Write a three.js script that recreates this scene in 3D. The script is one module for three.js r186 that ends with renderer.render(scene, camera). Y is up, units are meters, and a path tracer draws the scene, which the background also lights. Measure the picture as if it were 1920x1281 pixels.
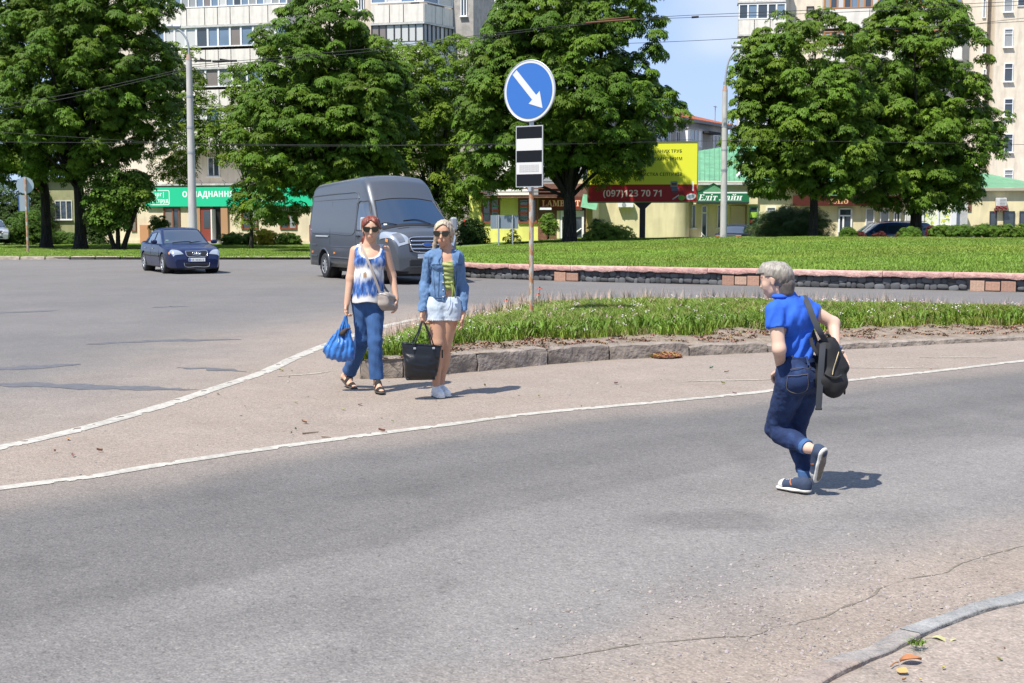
import * as THREE from 'three';
import { mergeGeometries, mergeVertices } from 'three/addons/utils/BufferGeometryUtils.js';
import { RoundedBoxGeometry } from 'three/addons/geometries/RoundedBoxGeometry.js';
import { FontLoader } from 'three/addons/loaders/FontLoader.js';
import { TextGeometry } from 'three/addons/geometries/TextGeometry.js';
import { Brush, Evaluator, SUBTRACTION } from 'three-bvh-csg';

// ------------------------------------------------------------------ camera, sky, sun, exposure
const scene = new THREE.Scene();
const EYE = 1.65, FOCAL = 2400, PITCH = Math.atan(225.5 / FOCAL);        // lens measured on the 1920 x 1281 photograph
const camera = new THREE.PerspectiveCamera(2 * Math.atan(640.5 / FOCAL) * 180 / Math.PI, 1920 / 1281, 0.1, 4000);
camera.position.set(0, EYE, 0); camera.rotation.x = -PITCH; camera.updateMatrixWorld();

const SUN = new THREE.Vector3(-0.342, 0.862, 0.374).normalize();
const sun = new THREE.DirectionalLight(new THREE.Color(1, 0.955, 0.88), 4.6);
sun.name = 'sun'; sun.position.copy(SUN).multiplyScalar(200).add(new THREE.Vector3(0, 0, -50)); sun.target.position.set(0, 0, -50);
sun.castShadow = true; sun.shadow.mapSize.set(4096, 4096); sun.shadow.radius = 1.2;
Object.assign(sun.shadow.camera, { left: -110, right: 110, top: 110, bottom: -110, near: 1, far: 500 });
scene.add(sun, sun.target);

// ------------------------------------------------------------------ numbers, noise
let seedN = 7;
const rnd = () => { seedN = (seedN + 0x6d2b79f5) | 0; let t = Math.imul(seedN ^ (seedN >>> 15), 1 | seedN); t = (t + Math.imul(t ^ (t >>> 7), 61 | t)) ^ t; return ((t ^ (t >>> 14)) >>> 0) / 4294967296; };
const reseed = (n) => { seedN = n * 7919 + 13; };
const rr = (a, b) => a + (b - a) * rnd();
const clamp = (x, a = 0, b = 1) => Math.min(b, Math.max(a, x));
const lerp = (a, b, t) => a + (b - a) * t;
const ss = (a, b, x) => { const t = clamp((x - a) / (b - a)); return t * t * (3 - 2 * t); };
const hash3 = (x, y, z) => { let h = Math.imul(x | 0, 374761393) ^ Math.imul(y | 0, 668265263) ^ Math.imul(z | 0, 2147483647 ^ 1274126177); h = Math.imul(h ^ (h >>> 13), 1274126177); return ((h ^ (h >>> 16)) >>> 0) / 4294967296; };
function vn(x, y, z = 0, P = 0) {                                    // value noise 0..1, P = period of the lattice (0: none)
  const xi = Math.floor(x), yi = Math.floor(y), zi = Math.floor(z), fx = x - xi, fy = y - yi, fz = z - zi;
  const u = fx * fx * (3 - 2 * fx), v = fy * fy * (3 - 2 * fy), w = fz * fz * (3 - 2 * fz), m = (k) => (P ? ((k % P) + P) % P : k);
  const x0 = m(xi), x1 = m(xi + 1), y0 = m(yi), y1 = m(yi + 1);
  const a = lerp(lerp(hash3(x0, y0, zi), hash3(x1, y0, zi), u), lerp(hash3(x0, y1, zi), hash3(x1, y1, zi), u), v);
  if (fz === 0) return a;
  return lerp(a, lerp(lerp(hash3(x0, y0, zi + 1), hash3(x1, y0, zi + 1), u), lerp(hash3(x0, y1, zi + 1), hash3(x1, y1, zi + 1), u), v), w);
}
const fbm = (x, y, z = 0, o = 4) => { let s = 0, a = 0.5, n = 0; for (let i = 0; i < o; i++) { s += a * vn(x, y, z); n += a; a *= 0.5; x *= 2.03; y *= 2.03; z *= 2.03; } return s / n; };
const pfbm = (u, v, P, o) => { let s = 0, a = 0.5, n = 0; for (let i = 0; i < o; i++) { s += a * vn(u * P, v * P, i * 7, P); n += a; a *= 0.55; P *= 2; } return s / n; };
const V3 = (x, y, z) => new THREE.Vector3(x, y, z);
const RGB = (r, g, b) => new THREE.Color().setRGB(r, g, b);

// photograph pixel -> place: at a known depth behind the camera plane, or on a level of a known height
const cp = Math.cos(PITCH), sp = Math.sin(PITCH);
function ray(px, py) { const u = (px - 960) / FOCAL, v = (py - 640.5) / FOCAL; return V3(u, -v * cp - sp, v * sp - cp); }
const At = (px, py, depth) => { const r = ray(px, py); return r.multiplyScalar(depth / -r.z).add(V3(0, EYE, 0)); };
const G = (px, py, h = 0) => { const r = ray(px, py); return r.multiplyScalar((EYE - h) / -r.y).add(V3(0, EYE, 0)); };

// ------------------------------------------------------------------ sky: a computed one, blue with thin bright clouds all round
{
  const W = 1024, H = 512, data = new Float32Array(W * H * 4);
  for (let j = 0; j < H; j++) for (let i = 0; i < W; i++) {
    const el = ((j + 0.5) / H - 0.5) * Math.PI, az = (i + 0.5) / W * 2 * Math.PI, y = Math.sin(el);
    const x = Math.cos(az) * Math.cos(el), z = Math.sin(az) * Math.cos(el);
    const t = Math.pow(clamp(y), 0.5);
    let c = [lerp(0.42, 0.10, t), lerp(0.53, 0.22, t), lerp(0.70, 0.52, t)];
    if (y < 0) c = [0.30, 0.29, 0.27];
    else {
      const k = 1 / (y + 0.22), n = fbm(x * k * 1.7 + 11, z * k * 1.7 + 3, y * 2.0, 6), n2 = fbm(x * k * 5 + 4, z * k * 5, 2.5, 4);
      const m = ss(0.46, 0.66, n + (n2 - 0.5) * 0.18) * 0.72;
      const b = [0.54, 0.59, 0.69];
      c = c.map((q, q2) => lerp(q, b[q2] * lerp(0.82, 1, n2), m));
    }
    const o = (j * W + i) * 4; data[o] = c[0]; data[o + 1] = c[1]; data[o + 2] = c[2]; data[o + 3] = 1;
  }
  const t = new THREE.DataTexture(data, W, H, THREE.RGBAFormat, THREE.FloatType);
  t.mapping = THREE.EquirectangularReflectionMapping; t.magFilter = THREE.LinearFilter; t.minFilter = THREE.LinearFilter; t.wrapS = THREE.RepeatWrapping; t.needsUpdate = true;
  scene.background = t; scene.environment = t;
}
const renderer = new THREE.WebGLRenderer({ antialias: true });
renderer.setSize(1024, 683); renderer.toneMapping = THREE.LinearToneMapping; renderer.toneMappingExposure = 1.68;
renderer.shadowMap.enabled = true; renderer.shadowMap.type = THREE.PCFSoftShadowMap;

// ------------------------------------------------------------------ naming and grouping
const used = new Map();
const numbered = (n) => { const k = used.get(n) ?? 0; used.set(n, k + 1); return k ? `${n}_${String(k).padStart(3, '0')}` : n; };
function put(o, name, label, category, group, kind) {                // a top-level object
  o.name = numbered(name); if (label) o.userData.label = label; if (category) o.userData.category = category;
  if (group) o.userData.group = group; if (kind) o.userData.kind = kind;
  o.traverse((k) => { if (k.isMesh) { k.castShadow = true; k.receiveShadow = true; } });
  scene.add(o); return o;
}
const struct = (o, name) => put(o, name, null, null, null, 'structure');
function part(parent, name, geo, mat, kind) { const m = new THREE.Mesh(geo, mat); m.name = name; m.castShadow = m.receiveShadow = true; if (kind) m.userData.kind = kind; parent.add(m); return m; }
const grp = (x = 0, y = 0, z = 0, ry = 0) => { const g = new THREE.Group(); g.position.set(x, y, z); g.rotation.y = ry; return g; };

// ------------------------------------------------------------------ geometry helpers
const M4 = (px = 0, py = 0, pz = 0, rx = 0, ry = 0, rz = 0, s = 1) => new THREE.Matrix4().compose(V3(px, py, pz), new THREE.Quaternion().setFromEuler(new THREE.Euler(rx, ry, rz)), Array.isArray(s) ? V3(...s) : V3(s, s, s));
const clean = (g) => { let q = g.index ? g.toNonIndexed() : g; for (const k of Object.keys(q.attributes)) if (!['position', 'normal', 'uv'].includes(k)) q.deleteAttribute(k); if (!q.attributes.uv) q.setAttribute('uv', new THREE.BufferAttribute(new Float32Array(q.attributes.position.count * 2), 2)); return q; };
const join = (...gs) => mergeGeometries(gs.flat().map(clean));
const bx = (w, h, d, x = 0, y = 0, z = 0, ry = 0) => new THREE.BoxGeometry(w, h, d).applyMatrix4(M4(x, y, z, 0, ry, 0));
const rb = (w, h, d, x = 0, y = 0, z = 0, r = 0.01, seg = 2) => new RoundedBoxGeometry(w, h, d, seg, Math.min(r, w / 2.01, h / 2.01, d / 2.01)).translate(x, y, z);
const cyl = (r0, r1, h, x = 0, y = 0, z = 0, n = 16) => new THREE.CylinderGeometry(r1, r0, h, n).translate(x, y + h / 2, z);
const tube = (pts, r, seg = 24, n = 8, closed = false) => new THREE.TubeGeometry(new THREE.CatmullRomCurve3(pts, closed), seg, r, n, closed);
function rod(a, b, r, n = 10, r2 = r) { const d = b.clone().sub(a), L = d.length(); return new THREE.CylinderGeometry(r2, r, L, n).translate(0, L / 2, 0).applyMatrix4(new THREE.Matrix4().compose(a, new THREE.Quaternion().setFromUnitVectors(V3(0, 1, 0), d.normalize()), V3(1, 1, 1))); }
function gridGeo(nu, nv, f, uvf, colf) {                              // a sheet f(i/nu, j/nv) -> Vector3
  const p = [], uv = [], idx = [], col = [];
  for (let j = 0; j <= nv; j++) for (let i = 0; i <= nu; i++) { const q = f(i / nu, j / nv); p.push(q.x, q.y, q.z); const t = uvf ? uvf(q, i / nu, j / nv) : [i / nu, j / nv]; uv.push(t[0], t[1]); if (colf) col.push(...colf(q, i / nu, j / nv)); }
  for (let j = 0; j < nv; j++) for (let i = 0; i < nu; i++) { const a = j * (nu + 1) + i, b = a + 1, c = a + nu + 1, d = c + 1; idx.push(a, b, d, a, d, c); }
  const g = new THREE.BufferGeometry(); g.setAttribute('position', new THREE.Float32BufferAttribute(p, 3)); g.setAttribute('uv', new THREE.Float32BufferAttribute(uv, 2));
  if (colf) g.setAttribute('color', new THREE.Float32BufferAttribute(col, 3)); g.setIndex(idx); g.computeVertexNormals(); return g;
}
function cr(pts, n, alpha = 0.5) { return new THREE.CatmullRomCurve3(pts, false, 'centripetal').getPoints(n); }
function boxUV(g, s = 1) {                                            // uv in metres by the main axis of each face
  const q = g.index ? g.toNonIndexed() : g, p = q.attributes.position, n = q.attributes.normal, uv = new Float32Array(p.count * 2);
  for (let i = 0; i < p.count; i++) { const ax = Math.abs(n.getX(i)), ay = Math.abs(n.getY(i)), az = Math.abs(n.getZ(i)), x = p.getX(i), y = p.getY(i), z = p.getZ(i); let a, b; if (ay > ax && ay > az) { a = x; b = z; } else if (ax > az) { a = z; b = y; } else { a = x; b = y; } uv[2 * i] = a * s; uv[2 * i + 1] = b * s; }
  q.setAttribute('uv', new THREE.BufferAttribute(uv, 2)); return q;
}

// ------------------------------------------------------------------ textures and materials
function tex(N, f, srgb = true) {                                     // f(u, v) -> [r, g, b] 0..1 (sRGB values when srgb)
  const d = new Uint8Array(N * N * 4);
  for (let j = 0; j < N; j++) for (let i = 0; i < N; i++) { const c = f((i + 0.5) / N, (j + 0.5) / N), o = (j * N + i) * 4; d[o] = clamp(c[0]) * 255; d[o + 1] = clamp(c[1]) * 255; d[o + 2] = clamp(c[2]) * 255; d[o + 3] = 255; }
  const t = new THREE.DataTexture(d, N, N); t.wrapS = t.wrapT = THREE.RepeatWrapping; t.magFilter = THREE.LinearFilter; t.minFilter = THREE.LinearMipmapLinearFilter; t.generateMipmaps = true; if (srgb) t.colorSpace = THREE.SRGBColorSpace; t.needsUpdate = true; return t;
}
const rep = (t, x, y = x) => { const c = t.clone(); c.repeat.set(x, y); c.needsUpdate = true; return c; };
const grey = (f) => (u, v) => { const g = f(u, v); return [g, g, g]; };
const T = {};
T.grain = tex(1024, grey((u, v) => {                                   // stone chippings in bitumen
  const n = vn(u * 340, v * 340, 1, 340), m = vn(u * 130, v * 130, 2, 130), l = pfbm(u, v, 6, 4);
  return 0.80 + (n - 0.5) * 0.17 + (m - 0.5) * 0.07 + (l - 0.5) * 0.07 + (n > 0.92 ? 0.10 : 0) - (m < 0.08 ? 0.08 : 0);
}));
T.grainB = tex(512, grey((u, v) => vn(u * 200, v * 200, 1, 200) * 0.6 + vn(u * 90, v * 90, 2, 90) * 0.4), false);
T.rough = tex(512, grey((u, v) => 0.90 + (pfbm(u, v, 8, 5) - 0.5) * 0.3 + (vn(u * 170, v * 170, 3, 170) - 0.5) * 0.16));
T.roughB = tex(512, grey((u, v) => pfbm(u, v, 16, 5)), false);
T.streak = tex(512, grey((u, v) => 0.95 + (vn(u * 40, v * 5, 3, 40) - 0.5) * 0.04 + (pfbm(u, v, 6, 5) - 0.5) * 0.12 - (ss(0.66, 0.85, vn(u * 14, v * 3, 9, 14)) * 0.05)));
T.bark = tex(512, grey((u, v) => { const w = vn(u * 18 + pfbm(u, v, 6, 3) * 3, v * 5, 1, 0); return 0.5 + (w - 0.5) * 0.6 + (pfbm(u, v, 24, 3) - 0.5) * 0.4; }));
T.weave = tex(256, grey((u, v) => 0.92 + Math.sin((u * 64 + v * 64) * Math.PI * 2) * 0.06 + (pfbm(u, v, 16, 4) - 0.5) * 0.3));
T.rust = tex(256, (u, v) => { const r = ss(0.44, 0.56, pfbm(u, v, 5, 5)), g = pfbm(u, v, 12, 3) * 0.2; return [lerp(0.62, 0.60, r) + g * 0.4, lerp(0.60, 0.40, r) + g * 0.4, lerp(0.58, 0.27, r) + g * 0.3]; });
const std = (c, o = {}) => new THREE.MeshStandardMaterial({ color: Array.isArray(c) ? RGB(...c) : c, roughness: 0.85, ...o });
const phys = (c, o = {}) => new THREE.MeshPhysicalMaterial({ color: Array.isArray(c) ? RGB(...c) : c, ...o });
const M = {
  plasterCream: std([0.78, 0.66, 0.48], { map: rep(T.streak, 0.25) }), plasterYellow: std([0.76, 0.67, 0.41], { map: rep(T.streak, 0.25) }), lime: std([0.78, 0.77, 0.20], { map: rep(T.streak, 0.3) }),
  panelPale: std([0.82, 0.77, 0.69], { map: rep(T.streak, 0.4) }), wallTile: std([0.74, 0.64, 0.53], { map: rep(T.streak, 0.3) }), wallTower: std([0.78, 0.68, 0.54], { map: rep(T.streak, 0.3) }), wallGrey: std([0.38, 0.36, 0.335], { map: rep(T.streak, 0.3) }), wallShade: std([0.46, 0.42, 0.38], { map: rep(T.rough, 0.4) }),  // wallShade: wall colour with the shade of turned-away and recessed faces put in
  white: std([0.78, 0.78, 0.77], { roughness: 0.45 }), whiteDull: std([0.66, 0.65, 0.62], { roughness: 0.7, map: rep(T.rough, 0.5) }), frameDark: std([0.025, 0.028, 0.03], { roughness: 0.5 }), frameBrown: std([0.20, 0.065, 0.03], { roughness: 0.5 }), frameWood: std([0.42, 0.19, 0.07], { roughness: 0.6 }),
  pane: phys([0.045, 0.06, 0.075], { roughness: 0.06, ior: 1.6, clearcoat: 0.6, clearcoatRoughness: 0.03 }), paneBlue: phys([0.16, 0.23, 0.32], { roughness: 0.08, clearcoat: 0.6, clearcoatRoughness: 0.03 }), paneGrey: phys([0.30, 0.31, 0.31], { roughness: 0.12, clearcoat: 0.4 }), curtain: phys([0.55, 0.55, 0.53], { roughness: 0.3, clearcoat: 0.5, clearcoatRoughness: 0.05 }), curtainBrown: phys([0.22, 0.19, 0.17], { roughness: 0.25, clearcoat: 0.5, clearcoatRoughness: 0.05 }),
  concrete: std([0.46, 0.44, 0.41], { map: rep(T.rough, 1.3), bumpMap: rep(T.roughB, 1.3), bumpScale: 0.01 }), concretePole: std([0.50, 0.48, 0.45], { map: rep(T.streak, 1, 0.6) }), kerb: std([0.29, 0.25, 0.215], { map: rep(T.rough, 1.1), bumpMap: rep(T.roughB, 1.1), bumpScale: 0.02, vertexColors: true }),
  steel: std([0.42, 0.44, 0.46], { roughness: 0.5, metalness: 0.6 }), steelGrey: std([0.30, 0.32, 0.34], { roughness: 0.5 }), zinc: std([0.45, 0.47, 0.49], { roughness: 0.45, metalness: 0.5 }), rusty: std([1, 1, 1], { map: rep(T.rust, 2, 5), roughness: 0.8 }), black: std([0.012, 0.012, 0.013], { roughness: 0.5 }), blackMatt: std([0.02, 0.02, 0.021], { roughness: 0.85 }), rubber: std([0.022, 0.022, 0.023], { roughness: 0.8 }),
  bark: std([0.075, 0.062, 0.05], { map: rep(T.bark, 2, 1), bumpMap: rep(T.bark, 2, 1), bumpScale: 0.05, roughness: 0.95 }), barkPale: std([0.12, 0.105, 0.09], { map: rep(T.bark, 2, 1), bumpMap: rep(T.bark, 2, 1), bumpScale: 0.04, roughness: 0.95 }),
  roofGreen: std([0.145, 0.365, 0.19], { roughness: 0.45, map: rep(T.rough, 0.4) }), roofRed: std([0.34, 0.10, 0.05], { map: rep(T.rough, 1) }), brownTile: std([0.22, 0.11, 0.075], { map: rep(T.rough, 1) }), wire: std([0.02, 0.02, 0.022], { roughness: 0.7 }),
};
const canvasTex = (w, h, draw) => { const c = document.createElement('canvas'); c.width = w; c.height = h; const x = c.getContext('2d'); draw(x, w, h); const t = new THREE.CanvasTexture(c); t.colorSpace = THREE.SRGBColorSpace; t.magFilter = THREE.LinearFilter; return t; };
function board(w, h, d, front, side) { const g = new THREE.BoxGeometry(w, h, d); return [g, [side, side, side, side, front, side]]; }
// ------------------------------------------------------------------ ground, roads, markings
const wpts = (list, h = 0) => list.map(([x, y]) => G(x, y, h));
const lineA = cr(wpts([[-260, 897], [-120, 868], [0, 840], [100, 818], [200, 792], [260, 775], [320, 757], [400, 730], [490, 700], [560, 668], [640, 637], [720, 612], [790, 597], [850, 587]]), 120);
const lineB = cr(wpts([[-300, 955], [0, 916], [180, 893], [285, 875], [400, 857], [600, 828], [800, 802], [1000, 776], [1250, 753], [1430, 735], [1600, 713], [1750, 697], [1920, 677], [2200, 648]]), 140);
const kerbBase = cr(wpts([[690, 700], [672, 711], [755, 709], [895, 697], [1028, 684], [1144, 675], [1294, 668], [1340, 666], [1442, 661], [1579, 656], [1678, 651], [1757, 646], [1848, 642], [1920, 639], [2100, 628], [2400, 612]].slice(1)), 150);
const Z8 = ([x, y]) => [1300 + x / 3.097, 950 + y / 3.097];
const nearKerbRoad = cr(wpts([[-140, 1420], [200, 1205], [570, 1025], [850, 900], [980, 858], [1200, 740], [1480, 650], [1640, 590], [1920, 515], [2500, 320]].map(Z8)), 60);
const nearKerbWalk = cr(wpts([[240, 1430], [520, 1205], [820, 1025], [1000, 935], [1150, 872], [1250, 822], [1400, 745], [1500, 705], [1720, 625], [1920, 578], [2500, 400]].map(Z8)), 60);
function side(pts, x, z) {                                            // signed distance to a polyline in plan, positive on its right going along it
  let best = 1e9, sg = 1;
  for (let i = 0; i < pts.length - 1; i++) { const a = pts[i], b = pts[i + 1], dx = b.x - a.x, dz = b.z - a.z, t = clamp(((x - a.x) * dx + (z - a.z) * dz) / (dx * dx + dz * dz)), ex = x - a.x - dx * t, ez = z - a.z - dz * t, d = ex * ex + ez * ez; if (d < best) { best = d; sg = dx * ez - dz * ex > 0 ? 1 : -1; } }
  return Math.sqrt(best) * sg;
}
const thin = (p, k) => p.filter((_, i) => i % k === 0 || i === p.length - 1);
const sA = thin(lineA, 4), sB = thin(lineB, 4), sK = thin(nearKerbRoad, 3);
const ASPH = [0.203, 0.187, 0.173], ASPHD = [0.170, 0.158, 0.147], DUST = [0.40, 0.322, 0.258], BROWN = [0.30, 0.24, 0.19];
const laySeam = wpts([[-400, 1330], [0, 1200], [480, 1075], [958, 957], [1417, 864], [1818, 800], [2300, 735]]), sKerb = thin(kerbBase, 5), stain = G(1325, 977);
function roadColour(x, z) {
  const n = fbm(x * 0.55, z * 0.55, 3, 4), n2 = fbm(x * 3.1, z * 3.1, 8, 3), far = ss(-14, -34, z);
  let c = ASPHD.map((q, k) => lerp(q, ASPH[k], clamp(n * 1.6 - 0.3)));
  const dB = side(sB, x, z), dA = side(sA, x, z), jit = (n - 0.5) * 1.1 + (n2 - 0.5) * 0.5;
  let dust = 0;
  if (z < 1 && z > -45) {
    const inside = dB < 0 && dA > 0 && (side(sKerb, x, z) > -0.3 || x < -1.4);                                  // the dusty apron between the two white lines
    if (inside) dust = 0.96;
    else if (dA <= 0 && x < 0) dust = (1 - ss(0.1, 3.4, -dA + jit * 1.6)) * 0.85;
    else if (dB >= 0) dust = (1 - ss(0.05, 0.9, dB + jit * 0.5)) * 0.55;
    const dK = side(sK, x, z);
    dust = Math.max(dust, 1 - ss(0.3, 1.35, -dK + jit * 0.9));
    const band = x + z * 0.4;                                         // wheel-polished lanes along the near road, lighter and darker asphalt
    const lane = Math.sin((dB) * 1.9 + 0.6) * 0.5 + 0.5, along = x + z * 0.28, streak = fbm(dB * 4.2, along * 0.22, 3, 4), spot = ss(0.70, 0.78, fbm(x * 1.7 + 40, z * 1.7, 6, 3));
    const dS = side(laySeam, x, z) + (n2 - 0.5) * 0.30 + (n - 0.5) * 0.35, newer = ss(-0.04, 0.06, dS);
    if (dB > 0) c = c.map((q) => q * lerp(0.93, 1.05, newer) * lerp(0.86, 1.14, streak) * (1 - spot * 0.12));
    if (dB > 0) c = c.map((q) => q * lerp(0.94, 1.12, lane * 0.7 + n2 * 0.3) * lerp(0.86, 1.1, ss(0.3, 4.5, dB)));
  }
  { const q = Math.hypot((x - stain.x) / 0.42, (z - stain.z) / 0.26) + (n2 - 0.5) * 0.7; c = c.map((k) => k * lerp(0.76, 1, ss(0.8, 1.15, q))); }   // old oil stain
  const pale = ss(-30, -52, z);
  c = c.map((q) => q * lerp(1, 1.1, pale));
  const dcol = DUST.map((q, k) => lerp(q, BROWN[k], clamp(n2 * 1.5 - 0.35)));
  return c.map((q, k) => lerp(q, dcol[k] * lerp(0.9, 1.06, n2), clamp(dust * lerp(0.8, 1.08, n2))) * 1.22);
}
const M_road = std([1, 1, 1], { map: rep(T.grain, 1 / 2.6), bumpMap: rep(T.grainB, 1 / 1.3), bumpScale: 0.006, vertexColors: true, roughness: 0.9 });
{
  const g = new THREE.PlaneGeometry(3000, 3000, 1, 1).rotateX(-Math.PI / 2);
  const m = new THREE.Mesh(boxUV(g), std([0.10, 0.11, 0.05], { map: rep(T.rough, 0.1) })); m.position.y = -0.06; struct(m, 'ground');
  const xs = [], zs = [];
  for (let x = -70; x < -13; x += 1.5) xs.push(x); for (let x = -13; x < 13; x += 0.1) xs.push(x); for (let x = 13; x <= 70; x += 1.5) xs.push(x);
  for (let z = 8; z > 0; z -= 1) zs.push(z); for (let z = 0; z > -19; z -= 0.1) zs.push(z); for (let z = -19; z > -36; z -= 0.4) zs.push(z); for (let z = -36; z >= -90; z -= 1.5) zs.push(z);
  const nx = xs.length - 1, nz = zs.length - 1;
  const geo = gridGeo(nx, nz, (u, v) => V3(xs[Math.round(u * nx)], 0, zs[Math.round(v * nz)]), (q) => [q.x, q.z], (q) => roadColour(q.x, q.z));
  struct(new THREE.Mesh(geo, M_road), 'road');
}
function ribbon(pts, wf, y, jag = 0.02, seed = 1, col) {              // a strip along a line, with worn edges
  const p = [], uv = [], idx = [], L = []; let run = 0;
  const dense = []; for (let i = 0; i < pts.length - 1; i++) { const n = Math.max(1, Math.ceil(pts[i].distanceTo(pts[i + 1]) / 0.06)); for (let k = 0; k < n; k++) dense.push(pts[i].clone().lerp(pts[i + 1], k / n)); } dense.push(pts[pts.length - 1]);
  dense.forEach((q, i) => { const a = dense[Math.max(0, i - 1)], b = dense[Math.min(dense.length - 1, i + 1)], d = b.clone().sub(a).setY(0).normalize(), nx = -d.z, nz = d.x, w = wf(i / (dense.length - 1)); if (i) run += q.distanceTo(dense[i - 1]);
    const j1 = (fbm(run * 6, seed, 1, 3) - 0.5) * jag * 2, j2 = (fbm(run * 6, seed + 9, 2, 3) - 0.5) * jag * 2;
    p.push(q.x + nx * (w / 2 + j1), y, q.z + nz * (w / 2 + j1), q.x - nx * (w / 2 + j2), y, q.z - nz * (w / 2 + j2)); uv.push(run, 0, run, w); if (i) { const k = 2 * i; idx.push(k - 2, k, k - 1, k - 1, k, k + 1); } });
  const g = new THREE.BufferGeometry(); g.setAttribute('position', new THREE.Float32BufferAttribute(p, 3)); g.setAttribute('uv', new THREE.Float32BufferAttribute(uv, 2)); g.setIndex(idx); g.computeVertexNormals();
  if (g.attributes.normal.getY(0) < 0) { const ix = g.index.array; for (let i = 0; i < ix.length; i += 3) { const t = ix[i]; ix[i] = ix[i + 1]; ix[i + 1] = t; } g.computeVertexNormals(); }
  return g;
}
T.paint = canvasTex(1024, 256, (x, w, h) => { x.fillStyle = '#fff'; x.fillRect(0, 0, w, h); });
{
  const N = 512, d = new Uint8Array(N * N * 4);
  for (let j = 0; j < N; j++) for (let i = 0; i < N; i++) { const u = i / N, v = j / N, n = pfbm(u, v, 22, 4), s = vn(u * 150, v * 150, 4, 150), o = (j * N + i) * 4, q = 0.86 + (n - 0.5) * 0.3 + (s - 0.5) * 0.12; d[o] = clamp(q) * 255; d[o + 1] = clamp(q * 0.99) * 255; d[o + 2] = clamp(q * 0.965) * 255; d[o + 3] = (n > 0.70 || s > 0.985 ? 0 : 1) * 255; }
  const t = new THREE.DataTexture(d, N, N); t.wrapS = t.wrapT = THREE.RepeatWrapping; t.magFilter = THREE.LinearFilter; t.colorSpace = THREE.SRGBColorSpace; t.needsUpdate = true; T.paint = t;
}
const M_paint = std([0.53, 0.505, 0.46], { map: rep(T.paint, 0.43), roughness: 0.8, alphaTest: 0.5 });
struct(new THREE.Mesh(ribbon(lineA, (t) => lerp(0.15, 0.17, t), 0.004, 0.014, 3), M_paint), 'road_marking');
struct(new THREE.Mesh(ribbon(lineB, () => 0.12, 0.004, 0.012, 8), M_paint), 'road_marking');
for (const [l, w] of [[[[1272, 717], [1340, 714], [1475, 712]], 0.09], [[[1590, 690], [1660, 690], [1760, 690]], 0.1], [[[1725, 671], [1790, 670], [1870, 671]], 0.11], [[[690, 622], [740, 612], [790, 603]], 0.12], [[[520, 706], [580, 702], [620, 697]], 0.1]])
  struct(new THREE.Mesh(ribbon(wpts(l), (t) => w * Math.sin(Math.PI * clamp(t, 0.06, 0.94)), 0.004, 0.03, w * 900), std([0.45, 0.40, 0.345], { map: T.paint, roughness: 0.85, alphaTest: 0.5 })), 'road_marking');
{ // dark streaks coloured onto the left road, and the open crack along the near edge
  const darkStreak = std([0.128, 0.126, 0.130], { map: rep(T.rough, 2), roughness: 0.7 });
  for (const [l, w] of [[[[-60, 722], [60, 722], [200, 727], [300, 730], [372, 731]], 0.34], [[[-60, 696], [40, 690], [150, 683]], 0.34], [[[165, 646], [250, 641], [340, 638], [452, 637]], 0.3], [[[-40, 588], [50, 585], [108, 582]], 0.3], [[[285, 577], [320, 575], [352, 575]], 0.22], [[[330, 690], [390, 692], [470, 697]], 0.16]])  // the far streak at the left edge is a tree shadow put in as colour
    struct(new THREE.Mesh(ribbon(wpts(l), (t) => w * Math.pow(Math.sin(Math.PI * clamp(t, 0.02, 0.98)), 0.6), 0.003, 0.12, w * 700 + l[0][1]), darkStreak), 'dark_streak');
  const crack = [[-900, 900], [-300, 800], [150, 762], [330, 757], [400, 740], [470, 706], [570, 690], [770, 640], [850, 590], [1000, 545], [1060, 510], [1080, 478], [1200, 432], [1300, 415], [1480, 380], [1560, 330], [1640, 305], [1790, 265], [1920, 228], [2400, 120]].map(Z8);
  struct(new THREE.Mesh(ribbon(wpts(crack), (t) => 0.0012 + 0.009 * Math.abs(Math.sin(t * 23)) * Math.abs(Math.sin(t * 61)), 0.002, 0.022, 5), std([0.215, 0.18, 0.14], { map: rep(T.rough, 6) })), 'road_crack');
}
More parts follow.
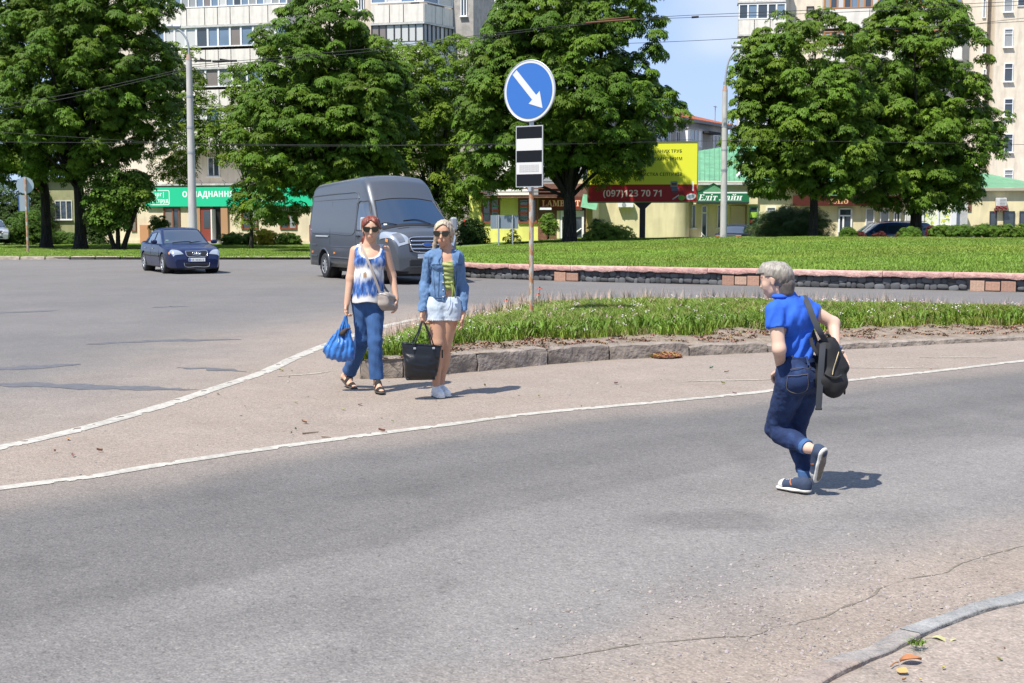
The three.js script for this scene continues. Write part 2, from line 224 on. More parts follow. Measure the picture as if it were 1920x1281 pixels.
// the near kerb, worn and almost flush, and the footpath beyond it
{
  const kerb = grp(); const walkY = 0.045;
  const cuts = [0, 17, 33, 46, 59.99]; const nR = nearKerbRoad.length - 1;
  const at = (p, i) => { const t = clamp(i / 60, 0, 0.9999) * (p.length - 1), k = Math.floor(t); return p[k].clone().lerp(p[k + 1], t - k); };
  cuts.slice(0, -1).forEach((c, i) => {
    const a = c + 0.02, b = cuts[i + 1] - 0.02, off = [0, -0.03, 0.0, -0.02][i], prof = [[0, -0.04], [0.0, 0.018], [0.08, 0.030], [0.94, 0.032], [1, 0.026], [1, -0.04]];
    const g = gridGeo(14, 15, (u, v) => { const q = lerp(a, b, u), r = at(nearKerbRoad, q), w = at(nearKerbWalk, q), k = v * (prof.length - 1), k0 = Math.min(prof.length - 2, Math.floor(k)), t = k - k0, e = lerp(prof[k0][0], prof[k0 + 1][0], t), y = lerp(prof[k0][1], prof[k0 + 1][1], t), p = r.lerp(w, e + off * (1 - e) * 0.5); p.y = y + (fbm(p.x * 5, p.z * 5, 2, 3) - 0.5) * 0.016 - (i % 2) * 0.002; p.x += (fbm(p.z * 7, p.x * 7, 5, 3) - 0.5) * 0.03; return p; }, (q) => [q.x + q.y, q.z + q.y], (q) => { const n = fbm(q.x * 3, q.z * 3, 1, 3), t = i < 1 ? 0.9 : i < 2 ? 0.4 : 0; return [lerp(1.0, 1.25, t) * lerp(0.9, 1.1, n), lerp(1.14, 1.14, t) * lerp(0.9, 1.1, n), lerp(1.26, 1.1, t) * lerp(0.9, 1.1, n)]; });
    part(kerb, 'kerb_stone', g, M.kerb);
  });
  struct(kerb, 'kerb');
  const walk = gridGeo(80, 30, (u, v) => { const a = at(nearKerbWalk, u * 59.99), q = a.clone().lerp(V3(a.x + 3.5, 0, a.z + 5.5), Math.pow(v, 1.6)); q.y = v === 0 ? 0.012 : 0.022 + (fbm(q.x * 2, q.z * 2, 4, 3) - 0.5) * 0.016; return q; }, (q) => [q.x, q.z], (q) => { const n = fbm(q.x * 2.4, q.z * 2.4, 6, 4), m = fbm(q.x * 9, q.z * 9, 2, 3); return [0.42, 0.345, 0.285].map((k, i) => k * lerp(0.82, 1.12, n) * lerp(0.86, 1.12, m) * 1.1); });
  struct(new THREE.Mesh(walk, M_road), 'footpath');
}
// loose gravel and grit along the near edge and over the apron
{
  reseed(31); const stone = new THREE.IcosahedronGeometry(1, 0), P = stone.attributes.position; for (let i = 0; i < P.count; i++) { const s = 0.75 + 0.5 * hash3(P.getX(i) * 9 + 50, P.getY(i) * 9 + 50, P.getZ(i) * 9 + 50); P.setXYZ(i, P.getX(i) * s, P.getY(i) * s * 0.6, P.getZ(i) * s); } stone.computeVertexNormals();
  const mats = [], cols = [], m = new THREE.Matrix4();
  const add = (x, z, s) => { m.compose(V3(x, s * 0.3, z), new THREE.Quaternion().setFromEuler(new THREE.Euler(rr(0, 0.6), rr(0, 6.3), rr(0, 0.6))), V3(s * rr(0.7, 1.4), s * rr(0.6, 1), s)); mats.push(m.clone()); const k = rr(0.6, 1.1); cols.push(RGB(0.30 * k, 0.262 * k * rr(0.95, 1.05), 0.23 * k * rr(0.92, 1.15))); };
  for (let i = 0; i < 2600; i++) { const t = rnd() * 58, a = nearKerbRoad[Math.floor(t)].clone().lerp(nearKerbRoad[Math.floor(t) + 1], t % 1), e = Math.pow(rnd(), 1.5) * 1.3; add(a.x - e * 0.55 + rr(-0.1, 0.1), a.z - e * 0.8, 0.0025 + 0.0065 * Math.pow(rnd(), 3)); }
  for (let i = 0; i < 900; i++) { const x = rr(-8, 8), z = rr(-7, -17); if (side(sA, x, z) > 0 && side(sB, x, z) < 0) add(x, z, 0.004 + 0.012 * Math.pow(rnd(), 4)); }
  const im = new THREE.InstancedMesh(stone, std([1, 1, 1], { roughness: 0.95 }), mats.length); mats.forEach((k, i) => { im.setMatrixAt(i, k); im.setColorAt(i, cols[i]); });
  put(im, 'gravel', 'loose grey and beige grit strewn along the near road edge and apron', 'gravel', null, 'stuff');
}

// ------------------------------------------------------------------ the grassy traffic island: kerb stones, soil, mound
const mesh = (geo, mat) => new THREE.Mesh(geo, mat);
const alongOf = (pts) => { const L = [0]; for (let i = 1; i < pts.length; i++) L.push(L[i - 1] + pts[i].distanceTo(pts[i - 1])); return { len: L[L.length - 1], at: (s) => { let i = 0; while (i < L.length - 2 && L[i + 1] < s) i++; const t = clamp((s - L[i]) / (L[i + 1] - L[i])); return pts[i].clone().lerp(pts[i + 1], t); } }; };
const nearC = alongOf(kerbBase);
const farC = alongOf(cr([[676, 667, 0.22], [694, 652, 0.22], [735, 630, 0.24], [790, 607, 0.26], [870, 587, 0.3], [940, 564, 0.36], [1000, 551, 0.38], [1150, 546, 0.38], [1300, 547, 0.38], [1500, 554, 0.38], [1700, 563, 0.38], [1920, 573, 0.38], [2200, 586, 0.38], [2500, 590, 0.38]].map(([x, y, h]) => G(x, y, h)), 100));
const kerbH = (s) => lerp(0.235, 0.075, ss(0, 9, s));
function islandAt(s, t) {                                             // s along 0..1, t from the kerb (0) to the far edge (1)
  const a = nearC.at(s * nearC.len), b = farC.at(s * farC.len), e = lerp(t, t, 1), p = a.clone().lerp(b, e);
  p.y = lerp(kerbH(s * nearC.len) - 0.03, 0.16, ss(0, 0.9, t)) + Math.sin(Math.PI * clamp(t)) * 0.14 * ss(0, 0.12, s) + (fbm(p.x * 1.3, p.z * 1.3, 4, 4) - 0.5) * 0.07 * ss(0, 0.1, t) + (t > 0.985 ? -0.16 : 0);
  return p;
}
function kerbStone(a, b, h, w, back, tint, seed, matl = M.kerb, sink = 0.05) {   // one worn stone between two base points; back = direction away from the road
  const g = new THREE.BoxGeometry(1, 1, 1, 10, 5, 4), p = g.attributes.position, uv2 = [], col = [], L = a.distanceTo(b), u = b.clone().sub(a).normalize(), k = back;
  for (let i = 0; i < p.count; i++) {
    let x = p.getX(i) + 0.5, y = p.getY(i) + 0.5, z = p.getZ(i) + 0.5;
    const H = h + sink; let yy = y * H - sink, zz = z * w, xx = x * L;
    const rx = 0.022, ex = Math.min(xx, L - xx), ez = Math.min(zz, w - zz), top = h - yy;
    if (top < 0.03) { yy -= Math.max(0, rx - ex) * 0.7 + Math.max(0, rx * 1.3 - ez) * 0.7; }
    const n = fbm(xx * 7 + seed * 3.1, yy * 8, zz * 8 + seed, 3) - 0.5, n2 = fbm(xx * 22 + seed, yy * 22, zz * 22, 2) - 0.5;
    zz += n * 0.05 * (z < 0.5 ? 1 : 0) + n2 * 0.012 + (z < 0.5 ? y * 0.02 : 0); yy += (n2 * 0.014 + n * 0.02) * (y > 0.8 ? 1 : 0); xx += n2 * 0.01;
    const q = a.clone().addScaledVector(u, xx).addScaledVector(k, zz); p.setXYZ(i, q.x, yy, q.z);
    uv2.push(xx + seed * 0.37, yy + zz); const c = lerp(0.82, 1.18, fbm(xx * 4 + seed, yy * 6, zz * 5, 4)) * tint; col.push(c * 1.04, c, c * 0.95);
  }
  g.setAttribute('color', new THREE.Float32BufferAttribute(col, 3)); g.setAttribute('uv', new THREE.Float32BufferAttribute(uv2, 2)); g.computeVertexNormals();
  const n = g.attributes.normal, mid = a.clone().lerp(b, 0.5).addScaledVector(k, w / 2); mid.y = h / 2; let dot = 0; for (let i = 0; i < p.count; i += 5) dot += (p.getX(i) - mid.x) * n.getX(i) + (p.getY(i) - mid.y) * n.getY(i) + (p.getZ(i) - mid.z) * n.getZ(i);
  if (dot < 0) { const ix = g.index.array; for (let i = 0; i < ix.length; i += 3) { const t = ix[i]; ix[i] = ix[i + 1]; ix[i + 1] = t; } g.computeVertexNormals(); }
  return g;
}
{
  const kerb = grp(), joints = [0.02]; const jx = [755, 895, 1028, 1144, 1294, 1442, 1579, 1678, 1757, 1848, 1960, 2080, 2230, 2390]; let s = 0;
  for (const x of jx) { while (s < nearC.len) { const q = nearC.at(s), px = 960 + q.x / -q.z * FOCAL; if (px >= x) break; s += 0.01; } joints.push(Math.min(s, nearC.len)); }
  for (let i = 0; i < joints.length - 1; i++) { const a = nearC.at(joints[i] + 0.012), b = nearC.at(joints[i + 1] - 0.012); if (a.distanceTo(b) < 0.1) continue; const u = b.clone().sub(a).normalize(); part(kerb, 'kerb_stone', kerbStone(a, b, kerbH((joints[i] + joints[i + 1]) / 2) + (hash3(i, 3, 1) - 0.5) * 0.025, 0.19, V3(u.z, 0, -u.x).multiplyScalar(-1).z < 0 ? V3(-u.z, 0, u.x).multiplyScalar(u.x > 0 ? -1 : 1) : V3(u.z, 0, -u.x), 0.86 + hash3(i, 1, 2) * 0.25, i), M.kerb); }
  { const a = nearC.at(0.02), b = a.clone().add(V3(0.12, 0, -1.5)); part(kerb, 'kerb_stone', kerbStone(a, b, 0.22, 0.18, V3(1, 0, 0.05), 0.95, 40), M.kerb); part(kerb, 'kerb_stone', kerbStone(b.clone().add(V3(0.02, 0, -0.03)), b.clone().add(V3(0.7, 0, -1.6)), 0.18, 0.18, V3(0.93, 0, 0.36), 1, 41), M.kerb); }
  struct(kerb, 'kerb');
  const soil = gridGeo(160, 50, (u, v) => islandAt(u, v * 1.0 + 0.012), (q) => [q.x, q.z], (q, u, v) => { const n = fbm(q.x * 2.2, q.z * 2.2, 5, 4), m = fbm(q.x * 9, q.z * 9, 6, 3), gr = ss(0.15, 0.24, v + (n - 0.5) * 0.16); const d = [0.30, 0.235, 0.175].map((k) => k * lerp(0.75, 1.2, m)), e = [0.12, 0.18, 0.035]; return d.map((k, i) => lerp(k, e[i] * lerp(0.7, 1.2, m), gr)); });
  struct(mesh(soil, std([1, 1, 1], { vertexColors: true, map: rep(T.rough, 1.2), bumpMap: rep(T.roughB, 1.2), bumpScale: 0.05, roughness: 1 })), 'island_ground');
}
// ------------------------------------------------------------------ far kerb and lawn on the left
const leftKerb = [[-300, 487.5], [0, 487.2], [280, 486.6], [573, 486.4], [800, 486.2], [1000, 486]].map(([x, y]) => G(x, y));
{
  const kerb = grp(), c = alongOf(leftKerb), K = std([0.43, 0.37, 0.31], { map: rep(T.rough, 1.1), vertexColors: true });
  for (let s = 0.2, i = 0; s < c.len - 1.1; s += 1.06, i++) { const a = c.at(s), b = c.at(s + 1.0); part(kerb, 'kerb_stone', kerbStone(a, b, 0.125 + hash3(i, 2, 2) * 0.02, 0.17, V3(0, 0, -1), 0.9 + hash3(i, 5, 2) * 0.25, i + 60, K), K); }
  struct(kerb, 'kerb');
}
const lawnNoise = (q) => { const n = fbm(q.x * 0.35, q.z * 0.35, 5, 4), m = fbm(q.x * 2.5, q.z * 2.5, 6, 3); return [0.17, 0.27, 0.045].map((k, i) => k * lerp(0.75, 1.25, n) * lerp(0.8, 1.2, m)); };
const M_lawn = std([1, 1, 1], { vertexColors: true, map: rep(T.rough, 0.7), bumpMap: rep(T.roughB, 0.9), bumpScale: 0.06, roughness: 1 });
struct(mesh(gridGeo(120, 60, (u, v) => { const x = lerp(-60, 4, u), z = -55.35 - v * 60; return V3(x, 0.10 + (fbm(x * 0.4, z * 0.4, 1, 3) - 0.5) * 0.06, z); }, (q) => [q.x, q.z], lawnNoise), M_lawn), 'lawn');

// ------------------------------------------------------------------ roundabout: stone retaining wall with pink coping, rising lawn
const wallPts = [V3(-6.0, 0, -66), V3(-5.6, 0, -50), V3(-4.6, 0, -42), ...wpts([[770, 516.5], [880, 521], [1050, 527], [1200, 531], [1330, 534], [1420, 536], [1600, 541], [1750, 544], [1920, 548], [2100, 551], [2500, 556]])];
const wallC = alongOf(cr(wallPts, 120)); const WALL_H = 0.31, CAP = 0.125;
const wallDir = (s) => { const a = wallC.at(Math.max(0, s - 0.2)), b = wallC.at(Math.min(wallC.len, s + 0.2)); return b.sub(a).normalize(); };
function lawnAt(s, d) {
  const p = wallC.at(s), u = wallDir(s), side0 = V3(u.z, 0, -u.x); const out = side0.lerp(V3(0.35, 0, -0.94), clamp(0.35 + d / 14)).normalize();
  const q = p.clone().addScaledVector(out, d); const fx = ss(-4, 14, q.x);
  const crest = lerp(0.46, 0.86, fx);
  q.y = 0.37 + (crest - 0.37) * ss(0, 23, d) - (crest - 0.0) * ss(34, 42, d) + (fbm(q.x * 0.5, q.z * 0.5, 3, 3) - 0.5) * 0.08 * ss(0, 2, d);
  return q;
}
{
  const wall = grp(), S0 = 18, S1 = wallC.len - 3;
  const back = gridGeo(150, 3, (u, v) => { const q = wallC.at(u * wallC.len), n = wallDir(u * wallC.len); q.x += n.z * 0.09 * 1; q.z += -n.x * 0.09; q.y = -0.05 + v * (WALL_H + 0.06); return q; }, (q) => [q.x, q.y]);
  part(wall, 'mortar', back, std([0.21, 0.205, 0.20], { map: rep(T.rough, 2) }));
  reseed(5); const stoneM = [0.10, 0.13, 0.165, 0.20].map((k) => std([k * 0.96, k, k * 1.06], { map: rep(T.rough, 1.5), roughness: 0.85 })), stoneG = [];
  for (let k = 0; k < 5; k++) { const g = mergeVertices(new THREE.IcosahedronGeometry(0.5, 1).deleteAttribute('uv').deleteAttribute('normal')), p = g.attributes.position; for (let i = 0; i < p.count; i++) { const v = V3(p.getX(i), p.getY(i), p.getZ(i)), s = 0.82 + 0.4 * vn(v.x * 3 + k * 7, v.y * 3, v.z * 3 + 5); v.multiplyScalar(s); v.x = Math.sign(v.x) * Math.pow(Math.abs(v.x * 2), 0.55) / 2; v.y = Math.sign(v.y) * Math.pow(Math.abs(v.y * 2), 0.55) / 2; v.z *= 0.7; p.setXYZ(i, v.x, v.y, v.z); } g.computeVertexNormals(); g.setAttribute('uv', new THREE.Float32BufferAttribute(new Float32Array(p.count * 2), 2)); stoneG.push(g); }
  const sOf = (px) => { for (let s = S0; s < wallC.len; s += 0.02) { const q = wallC.at(s); if (q.z < 0 && 960 + q.x / -q.z * FOCAL >= px && q.z > -40) return s; } return wallC.len; };
  const facings = [[1040, 1085], [1354, 1424], [1818, 1906]].map(([a, b]) => [sOf(a), sOf(b)]);
  const from = sOf(752), to = sOf(1990);
  const rest = [];
  for (let row = 0; row < 2; row++) for (let s = from + row * 0.1; s < to;) {
    const w = rr(0.11, 0.27), sc = s + w / 2;
    if (!facings.some(([a, b]) => sc > a - 0.02 && sc < b + 0.02)) {
      const q = wallC.at(sc), u = wallDir(sc), m = new THREE.Mesh(stoneG[Math.floor(rnd() * 5)], stoneM[Math.floor(rnd() * 4)]);
      m.name = 'stone'; m.castShadow = m.receiveShadow = true; m.position.set(q.x + u.z * 0.06, 0.075 + row * 0.15 + rr(-0.035, 0.035), q.z - u.x * 0.06); m.rotation.set(rr(-0.2, 0.2), Math.atan2(-u.z, u.x) + rr(-0.15, 0.15), rr(-0.35, 0.35)); m.scale.set(w * 1.08, rr(0.12, 0.21), 0.15); wall.add(m);
    }
    s += w;
  }
  const tiles = [[0.46, 0.27, 0.19], [0.40, 0.23, 0.165], [0.50, 0.33, 0.24]].map((c) => std(c, { map: rep(T.rough, 1.5) }));
  facings.forEach(([a, b], f) => { const n = f === 0 ? 2 : 3, w = (b - a) / n; for (let i = 0; i < n; i++) { const p = wallC.at(a + i * w + 0.012), q = wallC.at(a + (i + 1) * w - 0.012), u = q.clone().sub(p), L = u.length(); const m = part(wall, 'facing_tile', rb(L, WALL_H - 0.06 - (i % 2) * 0.04, 0.09, 0, 0, 0, 0.006), tiles[(i + f) % 3]); const c = p.lerp(q, 0.5); m.position.set(c.x, (WALL_H - 0.06) / 2, c.z); m.rotation.y = Math.atan2(-u.z, u.x); } });
  const pinks = [[0.62, 0.36, 0.31], [0.66, 0.41, 0.36], [0.58, 0.34, 0.30]].map((c) => std(c, { map: rep(T.rough, 1.2), bumpMap: rep(T.roughB, 2), bumpScale: 0.02 }));
  for (let s = 2, i = 0; s < S1; i++) { const L = rr(1.3, 2.6), ns = 14; const g = gridGeo(ns, 9, (u, v) => { const ss1 = s + 0.006 + u * (L - 0.012), q = wallC.at(ss1), d = wallDir(ss1), loop = [[-0.07, 0.0], [-0.085, 0.03], [-0.08, 0.11], [-0.06, 0.125], [0.05, 0.13], [0.2, 0.13], [0.25, 0.12], [0.25, 0], [0.0, 0.0], [-0.07, 0]][Math.round(v * 9)], e = loop[0], jag = loop[1] < 0.02 && e < 0.1 ? (fbm(ss1 * 5, i, 2, 4) - 0.62) * 0.09 : (fbm(ss1 * 2, i, 5, 3) - 0.5) * 0.02; return V3(q.x + d.z * e, WALL_H + loop[1] + jag, q.z - d.x * e); }, (q, u, v) => [u * L, v * 0.5]); part(wall, 'coping_slab', g, pinks[i % 3]); s += L; }
  put(wall, 'retaining_wall', 'low dark rubble stone retaining wall with pink coping holding up the roundabout lawn', 'wall');
  struct(mesh(gridGeo(120, 50, (u, v) => lawnAt(u * wallC.len, 0.18 + v * v * 44), (q) => [q.x, q.z], lawnNoise), M_lawn), 'roundabout_lawn');
  struct(mesh(gridGeo(40, 20, (u, v) => V3(lerp(-9, 70, u), 0.03 + (u + v) * 0.0004, -60 - v * 76), (q) => [q.x, q.z], (q) => { const n = fbm(q.x, q.z, 1, 3); return [0.28, 0.26, 0.24].map((k) => k * lerp(0.9, 1.1, n)); }), M_road), 'pavement');
}

// ------------------------------------------------------------------ grass
function tuftGeo(n, hgt, wid, spread, lean, seed) {
  reseed(seed); const p = [], nn = [], idx = [];
  for (let i = 0; i < n; i++) { const a = rr(0, 6.283), r = Math.sqrt(rnd()) * spread, x = Math.cos(a) * r, z = Math.sin(a) * r, h = hgt * rr(0.55, 1.1), b = rr(0, 6.283), w = wid * rr(0.7, 1.3), dx = Math.cos(b) * w / 2, dz = Math.sin(b) * w / 2, l = lean * rr(0.2, 1.2) * h, c = rr(0, 6.283), lx = Math.cos(c) * l, lz = Math.sin(c) * l, k = p.length / 3;
    p.push(x - dx, 0, z - dz, x + dx, 0, z + dz, x - dx * 0.8 + lx * 0.35, h * 0.6, z - dz * 0.8 + lz * 0.35, x + dx * 0.8 + lx * 0.35, h * 0.6, z + dz * 0.8 + lz * 0.35, x + lx, h * (1 - lean * 0.25), z + lz); idx.push(k, k + 1, k + 3, k, k + 3, k + 2, k + 2, k + 3, k + 4);
    for (let q = 0; q < 5; q++) { const v = V3(Math.cos(c) * 0.3, 0.9, Math.sin(c) * 0.3 + 0.1).normalize(); nn.push(v.x, v.y, v.z); } }
  const g = new THREE.BufferGeometry(); g.setAttribute('position', new THREE.Float32BufferAttribute(p, 3)); g.setAttribute('normal', new THREE.Float32BufferAttribute(nn, 3)); g.setIndex(idx); return g;
}
const M_grass = phys([1, 1, 1], { roughness: 0.6, transmission: 0.45, thickness: 0, side: THREE.DoubleSide, specularIntensity: 0.12 });
function scatter(geo, mat, list, name, label, cat) { const im = new THREE.InstancedMesh(geo, mat, list.length), m = new THREE.Matrix4(); list.forEach(([q, s, sy, c], i) => { m.compose(q, new THREE.Quaternion().setFromEuler(new THREE.Euler(0, i * 2.399, 0)), V3(s, sy, s)); im.setMatrixAt(i, m); im.setColorAt(i, c); }); return put(im, name, label, cat, null, 'stuff'); }
const green = (k, y = 0) => RGB((0.235 + y * 0.13) * k, (0.385 + y * 0.06) * k, (0.052 + y * 0.025) * k);
{
  reseed(101); const tall = tuftGeo(22, 0.128, 0.0062, 0.078, 0.65, 1), list = [], dry = [], flowers = [], broad = [], litter = [];
  for (let i = 0; i < 30000; i++) {
    const s = Math.pow(rnd(), 0.85), t = rnd(), q = islandAt(s, t); if (q.x > 11) continue;
    const n = fbm(q.x * 2.2, q.z * 2.2, 5, 4), e = t + (n - 0.5) * 0.16; if (e < 0.185 || t > 0.975) { if (e > 0.04 && rnd() < 0.17 && t < 0.24) litter.push([q, rr(0.5, 1.1), rr(0.3, 0.8), RGB(rr(0.24, 0.4), rr(0.14, 0.24), rr(0.08, 0.15))]); continue; }
    const pt = fbm(q.x * 0.8, q.z * 0.8, 9, 3), sz = rr(0.6, 1.15) * lerp(0.75, 1.2, pt);
    list.push([q, rr(0.8, 1.3), sz, rnd() < 0.13 ? RGB(rr(0.34, 0.46), rr(0.30, 0.38), rr(0.13, 0.2)) : green(rr(0.75, 1.2), Math.pow(rnd(), 3) * 0.9 + ss(0.42, 0.7, pt) * 0.45)]);
    if (t > 0.84 && rnd() < 0.22) dry.push([q, 1, rr(0.9, 1.5), RGB(rr(0.36, 0.48), rr(0.27, 0.34), rr(0.20, 0.27))]);
    else if (rnd() < 0.03) dry.push([q, 1, rr(0.6, 1), RGB(0.42, 0.33, 0.2)]);
    if (rnd() < 0.012) flowers.push([q.clone().add(V3(0, 0.115 * sz, 0)), rr(0.6, 1.1), 1, rnd() < 0.6 ? RGB(0.75, 0.72, 0.66) : RGB(0.62, 0.42, 0.5)]);
    if (e < 0.27 && rnd() < 0.14) broad.push([q, rr(0.7, 1.6), rr(0.8, 1.5), green(rr(0.7, 1.1))]);
  }
  scatter(tall, M_grass, list, 'grass', 'green meadow grass growing over the traffic island round the sign pole', 'grass');
  scatter(tuftGeo(14, 0.2, 0.016, 0.07, 0.9, 5), M_grass, broad, 'undergrowth', 'broad bladed weed clumps along the soil edge of the traffic island', 'weeds');
  scatter(tuftGeo(5, 0.28, 0.004, 0.06, 0.4, 3), phys([1, 1, 1], { roughness: 0.8, side: THREE.DoubleSide }), dry, 'dry_grass', 'dry tan seed stalks standing along the far rim of the island', 'dry grass');
  scatter(tuftGeo(12, 0.05, 0.02, 0.09, 1.6, 7), phys([1, 1, 1], { roughness: 0.9, side: THREE.DoubleSide }), litter, 'litter', 'red brown dry leaf litter on bare soil behind the island kerb', 'leaf litter');
  const fl = join(...[0, 1, 2].map((i) => new THREE.SphereGeometry(0.011, 6, 4).scale(1, 0.7, 1).translate(Math.cos(i * 2.1) * 0.03, i * 0.012, Math.sin(i * 2.1) * 0.03)));
  scatter(fl, std([1, 1, 1]), flowers, 'clover_leaves', 'small white and pink clover heads dotted through the island grass', 'clover');
  // roundabout lawn and left lawn: shorter, brighter
  reseed(202); const low = tuftGeo(24, 0.11, 0.010, 0.16, 0.5, 2), L2 = [], L3 = [];
  for (let i = 0; i < 52000; i++) { const s = lerp(16, wallC.len - 2, Math.pow(rnd(), 0.8)), d = 0.25 + Math.pow(rnd(), 0.8) * 27, q = lawnAt(s, d); if (q.x / -q.z > 0.43 || q.x / -q.z < -0.06) continue; const n = fbm(q.x * 0.35, q.z * 0.35, 5, 3); L2.push([q, rr(0.8, 1.5) * lerp(1, 1.4, d / 30), rr(0.6, 1.25) * (d < 0.6 ? 0.7 : 1), green(rr(0.85, 1.15) * lerp(0.8, 1.2, n), Math.pow(rnd(), 2) * 0.5 + ss(0.5, 0.75, fbm(q.x * 0.12, q.z * 0.25, 9, 3)) * 0.5)]); }
  scatter(low, M_grass, L2, 'lawn_grass', 'bright green uncut lawn grass on the roundabout behind the stone wall', 'grass');
  for (let i = 0; i < 24000; i++) { const x = rr(-34, -3), z = -55.6 - Math.pow(rnd(), 1.2) * 31; if (Math.abs(x / z) > 0.44) continue; L3.push([V3(x, 0.09, z), rr(0.9, 1.6), rr(0.4, 0.9), green(rr(0.8, 1.2), rnd() * 0.4)]); }
  scatter(low, M_grass, L3, 'lawn_grass', 'short mown grass strip beyond the far left kerb under the trees', 'grass');
}
// ------------------------------------------------------------------ trees, shrubs
function leafGeo(n, len, wid, droop, fan) {                           // n leaflets fanned round a stalk end, each folded along its rib and drooping
  const p = [], nn = [], idx = [];
  for (let i = 0; i < n; i++) {
    const a = (i / (n - 1) - 0.5) * fan, L = len * (1 - 0.32 * Math.abs(i / (n - 1) - 0.5) * 2), c = Math.cos(a), s = Math.sin(a), k = p.length / 3, w = wid;
    const add = (r, t, y) => p.push(c * r - s * t, y, s * r + c * t);
    add(0.02, 0, 0); add(L * 0.6, -w / 2, -droop * L * 0.36 - w * 0.1); add(L * 0.6, w / 2, -droop * L * 0.36 - w * 0.1); add(L, 0, -droop * L);
    const v = V3(c * droop * 0.6, 1, s * droop * 0.6).normalize(); for (let q = 0; q < 4; q++) nn.push(v.x, v.y, v.z);
    idx.push(k, k + 2, k + 1, k + 1, k + 2, k + 3);
  }
  const g = new THREE.BufferGeometry(); g.setAttribute('position', new THREE.Float32BufferAttribute(p, 3)); g.setAttribute('normal', new THREE.Float32BufferAttribute(nn, 3)); g.setIndex(idx); return g;
}
const LEAF = { chestnut: leafGeo(7, 0.215, 0.076, 0.5, 4.6), maple: leafGeo(5, 0.13, 0.075, 0.35, 5.2), small: leafGeo(5, 0.085, 0.05, 0.3, 5), needle: leafGeo(6, 0.22, 0.022, -0.1, 3.4) };
const M_leaf = phys([1, 1, 1], { roughness: 0.55, transmission: 0.24, thickness: 0, side: THREE.DoubleSide, specularIntensity: 0.22 });
const M_leafSoft = phys([1, 1, 1], { roughness: 0.65, transmission: 0.42, thickness: 0, side: THREE.DoubleSide, specularIntensity: 0.15 });
const PXM = (d) => d / FOCAL;
// lobes: [pixel x, pixel y, half width px, half height px, depth offset m, depth radius m]
function crownOf(list, o) {
  const im = new THREE.InstancedMesh(o.leaf, o.mat ?? M_leaf, list.length); list.forEach(([m, c], i) => { im.setMatrixAt(i, m); im.setColorAt(i, c); }); im.name = o.name ?? 'crown'; im.userData.kind = 'stuff'; im.castShadow = im.receiveShadow = true; return im;
}
function foliage(base, lobes, o) {                                    // clumps spread through the lobes, leaves over each clump's dome
  const out = [], tips = [], q = new THREE.Quaternion(), q2 = new THREE.Quaternion(), up = V3(0, 1, 0);
  const vol = lobes.map((l) => Math.pow(l.rx * l.ry * l.rz, 2 / 3)), tot = vol.reduce((a, b) => a + b, 0);
  lobes.forEach((l, li) => {
    const n = Math.max(3, Math.round(o.clumps * (o.leaf === LEAF.chestnut ? 1.5 : 1) * vol[li] / tot));
    for (let i = 0; i < n; i++) {
      const yy = 1 - 2 * (i + 0.5) / n, ph = i * 2.39996 + li + rr(-0.4, 0.4), hr = Math.sqrt(Math.max(0, 1 - yy * yy)), d = V3(Math.cos(ph) * hr, yy, Math.sin(ph) * hr);
      const inner = rnd() < (o.inner ?? 0.35), rough = 0.86 + 0.24 * vn(d.x * 2.3 + 5 + li * 9, d.y * 2.3, d.z * 2.3 + 3), r = (inner ? Math.pow(rnd(), 0.5) * 0.72 : rough * rr(0.88, 1.04));
      const c = V3(l.x + d.x * l.rx * r, l.y + d.y * l.ry * r, l.z + d.z * l.rz * r); if (c.y < (o.floor ?? -9)) continue;
      tips.push(c);
      const R = o.R * rr(0.65, 1.25), nl = Math.round(o.per * rr(0.7, 1.3)), tone = rr(0.78, 1.22) * (o.tone ?? 1), yel = Math.pow(rnd(), 2);
      const outw = V3(d.x, d.y * 0.6 + 0.2, d.z).normalize();
      for (let k = 0; k < nl; k++) {
        const e = V3(rr(-1, 1), rr(-0.35, 1), rr(-1, 1)).normalize().addScaledVector(outw, 0.45).normalize(), rad = R * (0.55 + 0.5 * Math.sqrt(rnd()));
        const p = c.clone().add(V3(e.x * rad, e.y * rad * (o.flat ?? 0.5), e.z * rad));
        const nrm = V3(e.x * 0.75 + rr(-0.35, 0.35), 0.62 + e.y * 0.5 + rr(-0.3, 0.3), e.z * 0.75 + rr(-0.35, 0.35)).normalize();
        q.setFromUnitVectors(up, nrm); q2.setFromAxisAngle(up, Math.atan2(-e.z, e.x) + rr(-0.9, 0.9)); q.multiply(q2);
        const s = rr(0.75, 1.2) * (o.scale ?? 1), t = tone * rr(0.85, 1.15), col = o.col;
        out.push([new THREE.Matrix4().compose(p, q, V3(s, s, s)), RGB(col[0] * t * (1 + yel * 0.35), col[1] * t * (1 + yel * 0.12), col[2] * t)]);
      }
    }
  });
  return { out, tips };
}
